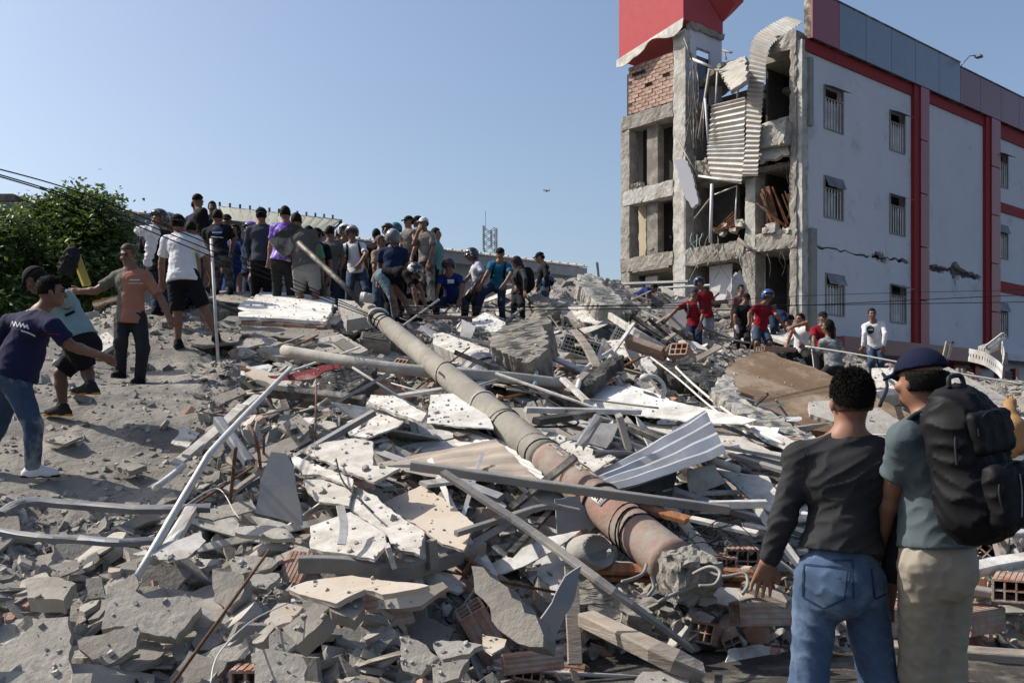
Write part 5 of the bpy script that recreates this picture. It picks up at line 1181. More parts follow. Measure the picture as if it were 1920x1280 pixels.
p33 = person('man in a teal polo and black cap stepping down with a hand on his knee', 19.5, (938, 476), (938, 491), (933, 534), [(914, 512), (958, 514)], [(902, 534, -.5), (946, 532, -.6)], [(905, 550), (940, 568)], [(893, 596), (943, 606)], yaw=-8, hpitch=18, shirt=('t', c['teal']), pants=('long', c['djean']), top=('capback', c['black']), seed=38, pack=(c['black'], .8, 'black backpack worn by the man in the teal polo'))
p34 = person('stooping person in a grey hood carrying a bulky black backpack', 21, (968, 492), (974, 503), (972, 546), [(963, 524), (985, 524)], [(966, 536, -.4), (984, 545, -.3)], [(964, 572), (978, 572)], [(963, 600), (980, 600)], yaw=-60, hpitch=25, shirt=('long', c['dgrey']), pants=('long', c['black']), top=('hood', c['dgrey']), seed=39, pack=(c['black'], 1.15, 'bulky black backpack on the stooping hooded person'))
p35 = person('slim man in a black long-sleeved top and cap facing left on the crest', 21.4, (1012, 483), (1020, 496), (1018, 540), [(1013, 518), (1024, 520)], [(1007, 540, -.2), (1026, 540, -.3)], [(1008, 563), (1024, 565)], [(1014, 600), (1040, 592)], yaw=-78, hpitch=10, shirt=('long', c['black']), pants=('long', c['jean']), top=('cap', c['black']), seed=40, tone=0)
def helmet_thing(px, py, d, m, label, h=.014):
    hd = vec(0, 0, 0); S_ = SDF(hd - .2, hd + .2, h); S_.ell(hd, (.13, .15, .14), None, 0, cut=lambda q: -(q[2] + .1)); S_.ell(hd + vec(0, -.06, -.06), (.09, .13, .09), None, 0, op='s'); V, Q = S_.mesh()
    e = empty('motorcycle_helmet', P(px, py, d), .6, label, 'helmet'); np_mesh('shell', V, Q, m, e, True); mb = MB(); mb.tube([(-.12, -.08, .0), (0, -.155, .01), (.12, -.08, 0)], .03, 6); mb.build('visor', M_visor, e, True)
helmet_thing(1028, 527, 21.2, H_blue, 'dark blue helmet hanging at the hip of the slim man on the crest')
p36 = person('man in a blue tee and khaki trousers kneeling before the ruin', 26, (1226, 541), (1219, 542), (1196, 558), [(1213, 552), (1219, 553)], [(1214, 566, -.3), (1221, 566, -.3)], [(1208, 572), (1203, 573)], [(1192, 577), (1190, 577)], yaw=80, hpitch=40, shirt=('t', c['blue']), pants=('long', c['khaki']), seed=41, ksign=(-.3, .3))
p37 = person('man in a red football shirt and dark cap with one arm stretched left', 21.3, (1301, 551), (1298, 564), (1302, 608), [(1272, 577), (1318, 590)], [(1252, 597, -.3), (1313, 608, -.5)], [(1294, 638), (1310, 636)], [(1296, 668), (1312, 665)], yaw=-5, hpitch=15, shirt=('t', c['red']), pants=('long', c['djean']), top=('cap', c['slate']), seed=42, sleeve=.95, pack=(c['stone'], .75, 'small dark green backpack on the outstretched red-shirt man'))
p38 = person('man in a red tee, blue helmet and pale trousers behind the outstretched man', 23, (1311, 531), (1318, 546), (1325, 592), [(1303, 568), (1337, 568)], [(1305, 575, -.6), (1354, 567, -.2)], [(1322, 622), (1332, 622)], [(1320, 655), (1333, 652)], yaw=15, shirt=('t', c['red']), pants=('long', c['lgrey']), top=('helmet', H_blue), seed=43)
p39 = person('bare-headed man in a maroon tee before the crumpled white sheet', 24, (1390, 543), (1388, 556), (1387, 598), [(1372, 580), (1402, 580)], [(1372, 602, -.2), (1402, 602, -.2)], [(1382, 630), (1392, 630)], [(1382, 660), (1394, 660)], yaw=20, shirt=('t', c['maroon']), pants=('long', c['charc']), seed=44)
p40 = person('man in black with a dark cap and white work gloves', 21.5, (1399, 560), (1394, 573), (1392, 618), [(1378, 594), (1409, 596)], [(1381, 614, -.3), (1414, 610, -.3)], [(1381, 645), (1402, 642)], [(1381, 675), (1413, 668)], yaw=10, hpitch=18, shirt=('t', c['black']), pants=('long', c['charc']), top=('cap', c['black']), gloves=True, seed=45)
p41 = person('man in a red tee, metallic blue helmet and denim shorts', 20.8, (1440, 556), (1432, 571), (1425, 615), [(1405, 588), (1456, 590)], [(1405, 606, -.4), (1469, 609, -.3)], [(1419, 643), (1443, 643)], [(1419, 676), (1437, 672)], yaw=18, hpitch=12, shirt=('t', c['red']), pants=('shorts', c['jean']), top=('fullhelmet', mat('helmet_metallic', (.06, .12, .25), metal=.5, rough=.25, bump=0, var=.05, objvar=0)), seed=46)
p42 = person('person in dark blue bent over beside the broken white corner', 23, (1480, 600), (1474, 592), (1452, 592), [(1476, 608), (1482, 606)], [(1478, 622, -.2), (1483, 620, -.2)], [(1450, 615), (1458, 615)], [(1450, 640), (1460, 640)], yaw=85, hpitch=50, shirt=('t', c['dblue']), pants=('long', c['djean']), seed=47)
p43 = person('man in a white vest sitting with one arm over his head', 20, (1500, 599), (1503, 611), (1502, 656), [(1484, 622), (1513, 605)], [(1476, 645, -.3), (1489, 612, -.5)], [(1480, 668), (1515, 670)], [(1484, 698), (1520, 698)], yaw=-60, shirt=('tank', c['white']), pants=('long', c['charc']), seed=48, tone=0)
p44 = person('man in a red shirt and black cap standing behind the grey-hooded rope puller', 18.8, (1543, 596), (1543, 610), (1543, 658), [(1526, 636), (1562, 636)], [(1527, 652, -.4), (1560, 660, -.3)], [(1536, 700), (1552, 700)], [(1536, 735), (1553, 735)], yaw=0, shirt=('t', c['red']), pants=('long', c['black']), top=('cap', c['black']), seed=49)
p45 = person('rope puller in a washed grey hoodie and dark trousers, leg bent', 16.6, (1551, 612), (1556, 634), (1564, 688), [(1536, 660), (1580, 664)], [(1514, 652, .2), (1560, 668, .5)], [(1530, 716), (1592, 722)], [(1524, 762), (1604, 770)], yaw=205, hyaw=-130, shirt=('long', c['greyhood']), pants=('long', c['charc']), top=('long', None), shoe='white', seed=50, ksign=(.3, .4), hem=.02)
p46 = person('man in a white sweatshirt with a dark round print and blue jeans', 20.8, (1635, 589), (1637, 603), (1641, 646), [(1621, 626), (1660, 626)], [(1618, 650, -.2), (1656, 650, -.2)], [(1634, 680), (1652, 680)], [(1636, 713), (1654, 713)], yaw=-8, shirt=('long', c['white']), pants=('long', c['jean']), seed=51)
ring = [(1632 + 7 * math.cos(t), 618 + 8 * math.sin(t)) for t in np.linspace(0, 2 * math.pi, 15)[:-1]]; decal(p46, [ring], 'shirt', 'chest_print', c['dgrey'], .006); decal(p46, strokes([(1627, 618), (1637, 618)], 2.4), 'shirt', 'chest_print_text', M_whitecloth, .010)
# --- dog at the right edge
M_dog = mat('tan_fur', (.36, .20, .095), bump=.5, bscale=120, var=.2, objvar=0, dust=0, rough=.8); dp = vec(*P(1900, 845, 9.6)); sgD = 9.6 / F
def DP(px, py, dy=0): p = P(px, py, 9.6 + dy); return vec(*p) - dp
S_ = SDF(vec(-.5, -.35, -.3), vec(.6, .45, .75), .011)
S_.cap(DP(1893, 835), DP(1900, 800), .11, .10, .05); S_.cap(DP(1900, 800), DP(1892, 775, .06), .10, .065, .05); S_.cap(DP(1892, 775, .06), DP(1894, 757, .12), .06, .055, .04); S_.cap(DP(1894, 757, .12), DP(1900, 752, .22), .05, .032, .03)
S_.cap(DP(1897, 752, .12), DP(1899, 735, .12), .016, .006, .01); S_.cap(DP(1889, 753, .12), DP(1887, 739, .12), .016, .006, .01)
for x_ in (1885, 1912): S_.cap(DP(x_, 835), DP(x_ + 6, 850, .2), .07, .05, .04); S_.cap(DP(x_ + 6, 850, .2), DP(x_ + 6, 872, .1), .04, .025, .03); S_.cap(DP(x_ + 6, 872, .1), DP(x_ + 8, 873, .2), .026, .022, .01)
for x_ in (1887, 1905): S_.cap(DP(x_, 795, .12), DP(x_ + 2, 872, .25), .045, .025, .04)
S_.cap(DP(1905, 850), DP(1925, 866, -.1), .03, .015, .03)
V, Q = S_.mesh(); dg_ = empty('dog', dp, 0, 'tan dog sitting with pricked ears at the right edge of the picture', 'dog'); np_mesh('body', V, Q, M_dog, dg_, True)
mb = MB(); mb.tube([DP(1884, 778, .0), DP(1893, 782, -.02), DP(1902, 776, .05)], .012, 6); mb.build('collar', M_redc, dg_, True)
# ------------------------------------------------------------------ debris laid on the mound, piece by piece
SLABS = []
def pslab(name, poly, label, cat, m, thick=.05, lift=.18, n=(0, -.55, 1), jit=.012, seed=None, bend=0, side=None, group=None, anchor=None, d=None, step=.05):
    cx = sum(p[0] for p in poly) / len(poly); cy = sum(p[1] for p in poly) / len(poly)
    if anchor: cx, cy = anchor
    o = P(cx, cy, d) if d else T(cx, cy, lift); n = Vector(n).normalized(); M = frame_from(o, n); Mi = M.inverted()
    q = [Mi @ plane_hit(a, b, o, n) for a, b in poly]
    SLABS.append((M, [(p.x, p.y) for p in q]))
    ob = rough_slab(name, [(p.x, p.y) for p in q], thick, M, m, seed if seed is not None else int(cx * 7 + cy) % 9973, jit, step, None, bend, side)
    return tag(ob, label, cat, group)
def sweep(q, prof, closed, dent=.0, seed=0, up=Vector((.1, -.4, 1))):
    V = []; Fc = []; n = len(prof)
    for i, p in enumerate(q):
        t = (q[min(i + 1, len(q) - 1)] - q[max(0, i - 1)]).normalized(); x = t.cross(up).normalized(); y = x.cross(t)
        tw = mnoise.noise(Vector((i * .35, seed, 3))) * dent * 12
        for k, (a, b) in enumerate(prof):
            ca, sa = math.cos(tw), math.sin(tw); a2, b2 = a * ca - b * sa, a * sa + b * ca
            V.append(p + x * (a2 + mnoise.noise(Vector((i * .6, k, seed))) * dent) + y * (b2 + mnoise.noise(Vector((i * .6, k + 9, seed))) * dent))
    for i in range(len(q) - 1):
        for k in range(n if closed else n - 1):
            a, b = i * n + k, i * n + (k + 1) % n; Fc.append((a, a + n, b + n, b))
    if closed: Fc.append(tuple(range(n))); Fc.append(tuple((len(q) - 1) * n + k for k in range(n - 1, -1, -1)))
    return V, Fc
def bar(name, pts, label, cat, m, w=.06, h=.04, lift=.25, round_=False, group=None, sm=1, d=None, c_section=False):
    if d: q = [P(p[0], p[1], dd) for p, dd in zip(pts, d)]
    else: q = [T(p[0], p[1], (p[2] if len(p) > 2 else lift)) for p in pts]
    if round_:
        mb = MB(); mb.tube(smooth_pts(q, sm) if sm > 1 else q, w / 2, 10); o = mb.build(name, m, None, True); return tag(o, label, cat, group)
    L = sum((b - a).length for a, b in zip(q[:-1], q[1:])); k = max(3, int(L / .12 / (len(q) - 1))); q2 = smooth_pts(q, k) if len(q) > 2 else [q[0].lerp(q[1], i / k) for i in range(k + 1)]
    sd_ = sum(ord(ch) for ch in label) % 97
    if c_section:
        prof = [(-w / 2, -h), (-w / 2, 0), (-w / 4, .004), (w / 4, .004), (w / 2, 0), (w / 2, -h)]; V, Fc = sweep(q2, prof, False, .010, sd_); o = mesh(name, V, Fc, m); o.modifiers.new('s', 'SOLIDIFY').thickness = .003
    else:
        c_ = min(w, h) * .12; prof = [(-w / 2, -h / 2 + c_), (-w / 2, h / 2 - c_), (-w / 2 + c_, h / 2), (w / 2 - c_, h / 2), (w / 2, h / 2 - c_), (w / 2, -h / 2 + c_), (w / 2 - c_, -h / 2), (-w / 2 + c_, -h / 2)]
        V, Fc = sweep(q2, prof[::-1], True, .0025 if m not in (M_wood, M_woodb) else .004, sd_); o = mesh(name, V, Fc, m)
    return tag(o, label, cat, group)
# ---- the fallen utility pole
PA, PB = P(1310, 1096, 6.1), P(692, 582, 12.9)
pole = empty('fallen_utility_pole', PA, 0, 'long tapering concrete utility pole lying diagonally across the rubble', 'utility pole')
def pp(t): return PA.lerp(PB, t)
def prad(t): return .160 + (.098 - .160) * t
M_polep = mat('pole_pink_paint', (.25, .155, .125), bump=.5, bscale=16, var=.2, objvar=0, scale=3, dust=.5, dustcol=(.26, .24, .21), dscale=4)
def ptube(name, t0, t1, n, m, extra=0, rough=.004):
    V = []; Fc = []; ax = (PB - PA).normalized(); x = ax.cross(Vector((0, 0, 1))).normalized(); y = x.cross(ax); K = 28
    for i in range(n + 1):
        t = t0 + (t1 - t0) * i / n; c_ = pp(t) - PA
        for k in range(K):
            a = 2 * math.pi * k / K; r = prad(t) + extra + mnoise.noise(Vector((t * 30, math.cos(a) * 1.5, math.sin(a) * 1.5))) * rough
            V.append(c_ + (x * math.cos(a) + y * math.sin(a)) * r)
    for i in range(n):
        for k in range(K): Fc.append((i * K + k, i * K + (k + 1) % K, (i + 1) * K + (k + 1) % K, (i + 1) * K + k))
    Fc.append(tuple(n * K + k for k in range(K))); Fc.append(tuple(range(K - 1, -1, -1)))
    return mesh(name, V, Fc, m, pole, True)
ptube('shaft', .285, 1.0, 50, M_poleg); ptube('painted_shaft', .035, .285, 30, M_polep)
V, Fc = rbox((-.14, -.14, -.16), (.14, .14, .10), .03, .045, 4, 7.0)
o = mesh('broken_end', [Vector(v) * (1.0 if abs(v[0]) + abs(v[1]) < .3 else .86) for v in V], Fc, M_broken, pole, False); o.matrix_basis = Matrix.Translation(pp(.018) - PA) @ (PB - PA).to_track_quat('Z', 'Y').to_matrix().to_4x4()
def ring_at(t, r, m, name='wire_ring', tilt=0, wob=.01):
    ax = (PB - PA).normalized(); x = ax.cross(Vector((0, 0, 1))).normalized(); y = x.cross(ax); q = []
    for k in range(21):
        a = 2 * math.pi * k / 20; q.append(pp(t) - PA + ax * (math.cos(a + t * 50) * tilt) + (x * math.cos(a) + y * math.sin(a)) * (prad(t) + r + wob * mnoise.noise(Vector((a, t * 40, 0)))))
    mb = MB(); mb.tube(q, r, 5); mb.build(name, m, pole, True)
for t, r, tl in ((.215, .004, .03), (.118, .005, .04), (.105, .006, .05), (.098, .004, .08), (.093, .006, .02), (.085, .004, .10), (.30, .005, .03), (.315, .004, .07), (.40, .005, .03), (.41, .004, .06), (.47, .005, .02), (.605, .005, .05), (.93, .008, .05), (.94, .008, .03), (.915, .008, .07), (.95, .008, .0), (.90, .007, .05)):
    ring_at(t, r, M_wire, tilt=tl)
ring_at(.47, .009, M_wirew, 'pale_clamp', .02); ring_at(.94, .02, M_whitem, 'pale_clamp', .03); ring_at(.165, .012, M_dsteel, 'dark_band', 0)
mb = MB()
axp = (PB - PA).normalized(); xp = axp.cross(Vector((0, 0, 1))).normalized(); yp = xp.cross(axp)
# number plate bent over the shaft and its print
def onpole(t, ang, off): return pp(t) - PA + (xp * math.cos(ang) + yp * math.sin(ang)) * (prad(t) + off)
def patch(name, t0, t1, a0, a1, off, m, n=8):
    V = []; Fc = []
    for i in range(3):
        for k in range(n + 1): V.append(onpole(t0 + (t1 - t0) * i / 2, a0 + (a1 - a0) * k / n, off))
    for i in range(2):
        for k in range(n): Fc.append((i * (n + 1) + k, i * (n + 1) + k + 1, (i + 1) * (n + 1) + k + 1, (i + 1) * (n + 1) + k))
    o = mesh(name, V, Fc, m, pole, True); o.modifiers.new('s', 'SOLIDIFY').thickness = .003; return o
A0 = 2.2
patch('number_plate', .137, .156, A0 - .42, A0 + .42, .006, M_whitem)
M_ink = mat('black_print', (.02, .02, .02), bump=0, var=.05, objvar=0)
def glyph(ch, t_c, a_c, h, w, m, off=.0105, lw=.18, name='printed_digit', flip=1):
    G7 = {'3': [((0, 1), (1, 1), (1, 0), (0, 0)), ((.3, .5), (1, .5))], '0': [((0, 0), (0, 1), (1, 1), (1, 0), (0, 0))], '2': [((0, 1), (1, 1), (1, .5), (0, .5), (0, 0), (1, 0))], 'T': [((0, 1), (1, 1)), ((.5, 1), (.5, 0))],
          'U': [((0, 1), (0, 0), (1, 0), (1, 1))], 'C': [((1, 1), (0, 1), (0, 0), (1, 0))], 'N': [((0, 0), (0, 1), (1, 0), (1, 1))], 'E': [((1, 1), (0, 1), (0, 0), (1, 0)), ((0, .5), (.8, .5))], 'L': [((0, 1), (0, 0), (1, 0))]}
    g_ = MB()
    for st in G7[ch]:
        for (x0, y0), (x1, y1) in zip(st[:-1], st[1:]):
            p0 = onpole(t_c + (y0 - .5) * h * flip, a_c + (x0 - .5) * w, off); p1 = onpole(t_c + (y1 - .5) * h * flip, a_c + (x1 - .5) * w, off); g_.prism(p0, p1, .014, .003, (p0 - (pp(t_c) - PA)).normalized())
    return g_.build(name, m, pole)
for i, ch in enumerate('302'): glyph(ch, .149, A0 + .26 - i * .26, .008, -.16, M_ink)
for i in range(7): 
    mb = MB(); mb.prism(onpole(.1395, A0 - .3 + i * .1, .0105), onpole(.1422, A0 - .3 + i * .1, .0105), .006, .003, yp); mb.build('plate_print', M_ink, pole)
M_chalk = mat('white_paint_letters', (.48, .46, .42), bump=.2, var=.25, objvar=0, dust=.5, dustcol=(.30, .28, .25), dscale=20)
for i, ch in enumerate('TUCNL'): 
    o = glyph(ch, .272 - i * .020, 1.65, .013, .34, M_chalk, .004, name='painted_letter')
# reinforcement sticking from the broken end
for k, pts_ in enumerate((((1300, 1075, 6.0), (1330, 1062, 5.9), (1350, 1072, 5.85), (1340, 1095, 5.8), (1310, 1098, 5.8)), ((1310, 1065, 6.1), (1355, 1080, 6.0), (1395, 1075, 6.0), (1402, 1095, 5.95), (1392, 1113, 5.9)),
                          ((1212, 1058, 6.2), (1205, 1075, 6.0), (1185, 1085, 5.9), (1166, 1090, 5.85)), ((1222, 1080, 6.1), (1226, 1100, 6.0), (1215, 1117, 6.0)), ((1270, 1110, 6.0), (1240, 1125, 5.95), (1236, 1128, 5.95)))):
    mb = MB(); mb.tube(smooth_pts([P(*q) - PA for q in pts_], 6), .011, 6); mb.build('reinforcement_rod', M_steel, pole, True)
# tangle of thin wires by the butt
rw = random.Random(3)
for k in range(16):
    x, y = rw.uniform(1230, 1330), rw.uniform(985, 1060); q = [(x, y, 6.5)]
    for j in range(4): x += rw.uniform(-5, 45); y += rw.uniform(-22, 30); q.append((x, y, 6.5 - j * .05))
    mb = MB(); mb.tube(smooth_pts([P(*a) for a in q], 5), .0035, 4); o = mb.build('tangled_wire', M_wire, None, True); tag(o, 'thin dark wire tangled beside the broken butt of the fallen pole', 'wire', 'wires tangled at the pole butt')
# steel arm continuing from the pole head
bar('steel_pole_arm', [(705, 600), (640, 530), (560, 455)], 'slim grey steel pole leaning up from the head of the concrete pole', 'metal pole', M_dsteel, w=.07, round_=True, d=(12.8, 13.1, 13.6))
mb = MB(); mb.tube([P(676, 556, 12.7), P(700, 560, 12.7)], .06, 8); mb.tube([P(684, 562, 12.6), P(686, 548, 12.6)], .03, 6); tag(mb.build('insulator_clamp', M_wirew, None, True), 'pale clamp and insulator fixed at the head of the concrete pole', 'clamp')
# ---- white plaster slab with a brick edge at the crowd's feet
WS = [(449, 570), (492, 547), (560, 550), (628, 559), (612, 603), (530, 597), (447, 593)]
nW = Vector((.02, -.28, 1)).normalized(); oW = P(530, 592, 13.6)
pslab('plaster_slab', WS, 'large white plastered wall slab on bricks at the feet of the crowd', 'wall slab', mat('white_plaster_slab', (.66, .65, .62), bump=.3, bscale=8, var=.1, objvar=0, dust=.3), thick=.05, d=13.6, n=nW, anchor=(530, 592), jit=.012)
slb = COL.objects[-1]
Mi = slb.matrix_world.inverted(); q0, q1 = [Mi @ plane_hit(a, b, oW, nW) for a, b in ((449, 594), (613, 604))]; q2 = Mi @ plane_hit(628, 560, oW, nW)
bk1 = MB(); bk1.box((-.145, -.05, -.095), (.145, .05, .095)); first = None
for (a, b) in ((q0, q1), (q1, q2)):
    L = (b - a).length; n_ = max(2, int(L / .30)); dr = (b - a).normalized(); inn = Vector((-dr.y, dr.x, 0))
    for i in range(n_):
        for r_ in range(1):
            if first is None: first = bk1.build('brick', M_brick, slb); ob = first
            else: ob = first.copy(); COL.objects.link(ob); ob.parent = slb
            pnt = a + dr * (L * (i + .5) / n_) + inn * .08; ob.location = (pnt.x, pnt.y, -.155 - .0 * r_); ob.rotation_euler = (rw.uniform(-.03, .03), 0, math.atan2(dr.y, dr.x) + rw.uniform(-.05, .05)); ob.scale = (L / n_ / .30, 1, 1)
pslab('plaster_slab', [(455, 602), (620, 612), (640, 640), (450, 628)], 'grey under-layer of mortar beneath the white plastered slab', 'wall slab', M_conc, thick=.22, d=13.7, n=(0, -.3, 1), anchor=(530, 604))
pslab('concrete_slab', [(634, 560), (700, 570), (715, 590), (650, 600)], 'pale slab corner between the white plastered slab and the pole head', 'slab', M_light, .16, d=13.8, n=(.05, -.35, 1))
pslab('concrete_chunk', [(405, 545), (470, 548), (478, 575), (410, 585)], 'broken ledge of brick and concrete under the emblem polo man', 'chunk', M_conc, .3, d=15.2, n=(0, -.3, 1), jit=.05)
# ---- slabs of the left foreground
S = [([(0, 1212), (77, 1158), (128, 1155), (134, 1212), (128, 1235), (142, 1300), (-30, 1310), (-30, 1225)], 'broad smooth grey slab cut off by the bottom left corner', M_plate, .07, .34, (-.05, -.75, 1)),
     ([(202, 1097), (255, 1108), (276, 1121), (350, 1118), (377, 1137), (353, 1167), (329, 1197), (267, 1185), (231, 1173), (190, 1179), (196, 1137)], 'largest angular grey slab just below the foot of the long pipe', M_plate, .09, .32, (.02, -.8, 1)),
     ([(145, 1200), (255, 1168), (263, 1185), (255, 1211), (196, 1247), (166, 1229), (148, 1215)], 'grey slab tucked under the largest angular slab', M_plate, .06, .30, (-.1, -.9, 1)),
     ([(92, 1060), (142, 1048), (148, 1066), (113, 1080)], 'small wavy plaster flake above the layered chunk on the left', M_plate, .02, .2, (0, -.5, 1)),
     ([(47, 1084), (104, 1081), (142, 1093), (119, 1125), (50, 1120)], 'layered grey chunk beside the dark hollow at the left edge', M_conc, .14, .28, (0, -.4, 1)),
     ([(162, 1084), (190, 1081), (199, 1120), (163, 1122)], 'upright small plate left of the long pipe foot', M_plate, .04, .25, (-.1, -1.3, 1)),
     ([(398, 1066), (457, 1078), (457, 1108), (427, 1146), (400, 1125)], 'thick block with a rough top edge right of the largest angular slab', M_conc, .16, .36, (-.35, -1.3, .8)),
     ([(430, 1048), (482, 1040), (500, 1065), (440, 1078)], 'flat pale slab right of the thick rough-topped block', M_plate, .06, .25, (0, -.5, 1)),
     ([(440, 988), (500, 984), (545, 993), (552, 1007), (523, 1010), (440, 997)], 'long low pale slab below the dark curved panel', M_light, .05, .22, (0, -.5, 1)),
     ([(440, 1042), (511, 1045), (519, 1055), (479, 1074), (438, 1069)], 'broad flat slab above the grey box-shaped chunk', M_plate, .05, .24, (0, -.6, 1)),
     ([(461, 1087), (470, 1078), (523, 1074), (525, 1080), (499, 1104), (462, 1106)], 'pale top slab leaning on thin sticks', M_light, .06, .3, (0, -.7, 1)),
     ([(505, 1152), (520, 1131), (568, 1137), (545, 1165), (517, 1173)], 'tan smooth slab beside the rough thick block in the centre bottom', M_tan, .05, .34, (-.1, -.8, 1)),
     ([(529, 1176), (591, 1130), (613, 1150), (590, 1180), (556, 1209)], 'thick rough block with a smooth bright face in the centre bottom', M_conc, .17, .42, (-.45, -.9, 1)),
     ([(470, 1225), (500, 1215), (570, 1235), (572, 1280), (480, 1290)], 'flat dusty slab at the bottom edge above the square-holed brick', M_plate, .07, .35, (0, -.8, 1)),
     ([(505, 1190), (520, 1178), (556, 1205), (538, 1222), (505, 1225)], 'dark plate below the thick rough block', M_plate, .04, .36, (0, -.9, 1)),
     ([(615, 1127), (678, 1120), (682, 1140), (665, 1162), (620, 1145)], 'rounded grey chunk with a brick crumb on top', M_conc, .12, .4, (0, -.6, 1)),
     ([(749, 1192), (784, 1200), (823, 1232), (790, 1265), (755, 1256)], 'grey combed render slab at the bottom edge right of the grooved brick', M_plate, .06, .42, (-.2, -1.1, 1)),
     ([(812, 1205), (860, 1200), (905, 1208), (880, 1225), (830, 1235)], 'pale irregular slab at the bottom beside the combed render slab', M_light, .05, .4, (0, -.6, 1)),
     ([(810, 1245), (880, 1235), (860, 1270), (815, 1285)], 'thick crumbling chunk at the very bottom of the picture', M_conc, .1, .42, (0, -.6, 1)),
     ([(720, 1150), (790, 1150), (850, 1180), (840, 1230), (760, 1195)], 'dark slab sunk in the shaded hollow', M_conc, .05, .1, (0, -.9, 1)),
     ([(1190, 1275), (1205, 1258), (1245, 1256), (1290, 1270), (1290, 1292), (1200, 1295)], 'pale lump of mortar at the bottom edge below the timber end', M_light, .14, .2, (0, -.6, 1)),
     ([(248, 1038), (377, 996), (386, 1013), (350, 1045), (320, 1053)], 'pale cardboard-like sheet crossed by the long pipe', M_greyl if False else M_white, .012, .30, (0, -.55, 1)),
     ([(345, 965), (470, 935), (480, 955), (400, 975)], 'thin dusty sheet behind the silver channel', M_plate, .02, .2, (0, -.5, 1)),
     ([(320, 830), (345, 800), (375, 812), (350, 838)], 'pale tile piece on the trodden slope beside the board stack', M_white, .02, .12, (0, -.35, 1)),
     ([(213, 870), (250, 865), (275, 872), (240, 884)], 'brick-sized grey block on the trodden slope', M_conc, .07, .12, (0, -.35, 1)),
     ([(85, 824), (130, 812), (155, 818), (120, 832)], 'flat pale stone by the feet of the bending man', M_plate, .04, .1, (0, -.35, 1)),
     ([(165, 640), (200, 622), (222, 640), (190, 660)], 'white fragment lying between the bending man and the salmon tee man', M_white, .08, .15, (0, -.4, 1)),
     ([(355, 640), (430, 618), (455, 625), (445, 640), (380, 650)], 'flat concrete plate cracked off the slope under the white pipe', M_plate, .05, .12, (0, -.35, 1)),
     ([(430, 642), (500, 625), (520, 638), (450, 655)], 'second cracked plate on the slope right of the white pipe foot', M_plate, .05, .12, (0, -.35, 1)),
     ([(480, 655), (520, 640), (610, 655), (600, 672), (520, 668)], 'low wide slab in front of the rusty upright bar', M_conc, .12, .2, (0, -.35, 1)),
     ([(595, 635), (640, 625), (690, 655), (675, 662), (600, 660)], 'flat grey slab behind the horizontal white tube', M_light, .08, .25, (0, -.4, 1)),
     ([(395, 745), (450, 725), (462, 735), (410, 760)], 'thin grey board on the stack of strips at the slope edge', M_plate, .03, .2, (0, -.4, 1))]
for poly, lab, m, th, lf, n in S: pslab('concrete_slab' if m not in (M_white, M_tan) else 'board', poly, lab, 'slab' if m not in (M_white, M_tan) else 'board', m, th * .62, lf * .8, n, jit=.008, step=.035)
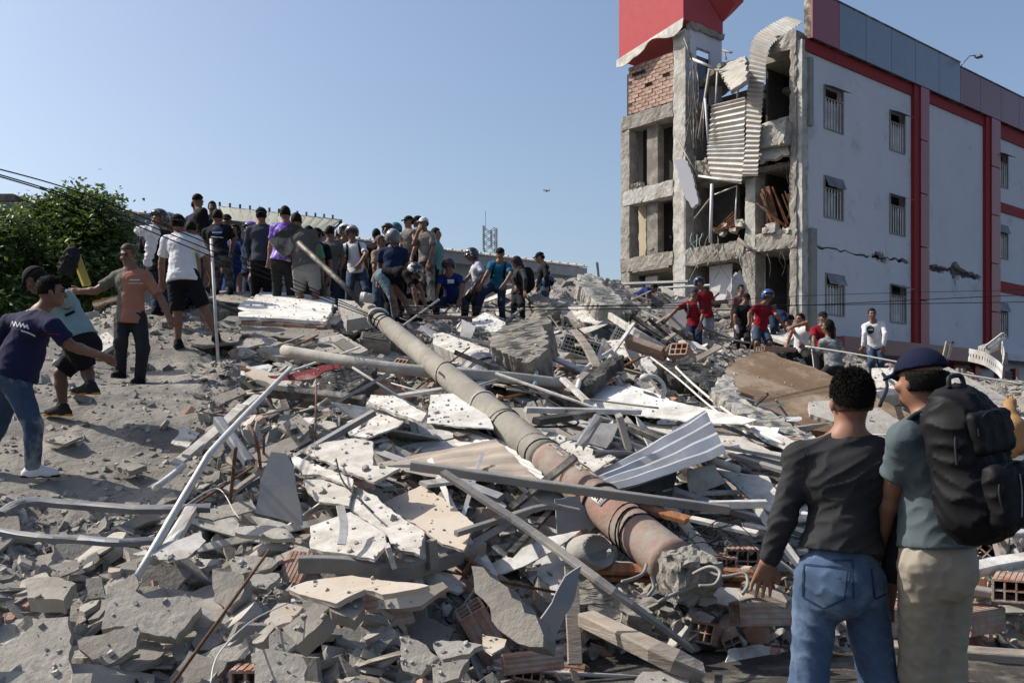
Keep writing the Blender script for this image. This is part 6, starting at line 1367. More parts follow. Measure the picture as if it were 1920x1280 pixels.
# ---- pale panels of the middle
Pn_ = [([(582, 765), (657, 757), (663, 774), (620, 790), (594, 797), (529, 794), (530, 780)], 'pale flat panel upstage of the bent white panels', M_white, .015, .22, (0, -.5, 1)),
     ([(562, 845), (600, 830), (665, 821), (698, 827), (698, 872), (750, 877), (701, 903)], 'white panel with a cut corner resting over the jagged white board', M_white, .02, .42, (.05, -.6, 1)),
     ([(532, 842), (562, 857), (662, 898), (660, 912), (600, 889), (567, 889)], 'long narrow jagged white board under the cut-corner panel', M_white, .02, .32, (0, -.6, 1)),
     ([(568, 892), (648, 907), (662, 912), (654, 948), (600, 940), (575, 918)], 'white board edge hanging below the cut-corner panel', M_white, .02, .30, (-.05, -.8, 1)),
     ([(660, 909), (707, 930), (716, 942), (796, 998), (787, 1039), (740, 1028), (722, 998), (660, 956), (648, 939)], 'wide white dusty ceiling panel with a torn diagonal edge', M_white, .02, .40, (.05, -.7, 1)),
     ([(582, 986), (657, 959), (722, 1001), (725, 1019), (701, 1048), (640, 1036), (582, 1028)], 'squarish white dusty ceiling panel above the bent steel channel', M_white, .02, .36, (0, -.65, 1)),
     ([(716, 942), (790, 909), (826, 930), (890, 985), (870, 1030), (829, 1019), (790, 990)], 'tan board sloping down to the dark hollow', M_tan, .02, .40, (.1, -.7, 1)),
     ([(541, 1105), (575, 1090), (660, 1078), (805, 1099), (716, 1114), (683, 1105), (630, 1131), (585, 1120)], 'long pale board splayed under the bent steel channel', M_tan, .03, .46, (0, -.45, 1)),
     ([(695, 1130), (720, 1112), (830, 1090), (840, 1100), (790, 1135), (700, 1142)], 'shaded curled board under the long pale board', M_tan, .05, .36, (0, -1, .8)),
     ([(478, 960), (488, 900), (508, 847), (536, 850), (549, 875), (553, 905), (565, 960), (566, 984)], 'dark blue-grey curved panel standing upright on the slope edge', M_greyp, .02, .5, (-.1, -1, .22)),
     ([(1063, 823), (1110, 793), (1163, 793), (1137, 840)], 'white board propped between two dark posts', M_white, .02, .5, (.1, -1, .7)),
     ([(1010, 810), (1040, 810), (1100, 837), (1155, 857), (1107, 888), (1060, 862)], 'pale dimpled sheet right of the pole shaft', M_white, .01, .4, (0, -.5, 1)),
     ([(1093, 757), (1113, 723), (1160, 723), (1240, 747), (1330, 768), (1420, 790), (1393, 797), (1290, 790), (1150, 773)], 'longest white metal roof sheet stretched across the middle right', M_whitem, .01, .45, (.0, -.5, 1)),
     ([(1397, 797), (1440, 800), (1490, 827), (1487, 850), (1427, 823)], 'white roof sheet end pointing at the grey-shirted man', M_whitem, .01, .4, (0, -.5, 1)),
     ([(1180, 795), (1290, 800), (1370, 812), (1460, 850), (1430, 870), (1330, 850)], 'grey dusty sheet behind the corrugated sheet', M_white, .015, .3, (0, -.5, 1)),
     ([(1345, 880), (1440, 893), (1475, 955), (1450, 965), (1400, 930)], 'white board in front of the grey-shirted man\'s elbow', M_white, .02, .4, (0, -.6, 1)),
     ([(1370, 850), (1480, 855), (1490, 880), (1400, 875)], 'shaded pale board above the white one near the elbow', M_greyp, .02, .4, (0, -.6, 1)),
     ([(808, 740), (850, 737), (905, 757), (925, 803), (870, 800), (800, 792)], 'ribbed white panel left of the pole middle', M_whitem, .015, .35, (0, -.6, 1)),
     ([(695, 740), (740, 742), (800, 775), (790, 790), (735, 772), (690, 752)], 'curling torn white board upslope of the corrugated sheet', M_white, .03, .45, (0, -.5, 1)),
     ([(650, 790), (700, 772), (760, 786), (745, 800), (690, 820), (655, 815)], 'tilted dusty panel between the curled board and grey sheet', M_white, .015, .3, (0, -.5, 1)),
     ([(520, 800), (560, 775), (585, 800), (560, 822)], 'small dark plate in the centre left of the panels', M_plate, .03, .3, (0, -.6, 1)),
     ([(812, 625), (830, 623), (918, 655), (912, 668), (880, 672), (812, 645)], 'long white wall piece upslope of the dark tank', M_white, .16, .35, (0, -.5, 1)),
     ([(885, 598), (910, 585), (948, 605), (935, 625), (890, 610)], 'white curved sheet below the floral shirt rider', M_whitem, .03, .4, (0, -.5, 1)),
     ([(1065, 575), (1112, 568), (1145, 592), (1120, 608), (1085, 600)], 'draped pale sheet in the upper middle', M_white, .02, .5, (0, -.5, 1)),
     ([(1020, 560), (1060, 560), (1110, 590), (1095, 610), (1040, 585)], 'pale grey slab face left of the draped sheet', M_light, .1, .4, (0, -.5, 1)),
     ([(1245, 572), (1292, 556), (1287, 622), (1262, 640)], 'flat grey panel standing behind the outstretched red-shirt man', M_greyp, .03, .6, (-.3, -1, .3)),
     ([(1437, 612), (1492, 626), (1478, 643), (1445, 632)], 'white slab behind the denim-shorts man', M_white, .08, .5, (0, -.5, 1)),
     ([(1572, 640), (1632, 660), (1637, 690), (1600, 688), (1585, 665)], 'white wall panel lying behind the grey hoodie', M_white, .1, .5, (0, -.5, 1)),
     ([(1517, 753), (1560, 750), (1600, 778), (1562, 790), (1519, 776)], 'rounded pale grey block at the foot of the brown slab', M_light, .22, .35, (0, -.5, 1)),
     ([(1590, 760), (1650, 765), (1700, 798), (1660, 835), (1600, 800)], 'broad light slab between the two nearest men\'s heads', M_light, .12, .35, (0, -.5, 1)),
     ([(1635, 690), (1672, 690), (1700, 705), (1695, 735), (1650, 745), (1632, 720)], 'white crumbling wall lump in front of the white sweatshirt man', M_white, .2, .4, (0, -.5, 1)),
     ([(1755, 690), (1775, 686), (1888, 745), (1880, 765), (1850, 762)], 'long concrete beam sloping down behind the black backpack', M_light, .2, .5, (.1, -.4, 1)),
     ([(1795, 735), (1880, 775), (1890, 795), (1810, 760)], 'white painted strip below the sloping concrete beam', M_white, .08, .4, (.1, -.4, 1)),
     ([(1884, 1068), (1925, 1085), (1925, 1120), (1872, 1105)], 'white faced brick block at the right edge', M_white, .1, .3, (0, -.6, 1)),
     ([(865, 598), (892, 612), (880, 640), (862, 636)], 'blue-white ribbed panel left of the upper grille', M_whitem, .02, .4, (-.2, -1, .5)),
     ([(1135, 640), (1175, 628), (1195, 660), (1160, 675)], 'tilted white box lid in the rubble left of the red shirts', M_white, .1, .35, (0, -.6, 1)),
     ([(1200, 672), (1215, 668), (1232, 690), (1218, 704), (1205, 695)], 'small bright white block above the curved lamp', M_white, .08, .4, (-.2, -.7, 1)),
     ([(1290, 880), (1340, 870), (1360, 905), (1290, 935)], 'pale curled sheet under the corrugated sheet', M_white, .015, .45, (.2, -1, .4)),
     ([(1165, 895), (1270, 880), (1260, 935), (1180, 930)], 'teal-dark sheet under the corrugated sheet', M_galvd, .02, .2, (0, -1, .3)),
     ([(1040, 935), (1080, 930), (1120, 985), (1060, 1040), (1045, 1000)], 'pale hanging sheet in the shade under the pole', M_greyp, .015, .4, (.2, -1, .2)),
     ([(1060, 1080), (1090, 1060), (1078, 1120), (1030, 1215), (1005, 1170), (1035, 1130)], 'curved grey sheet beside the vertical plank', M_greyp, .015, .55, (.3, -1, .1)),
     ([(905, 1190), (950, 1198), (945, 1212), (922, 1225), (905, 1215)], 'yellowish cardboard scrap by the grooved brick', M_tan, .01, .4, (0, -.8, 1))]
for i, (poly, lab, m, th, lf, n) in enumerate(Pn_):
    if m in (M_white, M_tan, M_whitem) and abs(n[0]) < .11 and n[2] == 1: n = (-.22, max(n[1], -.36), 1)
    pslab('board' if m in (M_white, M_tan, M_greyp) else 'sheet' if m in (M_whitem, M_galvd) else 'concrete_slab', poly, lab, 'board' if m in (M_white, M_tan, M_greyp) else 'sheet' if m in (M_whitem, M_galvd) else 'slab', m, th, lf * .85, n, jit=.006 if i != 9 else .003, seed=i + 300, bend=.04 if i in (4, 5, 7, 12, 18) else 0)
# ---- dark and rough lumps
for poly, lab, m, th, lf, n, j in (([(922, 625), (960, 605), (1010, 587), (1033, 597), (1010, 672), (985, 680), (940, 657), (921, 640)], 'big rough brown-grey concrete heap behind the dark tank', M_conc, .5, .7, (-.2, -.7, 1), .05),
     ([(603, 695), (648, 686), (706, 690), (690, 712), (650, 735), (607, 735)], 'black charred chunk under the horizontal white tube', M_dark, .22, .35, (-.05, -.6, 1), .03),
     ([(1073, 717), (1150, 664), (1171, 666), (1105, 722), (1080, 725)], 'black rough beam lying diagonally below the air conditioner', M_dark, .16, .5, (-.1, -.5, 1), .02),
     ([(1240, 680), (1290, 668), (1340, 700), (1300, 722), (1250, 705)], 'dark broken slab left of the brown mud slab', M_dark, .15, .4, (0, -.5, 1), .03),
     ([(1300, 700), (1355, 690), (1368, 712), (1330, 740)], 'second dark slab touching the brown mud slab', M_dark, .12, .4, (.1, -.6, 1), .03),
     ([(1084, 514), (1107, 512), (1170, 565), (1160, 577), (1125, 572), (1085, 535)], 'long concrete beam pointing down from the crest', M_light, .3, .9, (.15, -.5, 1), .03),
     ([(1140, 520), (1165, 525), (1195, 580), (1165, 590)], 'ragged concrete fin right of the crest beam', M_conc, .25, .8, (.3, -.6, .8), .08),
     ([(1362, 688), (1395, 668), (1440, 658), (1478, 674), (1530, 690), (1610, 728), (1690, 768), (1790, 812), (1700, 826), (1560, 812), (1480, 800), (1400, 756), (1358, 712)], 'broad brown mud-stained floor slab under the rescuers on the right', M_mud, .16, .40, (.05, -.42, 1), .03),
     ([(1345, 706), (1362, 700), (1400, 752), (1500, 806), (1560, 830), (1500, 826), (1390, 775), (1340, 730)], 'curved concrete rim along the lower edge of the brown slab', M_light, .14, .44, (.05, -.5, 1), .03),
     ([(1050, 1090), (1110, 1080), (1225, 1150), (1230, 1190), (1130, 1165)], 'dark rounded boulder in the hollow under the pole', M_conc, .2, .2, (0, -.9, 1), .05),
     ([(1165, 1128), (1200, 1118), (1232, 1130), (1225, 1155), (1180, 1152)], 'grey stone under the broken butt of the pole', M_conc, .16, .3, (0, -.7, 1), .04),
     ([(990, 555), (1020, 548), (1050, 580), (1010, 600)], 'rubble lump at the feet of the slim man on the crest', M_conc, .2, .4, (0, -.5, 1), .06),
     ([(1700, 740), (1760, 725), (1800, 760), (1740, 775)], 'rough mortar heap behind the cap of the backpack man', M_conc, .25, .4, (0, -.5, 1), .06),
     ([(1150, 760), (1110, 1140), (1100, 1130)], '', None, 0, 0, 0, 0)):
    if m is None: continue
    o = pslab('concrete_chunk' if m != M_mud else 'floor_slab', poly, lab, 'chunk' if m != M_mud else 'floor slab', m, th, lf, n, jit=j)
    if th >= .12 and m != M_mud:
        md = o.modifiers.new('sub', 'SUBSURF'); md.subdivision_type = 'SIMPLE'; md.levels = md.render_levels = 2
        tx = bpy.data.textures.get('lumps') or bpy.data.textures.new('lumps', 'CLOUDS'); tx.noise_scale = .12; dm = o.modifiers.new('d', 'DISPLACE'); dm.texture = tx; dm.strength = .07; dm.texture_coords = 'LOCAL'
# ---- corrugated sheets in the middle
corr_sheet('corrugated_sheet', [P(1107, 893, 8.2), P(1210, 838, 8.5), P(1322, 768, 8.9)], [P(1147, 920, 7.2), P(1258, 888, 7.4), P(1362, 848, 7.6)], mat('shiny_corrugated', (.42, .43, .45), metal=.4, rough=.5, bump=.1, bscale=5, var=.25, objvar=0, dust=.25), 4, .055, 'dark corrugated sheet propped up right of the fallen pole', 'metal sheet', ribs_along=True, sub=6, thick=.004)
corr_sheet('corrugated_sheet', [P(698, 826, 9.0), P(780, 795, 9.3), P(880, 803, 9.1), P(985, 848, 8.4)], [P(700, 872, 8.2), P(790, 850, 8.4), P(900, 850, 8.2), P(1025, 903, 7.6)], M_galv, 5, .03, 'grey corrugated sheet crumpled left of the fallen pole', 'metal sheet', ribs_along=True, sub=6, thick=.004)
corr_sheet('roof_sheet', [P(707, 868, 8.0), P(800, 848, 8.1), P(930, 822, 8.0)], [P(760, 884, 7.5), P(860, 900, 7.4), P(1015, 905, 7.4)], M_rustsheet, 4, .012, 'brown-stained sheet curling over the crumpled grey one', 'metal sheet', ribs_along=True, sub=6, thick=.004)
corr_sheet('corrugated_sheet', [P(802, 742, 10.6), P(812, 770, 10.0), P(818, 797, 9.5)], [P(925, 760, 10.4), P(940, 785, 9.8), P(955, 812, 9.3)], M_whitem, 5, .035, 'white ribbed roof sheet tucked under the middle of the pole', 'metal sheet', ribs_along=True, sub=6, thick=.006)
corr_sheet('corrugated_sheet', [P(1110, 724, 12.9), P(1180, 722, 12.6), P(1250, 745, 12.0)], [P(1095, 757, 11.8), P(1190, 776, 11.3), P(1280, 790, 11.0)], M_whitem, 6, .02, 'faintly ribbed white sheet under the longest roof sheet', 'metal sheet', ribs_along=True, sub=6, thick=.006)
for px, lb in ((500, 'crumpled red metal sheet behind the charred chunk'),):
    pslab('sheet', [(502, 704), (540, 704), (606, 684), (640, 683), (636, 690), (598, 704), (570, 712), (520, 714)], lb, 'sheet', M_red, .012, .35, (0, -.6, 1), jit=.03)
# ---- bars, beams, pipes
B_ = [('pipe', [(252, 1090, .12), (372, 885, .55), (418, 822, .6), (545, 690, .35)], 'long bent galvanised pipe propped across the left rubble', 'pipe', M_galv, .046, .05, True),
      ('metal_channel', [(0, 960), (47, 937), (142, 942), (255, 950), (395, 948)], 'upper dented dark metal channel on the left', 'metal channel', M_galvd, .065, .035, False),
      ('metal_channel', [(-20, 990), (74, 1004), (148, 1007), (225, 1013), (291, 1009)], 'lower dented dark metal channel on the left', 'metal channel', M_galvd, .05, .03, False),
      ('metal_channel', [(358, 950), (315, 1022)], 'short silver channel beside the long bent pipe', 'metal channel', M_galv, .07, .05, False),
      ('tube', [(532, 657, .32), (640, 675, .32), (700, 685, .32), (815, 698, .34), (960, 708, .34), (1120, 727, .3)], 'long horizontal white tube passing behind the pole', 'tube', M_light, .13, .1, True),
      ('steel_beam', [(502, 733), (590, 742), (683, 752)], 'dark steel beam under the charred chunk', 'beam', M_dsteel, .12, .10, False),
      ('batten', [(349, 855), (420, 795), (482, 742)], 'pale batten on the board stack at the slope edge', 'batten', M_whitem, .07, .03, False),
      ('batten', [(330, 870), (400, 812), (455, 760)], 'second pale batten on the board stack at the slope edge', 'batten', M_white, .09, .03, False),
      ('metal_channel', [(409, 782, .45), (440, 825, .45), (469, 862, .4)], 'short grey angle crossing the board stack', 'metal channel', M_galvd, .07, .05, False),
      ('batten', [(290, 915), (330, 885), (345, 872)], 'white tube end sticking out of the board stack', 'tube', M_whitem, .05, .05, True),
      ('batten', [(440, 920), (480, 890), (545, 850)], 'thin pale batten left of the curved dark panel', 'batten', M_wood, .04, .03, False),
      ('reinforcement_bar', [(467, 797, .7), (482, 830, .6), (490, 889, .15)], 'rusty rod bending up behind the curved dark panel', 'steel rod', M_rust, .025, .02, True),
      ('reinforcement_bar', [(442, 840, .7), (431, 945, .1)], 'upright rusty rod left of the curved dark panel', 'steel rod', M_rust, .025, .02, True),
      ('reinforcement_bar', [(495, 815, .6), (494, 850, .1)], 'short rusty rod right behind the curved dark panel', 'steel rod', M_rust, .022, .02, True),
      ('post', [(623, 588, .9), (623, 660, .1)], 'upright rusty bar at the right corner of the white plastered slab', 'post', M_rust, .05, .05, False),
      ('steel_channel', [(559, 1057), (648, 1059), (737, 1074), (808, 1060), (905, 1028)], 'bent dark steel channel under the white ceiling panels', 'metal channel', M_steel, .05, .10, False),
      ('post', [(808, 1012, .5), (812, 1065, .3)], 'short upright grey stud at the bend of the steel channel', 'stud', M_steel, .07, .04, False),
      ('post', [(726, 1022, .5), (738, 1062, .35)], 'white splintered stud on the bent steel channel', 'stud', M_white, .05, .03, False),
      ('post', [(638, 948, .5), (645, 985, .45), (640, 1020, .4)], 'crumpled white strip standing on the squarish panel', 'strip', M_whitem, .05, .01, False),
      ('steel_bar', [(830, 885, .75), (1000, 998, .7), (1150, 1108, .5), (1297, 1216, .1)], 'long flat steel bar running from the centre down to the street', 'steel bar', M_steel, .062, .03, False),
      ('steel_bar', [(770, 872, .55), (960, 900, .75), (1160, 928, .75), (1365, 955, .5)], 'long steel bar crossing over the painted part of the pole', 'steel bar', M_steel, .05, .062, False),
      ('steel_bar', [(1330, 946, .4), (1436, 944, .4)], 'pale rail continuing right of the steel bar that crosses the pole', 'steel bar', M_whitem, .04, .06, False),
      ('steel_bar', [(855, 1000, .6), (944, 972, .65), (1022, 949, .65), (1085, 958, .6)], 'angled thin bar bridging the dark hollow', 'steel bar', M_steel, .04, .035, False),
      ('plank', [(1070, 1045, .6), (1078, 1245, .05)], 'vertical grey plank standing in the hollow under the pole', 'plank', M_wood, .085, .03, False),
      ('pipe', [(1098, 995, .5), (1078, 1015, .5), (1074, 1055, .45)], 'bent rusty pipe above the vertical plank', 'pipe', M_rust, .05, .05, True),
      ('timber_beam', [(1100, 1160, .3), (1230, 1222, .3), (1312, 1262, .2)], 'thick weathered timber beam lying on the dark street', 'timber beam', M_wood, .12, .09, False),
      ('plank', [(1110, 1064, .35), (1280, 1070, .35), (1455, 1082, .3)], 'upper long brown plank behind the pole butt', 'plank', M_woodb, .12, .03, False),
      ('plank', [(1120, 1078, .3), (1290, 1085, .3), (1450, 1096, .25)], 'lower long brown plank behind the pole butt', 'plank', M_woodb, .10, .03, False),
      ('plank', [(1190, 948, .35), (1290, 975, .35)], 'orange-brown board above the wire tangle', 'plank', M_woodb, .10, .04, False),
      ('batten', [(1295, 972, .4), (1420, 1000, .4)], 'white lath right of the wire tangle', 'batten', M_white, .06, .03, False),
      ('batten', [(1018, 617, .7), (1010, 670, .5), (1002, 722, .3)], 'thin white pipe standing upright behind the tank', 'pipe', M_whitem, .05, .05, True),
      ('batten', [(1022, 664, .45), (1100, 699, .4)], 'white board edge below the air conditioner', 'board', M_white, .12, .03, False),
      ('batten', [(1143, 592, .7), (1190, 622, .6), (1245, 655, .4)], 'long white-edged board leaning left of the red shirts', 'board', M_white, .06, .12, False),
      ('plank', [(1077, 620, .5), (1100, 650, .5), (1120, 690, .4)], 'dusty plank left of the air conditioner', 'plank', M_wood, .12, .04, False),
      ('metal_channel', [(985, 768, .4), (1090, 770, .4), (1200, 772, .4)], 'horizontal white rail right of the ribbed sheet', 'rail', M_whitem, .05, .05, False),
      ('metal_channel', [(1005, 790, .4), (1110, 775, .4)], 'dark beam crossing under the white rail', 'beam', M_dsteel, .09, .06, False),
      ('metal_channel', [(1085, 835, .6), (1122, 778, .8)], 'left dark post holding the white board', 'post', M_galvd, .06, .05, False),
      ('metal_channel', [(1178, 840, .5), (1160, 778, .8)], 'right grey post beside the white board', 'post', M_steel, .07, .05, False),
      ('metal_channel', [(1115, 845, .4), (1185, 848, .4)], 'short dark rail in front of the white board', 'rail', M_galvd, .05, .05, False),
      ('batten', [(1055, 710, .5), (1100, 752, .45)], 'pale stud leaning on the longest roof sheet', 'stud', M_white, .07, .04, False),
      ('batten', [(950, 730, .4), (1100, 748, .4), (1235, 765, .45)], 'thin grey rod along the longest roof sheet', 'rod', M_steel, .02, .02, True),
      ('batten', [(930, 700, .5), (1060, 745, .45), (1130, 770, .4)], 'long thin white lath slanting to the roof sheet', 'batten', M_white, .035, .02, False),
      ('batten', [(1180, 800, .4), (1300, 850, .35)], 'dark steel rail right of the propped white board', 'rail', M_dsteel, .07, .06, False),
      ('batten', [(1355, 835, .4), (1480, 858, .4)], 'white rail pointing to the shoulder of the grey-shirted man', 'rail', M_white, .08, .04, False),
      ('batten', [(1360, 850, .35), (1478, 885, .35)], 'grey rail below the white one by the shoulder', 'rail', M_steel, .06, .04, False),
      ('batten', [(1345, 870, .3), (1470, 905, .3)], 'dark rail lowest of three by the grey shoulder', 'rail', M_dsteel, .06, .04, False),
      ('batten', [(1330, 862, .5), (1385, 880, .4)], 'short white tube under the corrugated sheet edge', 'tube', M_white, .07, .05, True),
      ('rope', [(1510, 649, 0), (1600, 663, 0), (1680, 678, 0), (1780, 697, 0), (1930, 722, 0)], 'taut pale rope held by the hooded rope puller', 'rope', M_wirew, .03, .03, True),
      ('rope', [(1522, 655, 0), (1526, 690, 0), (1524, 720, 0), (1512, 744, 0)], 'slack rope end hanging from the hand of the rope puller', 'rope', M_wirew, .02, .02, True),
      ('wooden_stick', [(895, 523, 0), (835, 585, 0), (805, 618, 0)], 'long wooden stick held by the rider in the printed shirt', 'stick', M_wood, .04, .03, True),
      ('batten', [(1625, 1210, .15), (1800, 1222, .15), (1935, 1232, .15)], 'grey timber lying on the street behind the khaki trousers', 'timber', M_wood, .08, .06, False),
      ('batten', [(1790, 1078, .3), (1860, 1060, .3), (1935, 1048, .3)], 'thick white timber right of the khaki trousers', 'timber', M_white, .11, .07, False),
      ('batten', [(1800, 1004, .35), (1935, 1002, .35)], 'white plastic pipe below the backpack', 'pipe', M_whitem, .045, .04, True),
      ('batten', [(1850, 985, .35), (1935, 1000, .35)], 'flat white strip above the plastic pipe', 'strip', M_white, .07, .02, False),
      ('batten', [(1795, 1100, .25), (1935, 1125, .25)], 'grey steel rail between the white timber and the broken brick', 'rail', M_steel, .07, .05, False),
      ('batten', [(1790, 1108, .2), (1880, 1116, .2)], 'dark rail beside the broken brick on the right', 'rail', M_dsteel, .06, .05, False),
      ('plank', [(1395, 1095, .3), (1480, 1130, .25)], 'dark plank behind the jeans of the grey-shirted man', 'plank', M_wood, .09, .05, False),
      ('plank', [(1100, 700, .5), (1062, 735, .3)], 'pale offcut across the diagonal black beam', 'plank', M_wood, .08, .04, False),
      ('batten', [(1225, 610, .35), (1270, 580, .35)], 'thin lath leaning behind the outstretched red-shirt man', 'batten', M_wood, .06, .04, False),
      ('batten', [(1245, 640, .2), (1280, 615, .2)], 'brown plank at the knees of the outstretched red-shirt man', 'plank', M_wood, .10, .05, False)]
for nm, pts_, lab, cat, m, w, h, rd in B_:
    if nm in ('rope', 'wooden_stick'):
        dd = {'taut': (16.3, 15.8, 15.4, 15, 14.5), 'slac': (16.3, 16.2, 16.1, 16.2), 'long': (19.5, 18.6, 18.2)}[lab[:4]]; bar(nm, [p[:2] for p in pts_], lab, cat, m, w, h, round_=True, d=dd, sm=5); continue
    bar(nm, pts_, lab, cat, m, w, h, round_=rd, sm=4 if rd else 1, c_section='channel' in nm and m in (M_galvd, M_galv))
# ---- hollow bricks
def hollow_brick(grooves=True):
    mb = MB(); L, W_b, Hh = .145, .095, .07; t = .011
    mb.box((-L, -W_b, Hh - t), (L, W_b, Hh)); mb.box((-L, -W_b, -Hh), (L, W_b, -Hh + t)); mb.box((-L, -W_b, -Hh + t), (L, -W_b + t, Hh - t)); mb.box((-L, W_b - t, -Hh + t), (L, W_b, Hh - t))
    mb.box((-L + .003, -W_b + t, -.005), (L - .003, W_b - t, .005))
    for y in (-.030, .030): mb.box((-L + .002, y - .005, -Hh + t), (L - .002, y + .005, -.005)); mb.box((-L + .002, y - .005, .005), (L - .002, y + .005, Hh - t))
    if grooves:
        for k in range(6): y = -W_b + .02 + k * .031; mb.box((-L + .001, y - .009, Hh), (L - .001, y + .009, Hh + .004)); mb.box((-L + .001, y - .009, -Hh - .004), (L - .001, y + .009, -Hh))
        for k in range(4): z = -Hh + .02 + k * .034; mb.box((-L + .001, W_b, z - .009), (L - .001, W_b + .004, z + .009)); mb.box((-L + .001, -W_b - .004, z - .009), (L - .001, -W_b, z + .009))
    me = bpy.data.meshes.new('hollow_brick'); me.from_pydata([tuple(v) for v in mb.V], [], mb.F); me.materials.append(M_brick); me.update(); return me
HB = hollow_brick()
def place(me, name, loc, rot, sc, label, cat, group=None):
    o = bpy.data.objects.new(name, me); COL.objects.link(o); o.location = loc; o.rotation_euler = rot; o.scale = sc if isinstance(sc, tuple) else (sc,) * 3; return tag(o, label, cat, group)
for px, py, d_, rot, sc, lab in ((490, 1272, 5.0, (0, 0, R(90)), 1.2, 'square-holed brick facing the camera at the bottom edge'), (895, 1085, 6.6, (R(20), R(25), R(50)), 1.35, 'upper holed brick end sticking from the mortar block in the hollow'), (925, 1150, 6.2, (R(30), R(20), R(60)), 1.2, 'lower red holed brick on the mortar block in the hollow'),
        (905, 1185, 6.0, (R(10), R(60), R(20)), 1.2, 'smooth orange brick below the holed bricks'), (998, 1240, 5.6, (R(-15), R(-5), R(5)), (1.15, 1.0, .8), 'grooved brick at the bottom left of the vertical plank'), (660, 1215, 5.4, (R(30), R(-35), R(30)), (1.3, 1, 1), 'mortar-crusted red brick in the centre bottom'), (212, 1262, 5.1, (R(-20), 0, R(-8)), (1.1, 1, .5), 'split clay brick half at the bottom left'), (318, 1256, 5.2, (R(-25), R(5), R(4)), (1.5, 1, .6), 'grooved clay channel brick at the bottom left'),
        (1440, 1150, 6.3, (R(-10), 0, R(5)), (1.5, 1.2, 1.0), 'wide grooved brick behind the left hand of the grey-shirted man'), (1390, 1048, 7.2, (0, R(3), R(80)), 1.2, 'dusty holed brick right of the wire tangle'), (1355, 1060, 7.1, (0, 0, R(75)), 1.1, 'darker holed brick beside the wire tangle'), (1825, 1160, 6.4, (R(0), 0, R(30)), (1.2, 1.1, 1.1), 'broken grooved brick right of the khaki trousers'), (1680, 1160, 6.6, (0, 0, R(10)), 1.3, 'grooved brick between the two pairs of trousers'), (1898, 1100, 6.4, (0, 0, R(60)), (1.3, 1.1, 1), 'row of brick holes at the right edge'),
        (1210, 652, 14.8, (R(-30), R(20), R(-30)), (2.2, 1.6, .6), 'ridged terracotta slab above the small white block'), (1103, 745, 14.5, (0, R(20), R(40)), 1.4, 'dusty holed brick near the black rough beam'), (1318, 728, 14.0, (0, R(10), R(70)), 1.5, 'red holed brick left of the brown mud slab'), (1280, 668, 15.5, (0, R(30), R(60)), 1.5, 'holed brick under the outstretched red-shirt man'), (1040, 712, 13.2, (R(10), 0, R(80)), 1.4, 'grey holed brick right of the upright white pipe'),
        (1240, 700, 14.2, (0, R(10), R(20)), 1.4, 'pale holed brick beside the curved lamp'), (762, 700, 11.2, (R(10), R(40), R(50)), 1.1, 'red brick wedge leaning behind the pole middle'), (722, 738, 10.3, (R(50), R(30), R(30)), 1.2, 'red brick wedge at the end of the dark steel beam'), (1455, 655, 19.5, (0, 0, R(20)), (2.5, 1.5, .6), 'brick lump under the feet of the denim-shorts man')):
    p = P(px, py, d_); place(HB, 'hollow_brick', p, rot, sc, lab, 'brick')
pslab('brick_and_mortar_block', [(884, 1060), (919, 1080), (960, 1120), (1012, 1172), (1018, 1212), (970, 1205), (935, 1180), (890, 1110)], 'large mortar-faced wall block tilted into the dark hollow', 'wall block', M_conc, .16, .5, (-.5, -1, .5), jit=.02)
# ---- dark plastic tank, split and crushed
tk = empty('water_tank', P(925, 725, 11.9), 0, 'dark blue-grey plastic tank crushed behind the middle of the pole', 'tank')
S_ = SDF(vec(-.6, -.6, -.6), vec(.7, .5, .5), .02)
a_, b_ = P(905, 712, 12.1) - P(925, 725, 11.9), P(962, 760, 11.2) - P(925, 725, 11.9)
S_.cap(vec(*a_), vec(*b_), .33, .22, .02); S_.cap(vec(*a_) + vec(-.08, 0, .05), vec(*b_), .28, .2, 0, op='s') if False else None
S_.folds(.02, .5, 3); V, Q = S_.mesh(); np_mesh('shell', V, Q, mat('tank_plastic', (.035, .042, .065), rough=.45, bump=.05, var=.1, objvar=0, dust=.2, spec=.4), tk, True)
for t in (.15, .45, .75):
    mb = MB(); ax = (b_ - a_).normalized(); x = ax.cross(Vector((0, 0, 1))).normalized(); y = x.cross(ax); r_ = .33 + (.22 - .33) * t + .012
    mb.tube([a_.lerp(b_, t) + (x * math.cos(k * .3) + y * math.sin(k * .3)) * r_ for k in range(22)], .012, 5); mb.build('rib', MATS['tank_plastic'], tk, True)
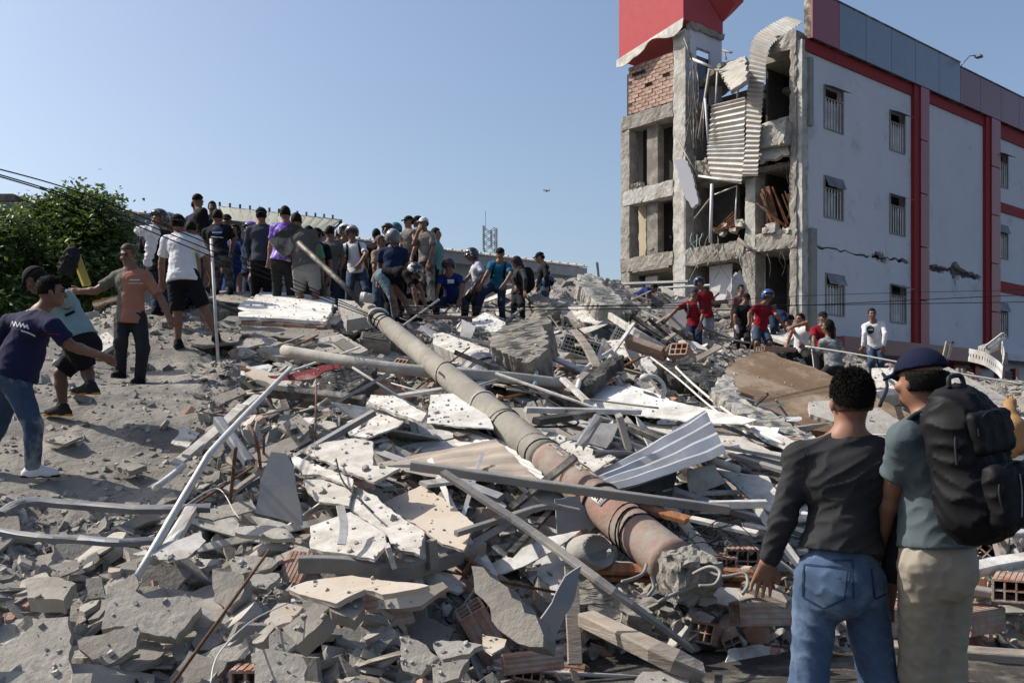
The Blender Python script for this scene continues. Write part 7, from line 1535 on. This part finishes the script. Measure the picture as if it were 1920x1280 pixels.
# ---- air conditioning units and grilles
def ac_unit(loc, rot, w, h, dp_, label, fins=9, openf=False, m=M_whitem):
    e = empty('air_conditioner', loc, 0, label, 'air conditioner'); e.rotation_euler = rot; mb = MB(); t = .02
    mb.box((-w / 2, 0, h / 2 - t), (w / 2, dp_, h / 2)); mb.box((-w / 2, 0, -h / 2), (w / 2, dp_, -h / 2 + t)); mb.box((-w / 2, 0, -h / 2 + t), (-w / 2 + t, dp_, h / 2 - t)); mb.box((w / 2 - t * 2, 0, -h / 2 + t), (w / 2, dp_, h / 2 - t)); mb.box((-w / 2 + t, dp_ - .02, -h / 2 + t), (w / 2 - 2 * t, dp_, h / 2 - t))
    mb.build('casing', m, e); mb = MB(); mb.box((-w / 2 + t, .12, -h / 2 + t), (w / 2 - 2 * t, .14, h / 2 - t)); mb.build('coil', M_dsteel, e)
    for k in range(fins): x = -w / 2 + t + (w - 3 * t) * (k + .5) / fins; mb = MB(); mb.box((x - .006, -.012, -h / 2 + t), (x + .006, .0, h / 2 - t)); mb.build('grille_bar', m if not openf else M_steel, e)
    for k in range(4): z = -h / 2 + h * (k + 1) / 5; mb = MB(); mb.box((-w / 2 + t, -.02, z - .006), (w / 2 - 2 * t, -.013, z + .006)); mb.build('grille_bar', m if not openf else M_steel, e)
    return e
ac_unit(P(1090, 650, 15.2), (R(-15), R(17), R(-12)), .62, .30, .32, 'open white air conditioner case in the middle right rubble', 9, True)
ac_unit(P(885, 622, 17.0), (R(-35), R(28), R(25)), .42, .34, .2, 'upper white grille unit below the printed-shirt rider', 7)
ac_unit(P(993, 682, 14.2), (R(-45), R(20), R(15)), .50, .34, .2, 'lower white grille unit left of the upright white pipe', 8)
ac_unit(P(1164, 626, 17.0), (R(-10), R(25), R(-15)), .26, .28, .15, 'small white grille box between the beams', 5, m=M_white)
ac_unit(P(705, 632, 12.6), (R(-50), R(8), R(5)), .38, .16, .2, 'small dusty finned unit under the pole head', 12, m=M_plate)
# ---- curved lamp arm, toilet-like bowl, perforated strip, bracket, cloths, orange board
lm_ = empty('curved_lamp', T(1240, 763, .2), 0, 'curved white lamp arm standing over the longest roof sheet', 'lamp'); b0_ = T(1240, 763, .2)
mb = MB(); mb.tube(smooth_pts([P(1238, 762, b0_.y) - b0_, P(1246, 728, b0_.y) - b0_, P(1232, 708, b0_.y) - b0_, P(1212, 704, b0_.y) - b0_], 6), .025, 7); mb.build('arm', M_whitem, lm_, True)
S_ = SDF(vec(*(P(1212, 707, b0_.y) - b0_)) - .12, vec(*(P(1212, 707, b0_.y) - b0_)) + .12, .012); S_.ell(vec(*(P(1211, 708, b0_.y) - b0_)), (.075, .075, .05), None, 0); V, Q = S_.mesh(); np_mesh('lamp_head', V, Q, M_whitem, lm_, True)
bw = empty('ceramic_bowl', P(1108, 1035, 6.5), 0, 'cracked pale ceramic bowl under the painted part of the pole', 'bowl'); S_ = SDF(vec(-.25, -.25, -.25), vec(.3, .3, .25), .009); S_.ell(vec(0, 0, 0), (.17, .17, .12), None, 0); S_.ell(vec(.07, -.06, .02), (.15, .15, .10), None, 0, op='s'); S_.cap(vec(.02, .05, -.04), vec(.2, .12, 0), .03, .03, 0, op='s'); V, Q = S_.mesh(); np_mesh('bowl', V, Q, M_light, bw, True)
def strip_perf(pts, wid, label):
    q = smooth_pts([P(*a) for a in pts], 6); e = empty('perforated_strip', q[0], 0, label, 'metal strip'); V = []; Fc = []
    # two edge rails and rungs leave real holes between them
    mb = MB(); off = Vector((.0, -.05, wid))
    for i in range(len(q) - 1):
        a, b = q[i] - q[0], q[i + 1] - q[0]
        mb.add([a, b, b + off * .36, a + off * .36], [(0, 1, 2, 3)]); mb.add([a + off * .64, b + off * .64, b + off, a + off], [(0, 1, 2, 3)]); c0 = a.lerp(b, .35); mb.add([c0 + off * .36, b + off * .36, b + off * .64, c0 + off * .64], [(0, 1, 2, 3)])
    o = mb.build('perforated_plate', M_whitem, e); o.modifiers.new('s', 'SOLIDIFY').thickness = .015
strip_perf([(1815, 677, 22), (1845, 685, 21.6), (1868, 700, 21.4), (1878, 712, 21.2)], .28, 'lower perforated white metal strip on the right'); strip_perf([(1832, 670, 22.2), (1858, 662, 22), (1874, 655, 22)], .25, 'upper perforated white metal strip on the right')
strip_perf([(1876, 652, 22), (1880, 680, 21.6), (1876, 700, 21.4)], .2, 'curled white strip end joining the two perforated strips')
mb = MB(); mb.prism(P(1767, 678, 21), P(1776, 640, 21), .05, .05); mb.prism(P(1778, 672, 21), P(1786, 640, 21), .04, .04); mb.prism(P(1774, 641, 21), P(1788, 642, 21), .04, .04); tag(mb.build('metal_bracket', M_wood, None), 'upright metal bracket behind the cap of the backpack man', 'bracket')
mb = MB(); 
for a, b in (((1848, 650), (1880, 625)), ((1854, 655), (1886, 631)), ((1880, 625), (1886, 631)), ((1848, 650), (1854, 655))): mb.prism(P(*a, 21.8), P(*b, 21.8), .05, .05)
tag(mb.build('window_frame', M_whitem, None), 'white window frame piece poking up beside the perforated strips', 'window frame')
def clothpile(px, py, d_, r, m, label, sq=.35):
    p = P(px, py, d_); e = vec(*p); S_ = SDF(vec(-r * 1.4, -r, -r), vec(r * 1.4, r, r), .022); S_.ell(vec(0, 0, 0), (r * 1.2, r * .7, r * sq), None, 0); S_.folds(.045, .16, int(px)); V, Q = S_.mesh(); o = np_mesh('crumpled_cloth', V, Q, m, None, True); o.location = p; tag(o, label, 'cloth'); return o
clothpile(1860, 742, 18.5, .24, M_whitecloth, 'crumpled pale blue-white cloth on the sloping beam').rotation_euler = (0, R(35), 0)
clothpile(1765, 728, 19, .12, M_whitecloth, 'small white cloth behind the backpack man\'s neck'); clothpile(1905, 795, 12, .2, M_whitecloth, 'white cloth beside the tan dog')
pslab('board', [(172, 566), (222, 553), (224, 562), (176, 578)], 'orange and white painted board behind the salmon tee man', 'board', mat('orange_paint', (.50, .22, .05), bump=.1), .03, .5, (0, -1, .3), d=14.6)
pslab('board', [(173, 570), (222, 557), (223, 560), (175, 574)], 'white stripe plank fixed on the orange board', 'board', M_white, .01, .5, (0, -1, .3), d=14.5)
# crumpled white sheet and timber before the ruin
pslab('sheet', [(1345, 590), (1378, 510), (1388, 512), (1372, 585)], 'left leaf of the tall tent-shaped white sheet at the ruin', 'sheet', M_white, .03, .2, (-.5, -1, .2), d=27)
pslab('sheet', [(1372, 520), (1388, 506), (1408, 560), (1412, 600), (1370, 600)], 'right leaf of the tall tent-shaped white sheet at the ruin', 'sheet', M_white, .03, .2, (.2, -1, .2), d=26.8)
pslab('sheet', [(1333, 540), (1352, 533), (1347, 552), (1330, 556)], 'small bright plate left of the tent-shaped sheet', 'sheet', M_white, .03, .2, (-.3, -.8, .6), d=27)
pslab('board', [(1240, 536), (1262, 545), (1260, 556), (1242, 548)], 'pale board under the kneeling blue tee man\'s front', 'board', M_light, .08, .2, (0, -.7, 1), d=26)
# white bag held up and umbrella-like bag on a yellow post
S_ = SDF(vec(-.3, -.2, -.5), vec(.3, .2, .3), .014); S_.cap(vec(-.12, 0, .12), vec(.06, 0, .10), .06, .09, .03); S_.cap(vec(.06, 0, .1), vec(.0, 0, -.3), .08, .05, .03); S_.folds(.02, .12, 4); V, Q = S_.mesh(); o = np_mesh('plastic_bag', V, Q, M_whitecloth, None, True); o.location = P(278, 450, 13.2); tag(o, 'crumpled white plastic bag dangling left of the white tee man', 'bag')
yp_ = bar('yellow_post', [(143, 482), (163, 535)], 'short yellow post standing behind the bending man', 'post', mat('yellow_paint', (.42, .34, .09), bump=.1), .12, .08, d=(15, 15))
S_ = SDF(vec(-.25, -.2, -.3), vec(.25, .2, .25), .016); S_.cap(vec(.02, 0, .07), vec(-.05, 0, -.12), .10, .13, 0); S_.folds(.03, .1, 8); V, Q = S_.mesh(); o = np_mesh('dark_plastic_bag', V, Q, C_['charc'], None, True); o.location = P(133, 484, 14.8); tag(o, 'dark plastic bag tied on top of the yellow post', 'bag')
# loose cables over the middle right
for k, (q, m, lab) in enumerate((([(930, 500 + 215), (1010, 740), (1085, 792), (1000, 800)], M_wire, 'black cable looping below the tank'), ([(1235, 655), (1300, 720), (1390, 790), (1470, 832)], M_wirew, 'long pale cable crossing left of the brown slab'), ([(1180, 640), (1260, 700), (1330, 760), (1400, 812)], M_wirew, 'second pale cable running down to the roof sheet end'), ([(1080, 735), (1100, 690), (1150, 655)], M_wirew, 'grey hose curving under the air conditioner'), ([(630, 860), (645, 905), (700, 960)], M_wire, 'thin cable lying over the white ceiling panels'), ([(330, 960), (405, 915), (440, 960), (452, 975)], M_wirew, 'thin pale wire arching over the lower left rubble'), ([(395, 1280), (410, 1225), (470, 1165), (540, 1130)], M_wirew, 'pale wire curling along the bottom slabs'), ([(1560, 645), (1600, 660), (1655, 700), (1650, 760)], M_wire, 'dark hose beside the white sweatshirt man'))):
    bar('cable', [(a, b, .4) for a, b in q], lab, 'cable', m, (.02, .03, .025, .06, .012, .008, .007, .05)[k], .02, round_=True, sm=6)
# ------------------------------------------------------------------ scattered pieces
RS = np.random.RandomState(7)
def street(x, y): px = CX + F * x / y; return (px > 1090) & (px < 2100) & (y < 6.35) & (np.random.RandomState(3).rand(len(x)) < .8)
def sample_xy(n, dmin=4.3, dmax=30, seed=0, pxr=(-300, 2400)):
    rs = np.random.RandomState(seed); d = np.exp(rs.uniform(math.log(dmin), math.log(dmax), n)); px = rs.uniform(pxr[0], pxr[1], n)
    return (px - CX) / F * d, d
def normals(x, y, e=.15):
    zx = (H(x + e, y) - H(x - e, y)) / (2 * e); zy = (H(x, y + e) - H(x, y - e)) / (2 * e); n = np.stack([-zx, -zy, np.ones_like(zx)], 1); return n / np.linalg.norm(n, axis=1)[:, None]
def frag_cloud(name, x, y, size, flat, m, seed, label, lift=0.0, elong=1.0, sides=6, zz=None, NN=None):
    """thousands of loose broken fragments lying on the heap, joined into one mass"""
    rs = np.random.RandomState(seed); n = len(x); z = H(x, y) if zz is None else zz; N = (normals(x, y) if NN is None else NN) + rs.normal(size=(n, 3)) * (.38 if NN is None else .2); N /= np.linalg.norm(N, axis=1)[:, None]
    a = rs.normal(size=(n, 3)); X = np.cross(a, N); X /= np.linalg.norm(X, axis=1)[:, None]; Y = np.cross(N, X); k = sides
    ang = (np.arange(k)[None] + rs.uniform(-.32, .32, (n, k))) * 2 * math.pi / k; rad = rs.uniform(.55, 1.15, (n, k)) * size[:, None] * .5
    lx = np.cos(ang) * rad * elong; ly = np.sin(ang) * rad * rs.uniform(.5, 1, (n, 1)) / (elong ** .5); th = (size * flat * rs.uniform(.6, 1.4, n))[:, None]
    c = np.stack([x, y, z + th[:, 0] * .2 + lift], 1)
    def ring(sx, h): return c[:, None] + (lx * sx)[..., None] * X[:, None] + (ly * sx)[..., None] * Y[:, None] + (h + rs.uniform(-.12, .12, (n, k)) * th)[..., None] * N[:, None]
    top = ring(rs.uniform(.8, 1, (n, k)), th * .5 + 0 * lx); bot = ring(rs.uniform(.85, 1.1, (n, k)), -th * .5 + 0 * lx)
    V = np.concatenate([top, bot], 1).reshape(-1, 3); base = (np.arange(n) * 2 * k)[:, None]
    i = np.arange(k); j = (i + 1) % k; q = np.stack([i, i + k, j + k, j], 1)[None] + base[:, None]; q = q.reshape(-1, 4)
    # top cap split in quads
    capq = [np.array([0, 1, 2, 3]), np.array([0, 3, 4, 5])] if k == 6 else [np.array([0, 1, 2, 3])]
    tq = np.concatenate([cq[None] + base for cq in capq]); bq = np.concatenate([(cq[::-1] + k)[None] + base for cq in capq])
    o = np_mesh(name, V, np.concatenate([q, tq, bq]), m); tag(o, label, None, None, 'stuff'); return o
def keep(x, y, f):
    px = CX + F * x / y; m = f(px, x, y); return x[m], y[m]
def smoothpath(px, x, y): return roughness(x, y) > .45
x, y = sample_xy(64000, 4.3, 30, 1); rg = roughness(x, y); m = (RS.rand(len(x)) < (.06 + rg * .95)) & ~street(x, y); x, y = x[m], y[m]
M_frag2 = mat('plate_fragments', (.265, .25, .228), bump=.5, bscale=22, var=.25, objvar=.3, island=True)
frag_cloud('rubble_fragments', x, y, np.clip(RS.lognormal(-3.2, .55, len(x)), .015, .2) * (1 + .03 * y), .24, M_frag, 2, 'countless small grey concrete fragments covering the heap')
x, y = sample_xy(16000, 4.3, 26, 3); x, y = keep(x, y, lambda px, x, y: (roughness(x, y) > .45) & ~street(x, y))
frag_cloud('rubble_fragments', x, y, np.clip(RS.lognormal(-2.0, .45, len(x)), .05, .42), .12, M_frag2, 4, 'countless hand-sized flat plates of grey render')
x, y = sample_xy(6400, 4.3, 28, 5); px = CX + F * x / y; cl = fbm(x * .6, y * .6, 77, 3); m = ((cl > .05) & (px > 350)) | ((px > 1000) & (cl > -.12)) | ((y < 6) & (cl > -.05)); x, y = x[m], y[m]
frag_cloud('brick_fragments', x, y, np.clip(RS.lognormal(-2.45, .5, len(x)), .04, .25), .45, M_fragb, 6, 'countless broken red brick crumbs among the grey rubble')
x, y = sample_xy(5200, 4.5, 24, 8); x, y = keep(x, y, lambda px, x, y: (roughness(x, y) > .5) & (px > 380))
frag_cloud('splinters', x, y, np.clip(RS.lognormal(-2.3, .5, len(x)), .05, .26), .07, M_wood, 9, 'countless thin splinters and slivers in the rubble', .03, 2.4)
x, y = sample_xy(2600, 5.5, 22, 11); px = CX + F * x / y; m = (px > 420) & (px < 1480); x, y = x[m], y[m]
frag_cloud('plasterboard_scraps', x, y, np.clip(RS.lognormal(-1.75, .5, len(x)), .08, .5), .035, M_white, 12, 'countless torn scraps of white board', .04, 1.25)
x, y = sample_xy(4200, 4.3, 14, 21); px = CX + F * x / y; m = (roughness(x, y) < .5); x, y = x[m], y[m]
frag_cloud('slope_pebbles', x, y, np.clip(RS.lognormal(-3.9, .6, len(x)), .010, .09), .3, M_frag, 22, 'countless pebbles on the trodden slope and dirt street')
x, y = sample_xy(5200, 4.5, 6.6, 31, (1000, 2100)); frag_cloud('street_crumbs', x, y, np.clip(RS.lognormal(-3.6, .7, len(x)), .01, .16), .35, mat('dark_crumbs', (.11, .10, .09), bump=.5, var=.4, objvar=.6, island=True), 32, 'countless dark crumbs and grit on the street')
# crumbs that came to rest on the larger slabs and boards
cr = []; rr_ = random.Random(77)
for M_, pl in SLABS:
    xs = [p[0] for p in pl]; ys = [p[1] for p in pl]; A_ = (max(xs) - min(xs)) * (max(ys) - min(ys)); d_ = M_.translation.y
    if M_.col[2][2] < .6: continue
    for _ in range(int(min(260, max(14, A_ * 170)))):
        px_, py_ = rr_.uniform(min(xs), max(xs)), rr_.uniform(min(ys), max(ys)); ins_ = False; j_ = len(pl) - 1
        for i_ in range(len(pl)):
            if (pl[i_][1] > py_) != (pl[j_][1] > py_) and px_ < (pl[j_][0] - pl[i_][0]) * (py_ - pl[i_][1]) / (pl[j_][1] - pl[i_][1]) + pl[i_][0]: ins_ = not ins_
            j_ = i_
        if ins_ and rr_.random() < .35 + .65 * (mnoise.noise(Vector((px_ * 2.5, py_ * 2.5, d_))) > 0): w_ = M_ @ Vector((px_, py_, .004)); cr.append((w_.x, w_.y, w_.z, *M_.col[2][:3]))
cr = np.array(cr); frag_cloud('crumbs_on_slabs', cr[:, 0], cr[:, 1], np.clip(np.random.RandomState(5).lognormal(-4.35, .7, len(cr)), .005, .07), .4, mat('pale_crumbs', (.36, .34, .31), var=.2, objvar=.35, island=True, bump=.3), 51, 'countless crumbs of mortar lying on the larger slabs and boards', 0, 1, 6, cr[:, 2], cr[:, 3:6])
# individual pieces: a few master shapes, many copies
LOOK = {}
def slab_master(seed, w, h, th, m, jit=.02, name='slab'):
    rs = random.Random(seed); n = rs.randint(5, 8); poly = []
    for i in range(n):
        a = 2 * math.pi * (i + rs.uniform(-.3, .3)) / n; poly.append((math.cos(a) * w * rs.uniform(.38, .56), math.sin(a) * h * rs.uniform(.38, .56)))
    o = rough_slab(name, poly, th, Matrix.Identity(4), m, seed, jit, .05); me = o.data; bpy.data.objects.remove(o); LOOK[me.name] = m; return me
def align(nrm, spin, tilt):
    n = (Vector(nrm) + Vector(tilt)).normalized(); x = Vector((math.cos(spin), math.sin(spin), 0)); M = frame_from(Vector((0, 0, 0)), n, x); return M.to_euler()
LM = [((60, 900), 'near the white sneakers of the polo man'), ((60, 1090), 'at the dark hollow on the left edge'), ((160, 1020), 'between the two dented channels and the bottom'), ((70, 1230), 'around the bottom left corner slab'), ((290, 1150), 'around the largest angular slab'), ((260, 1050), 'by the foot of the long bent pipe'), ((420, 1230), 'near the square-holed brick'), ((430, 1100), 'by the thick rough-topped block'), ((480, 1020), 'below the dark curved panel'),
 ((560, 1160), 'by the tan slab in the centre bottom'), ((660, 1200), 'by the mortar-crusted red brick'), ((620, 1080), 'under the bent steel channel'), ((780, 1240), 'by the combed render slab'), ((430, 820), 'by the board stack at the slope edge'), ((530, 730), 'by the red metal sheet'), ((650, 700), 'by the charred chunk'), ((620, 860), 'on the cut-corner white panel'), ((720, 980), 'on the wide torn ceiling panel'), ((850, 860), 'by the brown-stained sheet'), ((860, 760), 'by the ribbed panel left of the pole'),
 ((900, 1000), 'around the angled thin bar'), ((900, 1120), 'by the tilted mortar block'), ((1020, 1180), 'by the vertical grey plank'), ((1020, 900), 'beside the painted part of the pole'), ((940, 720), 'by the crushed dark tank'), ((1000, 650), 'by the lower white grille unit'), ((880, 620), 'by the upper white grille unit'), ((980, 600), 'on the rough brown-grey heap'), ((1090, 660), 'by the open air conditioner case'), ((1110, 820), 'by the propped white board'), ((1150, 760), 'along the longest roof sheet'),
 ((1240, 830), 'behind the dark corrugated sheet'), ((1240, 930), 'under the dark corrugated sheet'), ((1300, 1010), 'by the wire tangle'), ((1300, 1150), 'below the broken pole butt'), ((1400, 930), 'by the elbow of the grey-shirted man'), ((1420, 1070), 'by the long brown planks'), ((1400, 830), 'by the pointed roof sheet end'), ((1240, 720), 'by the curved white lamp'), ((1200, 650), 'by the ridged terracotta slab'), ((1100, 570), 'by the crest beam'), ((1080, 600), 'on the draped pale sheet'), ((1200, 590), 'behind the kneeling blue tee man'),
 ((1300, 660), 'at the feet of the outstretched red-shirt man'), ((1380, 640), 'at the feet of the gloved man in black'), ((1460, 720), 'on the brown mud slab'), ((1340, 760), 'below the curved concrete rim'), ((1560, 780), 'by the rounded pale block'), ((1640, 720), 'by the white crumbling lump'), ((1780, 720), 'by the long sloping concrete beam'), ((1850, 900), 'behind the black backpack'), ((1850, 1000), 'by the white plastic pipe'), ((1850, 1080), 'by the thick white timber'), ((1850, 1200), 'by the broken grooved brick'), ((740, 640), 'under the pole head'), ((520, 640), 'before the white plastered slab')]
LKN = {'stucco_plate': 'grey', 'concrete': 'rough grey', 'light_concrete': 'pale', 'white_board': 'white', 'white_metal': 'white metal', 'tan_board': 'tan', 'painted_steel': 'grey steel', 'dark_steel': 'dark steel', 'weathered_wood': 'weathered wooden', 'galvanised_sheet': 'galvanised', 'dark_galvanised': 'dark zinc', 'brown_wood': 'brown wooden', 'rusty_steel': 'rusty', 'white_cable': 'pale', 'hollow_brick': 'red clay'}
SEEN = {}
def scatter(masters, n, seed, name, label, cat, group, dr=(4.6, 20), pxr=(300, 1900), pyr=None, sc=(.7, 1.3), lift=.06, tilt=.3, cond=None):
    rs = random.Random(seed); got = 0; guard = 0
    while got < n and guard < n * 30:
        guard += 1; d = math.exp(rs.uniform(math.log(dr[0]), math.log(dr[1]))); px = rs.uniform(*pxr); x, y = (px - CX) / F * d, d
        if cond and not cond(px, d): continue
        z = h1(x, y); nn = normals(np.array([x]), np.array([y]), .3)[0]; me = rs.choice(masters); s = rs.uniform(*sc)
        lt = (s - sc[0]) / (sc[1] - sc[0]); size = 'small ' if lt < .33 else 'large ' if lt > .7 else 'mid-sized '
        py = HY - (z - CAMZ) * F / y; lm2 = min(LM, key=lambda q: (q[0][0] - px) ** 2 + ((q[0][1] - py) * 1.4) ** 2)[1]
        tx_, ty_ = rs.gauss(0, tilt), rs.gauss(0, tilt); tw_ = math.hypot(tx_, ty_) / max(tilt, .01); size += 'flat-lying ' if tw_ < .7 else 'tilted ' if tw_ < 1.5 else 'steep '
        lab = size + LKN.get(LOOK[me.name].name if me.name in LOOK else 'hollow_brick', '') + ' ' + label + ' ' + lm2; lab = ' '.join(lab.split()[:16])
        place(me, name, (x, y, z + lift), align(nn, rs.uniform(0, 6.28), (tx_, ty_, 0)), s, lab, cat, group); got += 1
MS = [slab_master(i, .42, .32, (.02, .03, .045, .07)[i % 4], (M_plate, M_conc, M_plate, M_light)[i % 4], .007) for i in range(10)]
scatter(MS, 230, 1, 'render_slab', 'render piece', 'slab', 'render pieces of the left foreground', (4.5, 7.6), (-60, 760), sc=(.3, 1.15), lift=.05, cond=lambda px, d: not (d > 7 and px < 450))
MC = [slab_master(20 + i, .40, .34, .16 + .03 * (i % 3), (M_conc, M_light, M_conc)[i % 3], .03) for i in range(6)]
scatter(MC, 120, 2, 'concrete_chunk', 'concrete lump', 'chunk', 'concrete lumps over the heap', (5.5, 27), (380, 1900), sc=(.5, 1.3), lift=.04, cond=lambda px, d: d > 7.5 or px < 850)
MBd = [slab_master(40 + i, (.9, 1.3, .6)[i % 3], (.4, .3, .45)[i % 3], .016, (M_white, M_whitem, M_white, M_tan)[i % 4], .005) for i in range(8)]
scatter(MBd, 110, 3, 'board_piece', 'torn board', 'board', 'torn boards in the middle of the heap', (6.4, 15), (470, 1500), sc=(.5, 1.2), lift=.12, tilt=.3, cond=lambda px, d: not (560 < px < 800 and d < 8.6))
scatter(MBd, 30, 33, 'board_piece', 'far torn board', 'board', 'torn boards of the upper heap', (15, 27), (850, 1500), sc=(.6, 1.5), lift=.14, tilt=.4)
def stick_master(L, w, h, m, rd=False):
    mb = MB(); (mb.tube([(-L / 2, 0, 0), (L / 2, 0, 0)], w / 2, 8) if rd else mb.prism((-L / 2, 0, 0), (L / 2, 0, 0), w, h)); o = mb.build('stick', m, None, rd); me = o.data; bpy.data.objects.remove(o); LOOK[me.name] = m; return me
MK = [stick_master(1.5, .05, .03, M_steel), stick_master(1.2, .07, .025, M_white), stick_master(1.8, .06, .05, M_dsteel), stick_master(1.1, .09, .025, M_wood), stick_master(2.0, .045, .03, M_whitem), stick_master(1.6, .06, .04, M_galvd), stick_master(.9, .08, .02, M_woodb)]
scatter(MK, 105, 4, 'batten_piece', 'stray batten', 'batten', 'stray battens of the middle heap', (6.6, 16), (450, 1500), sc=(.5, 1.15), lift=.16, tilt=.35, cond=lambda px, d: not (540 < px < 810 and d < 8.8))
scatter(MK, 50, 44, 'batten_piece', 'far stray batten', 'batten', 'stray battens of the upper heap', (15, 28), (820, 1500), sc=(.6, 1.5), lift=.2, tilt=.45)
scatter(MK, 22, 45, 'batten_piece', 'stray batten', 'batten', 'stray battens on the right', (6.4, 13), (1720, 2000), sc=(.6, 1.2), lift=.15, tilt=.2)
MR = [stick_master(1.2, .018, .018, M_rust, True), stick_master(.8, .02, .02, M_wirew, True), stick_master(1.4, .03, .03, M_wirew, True)]
scatter(MR, 50, 5, 'metal_rod', 'thin rod', 'rod', 'thin rods in the rubble', (5, 22), (350, 1700), sc=(.6, 1.2), lift=.18, tilt=.8)
scatter([HB], 48, 6, 'hollow_brick', 'hollow brick', 'brick', 'loose hollow bricks in the rubble', (4.8, 24), (450, 1900), sc=(.8, 1.25), lift=.06, tilt=.8, cond=lambda px, d: px > 900 or d < 6.5)
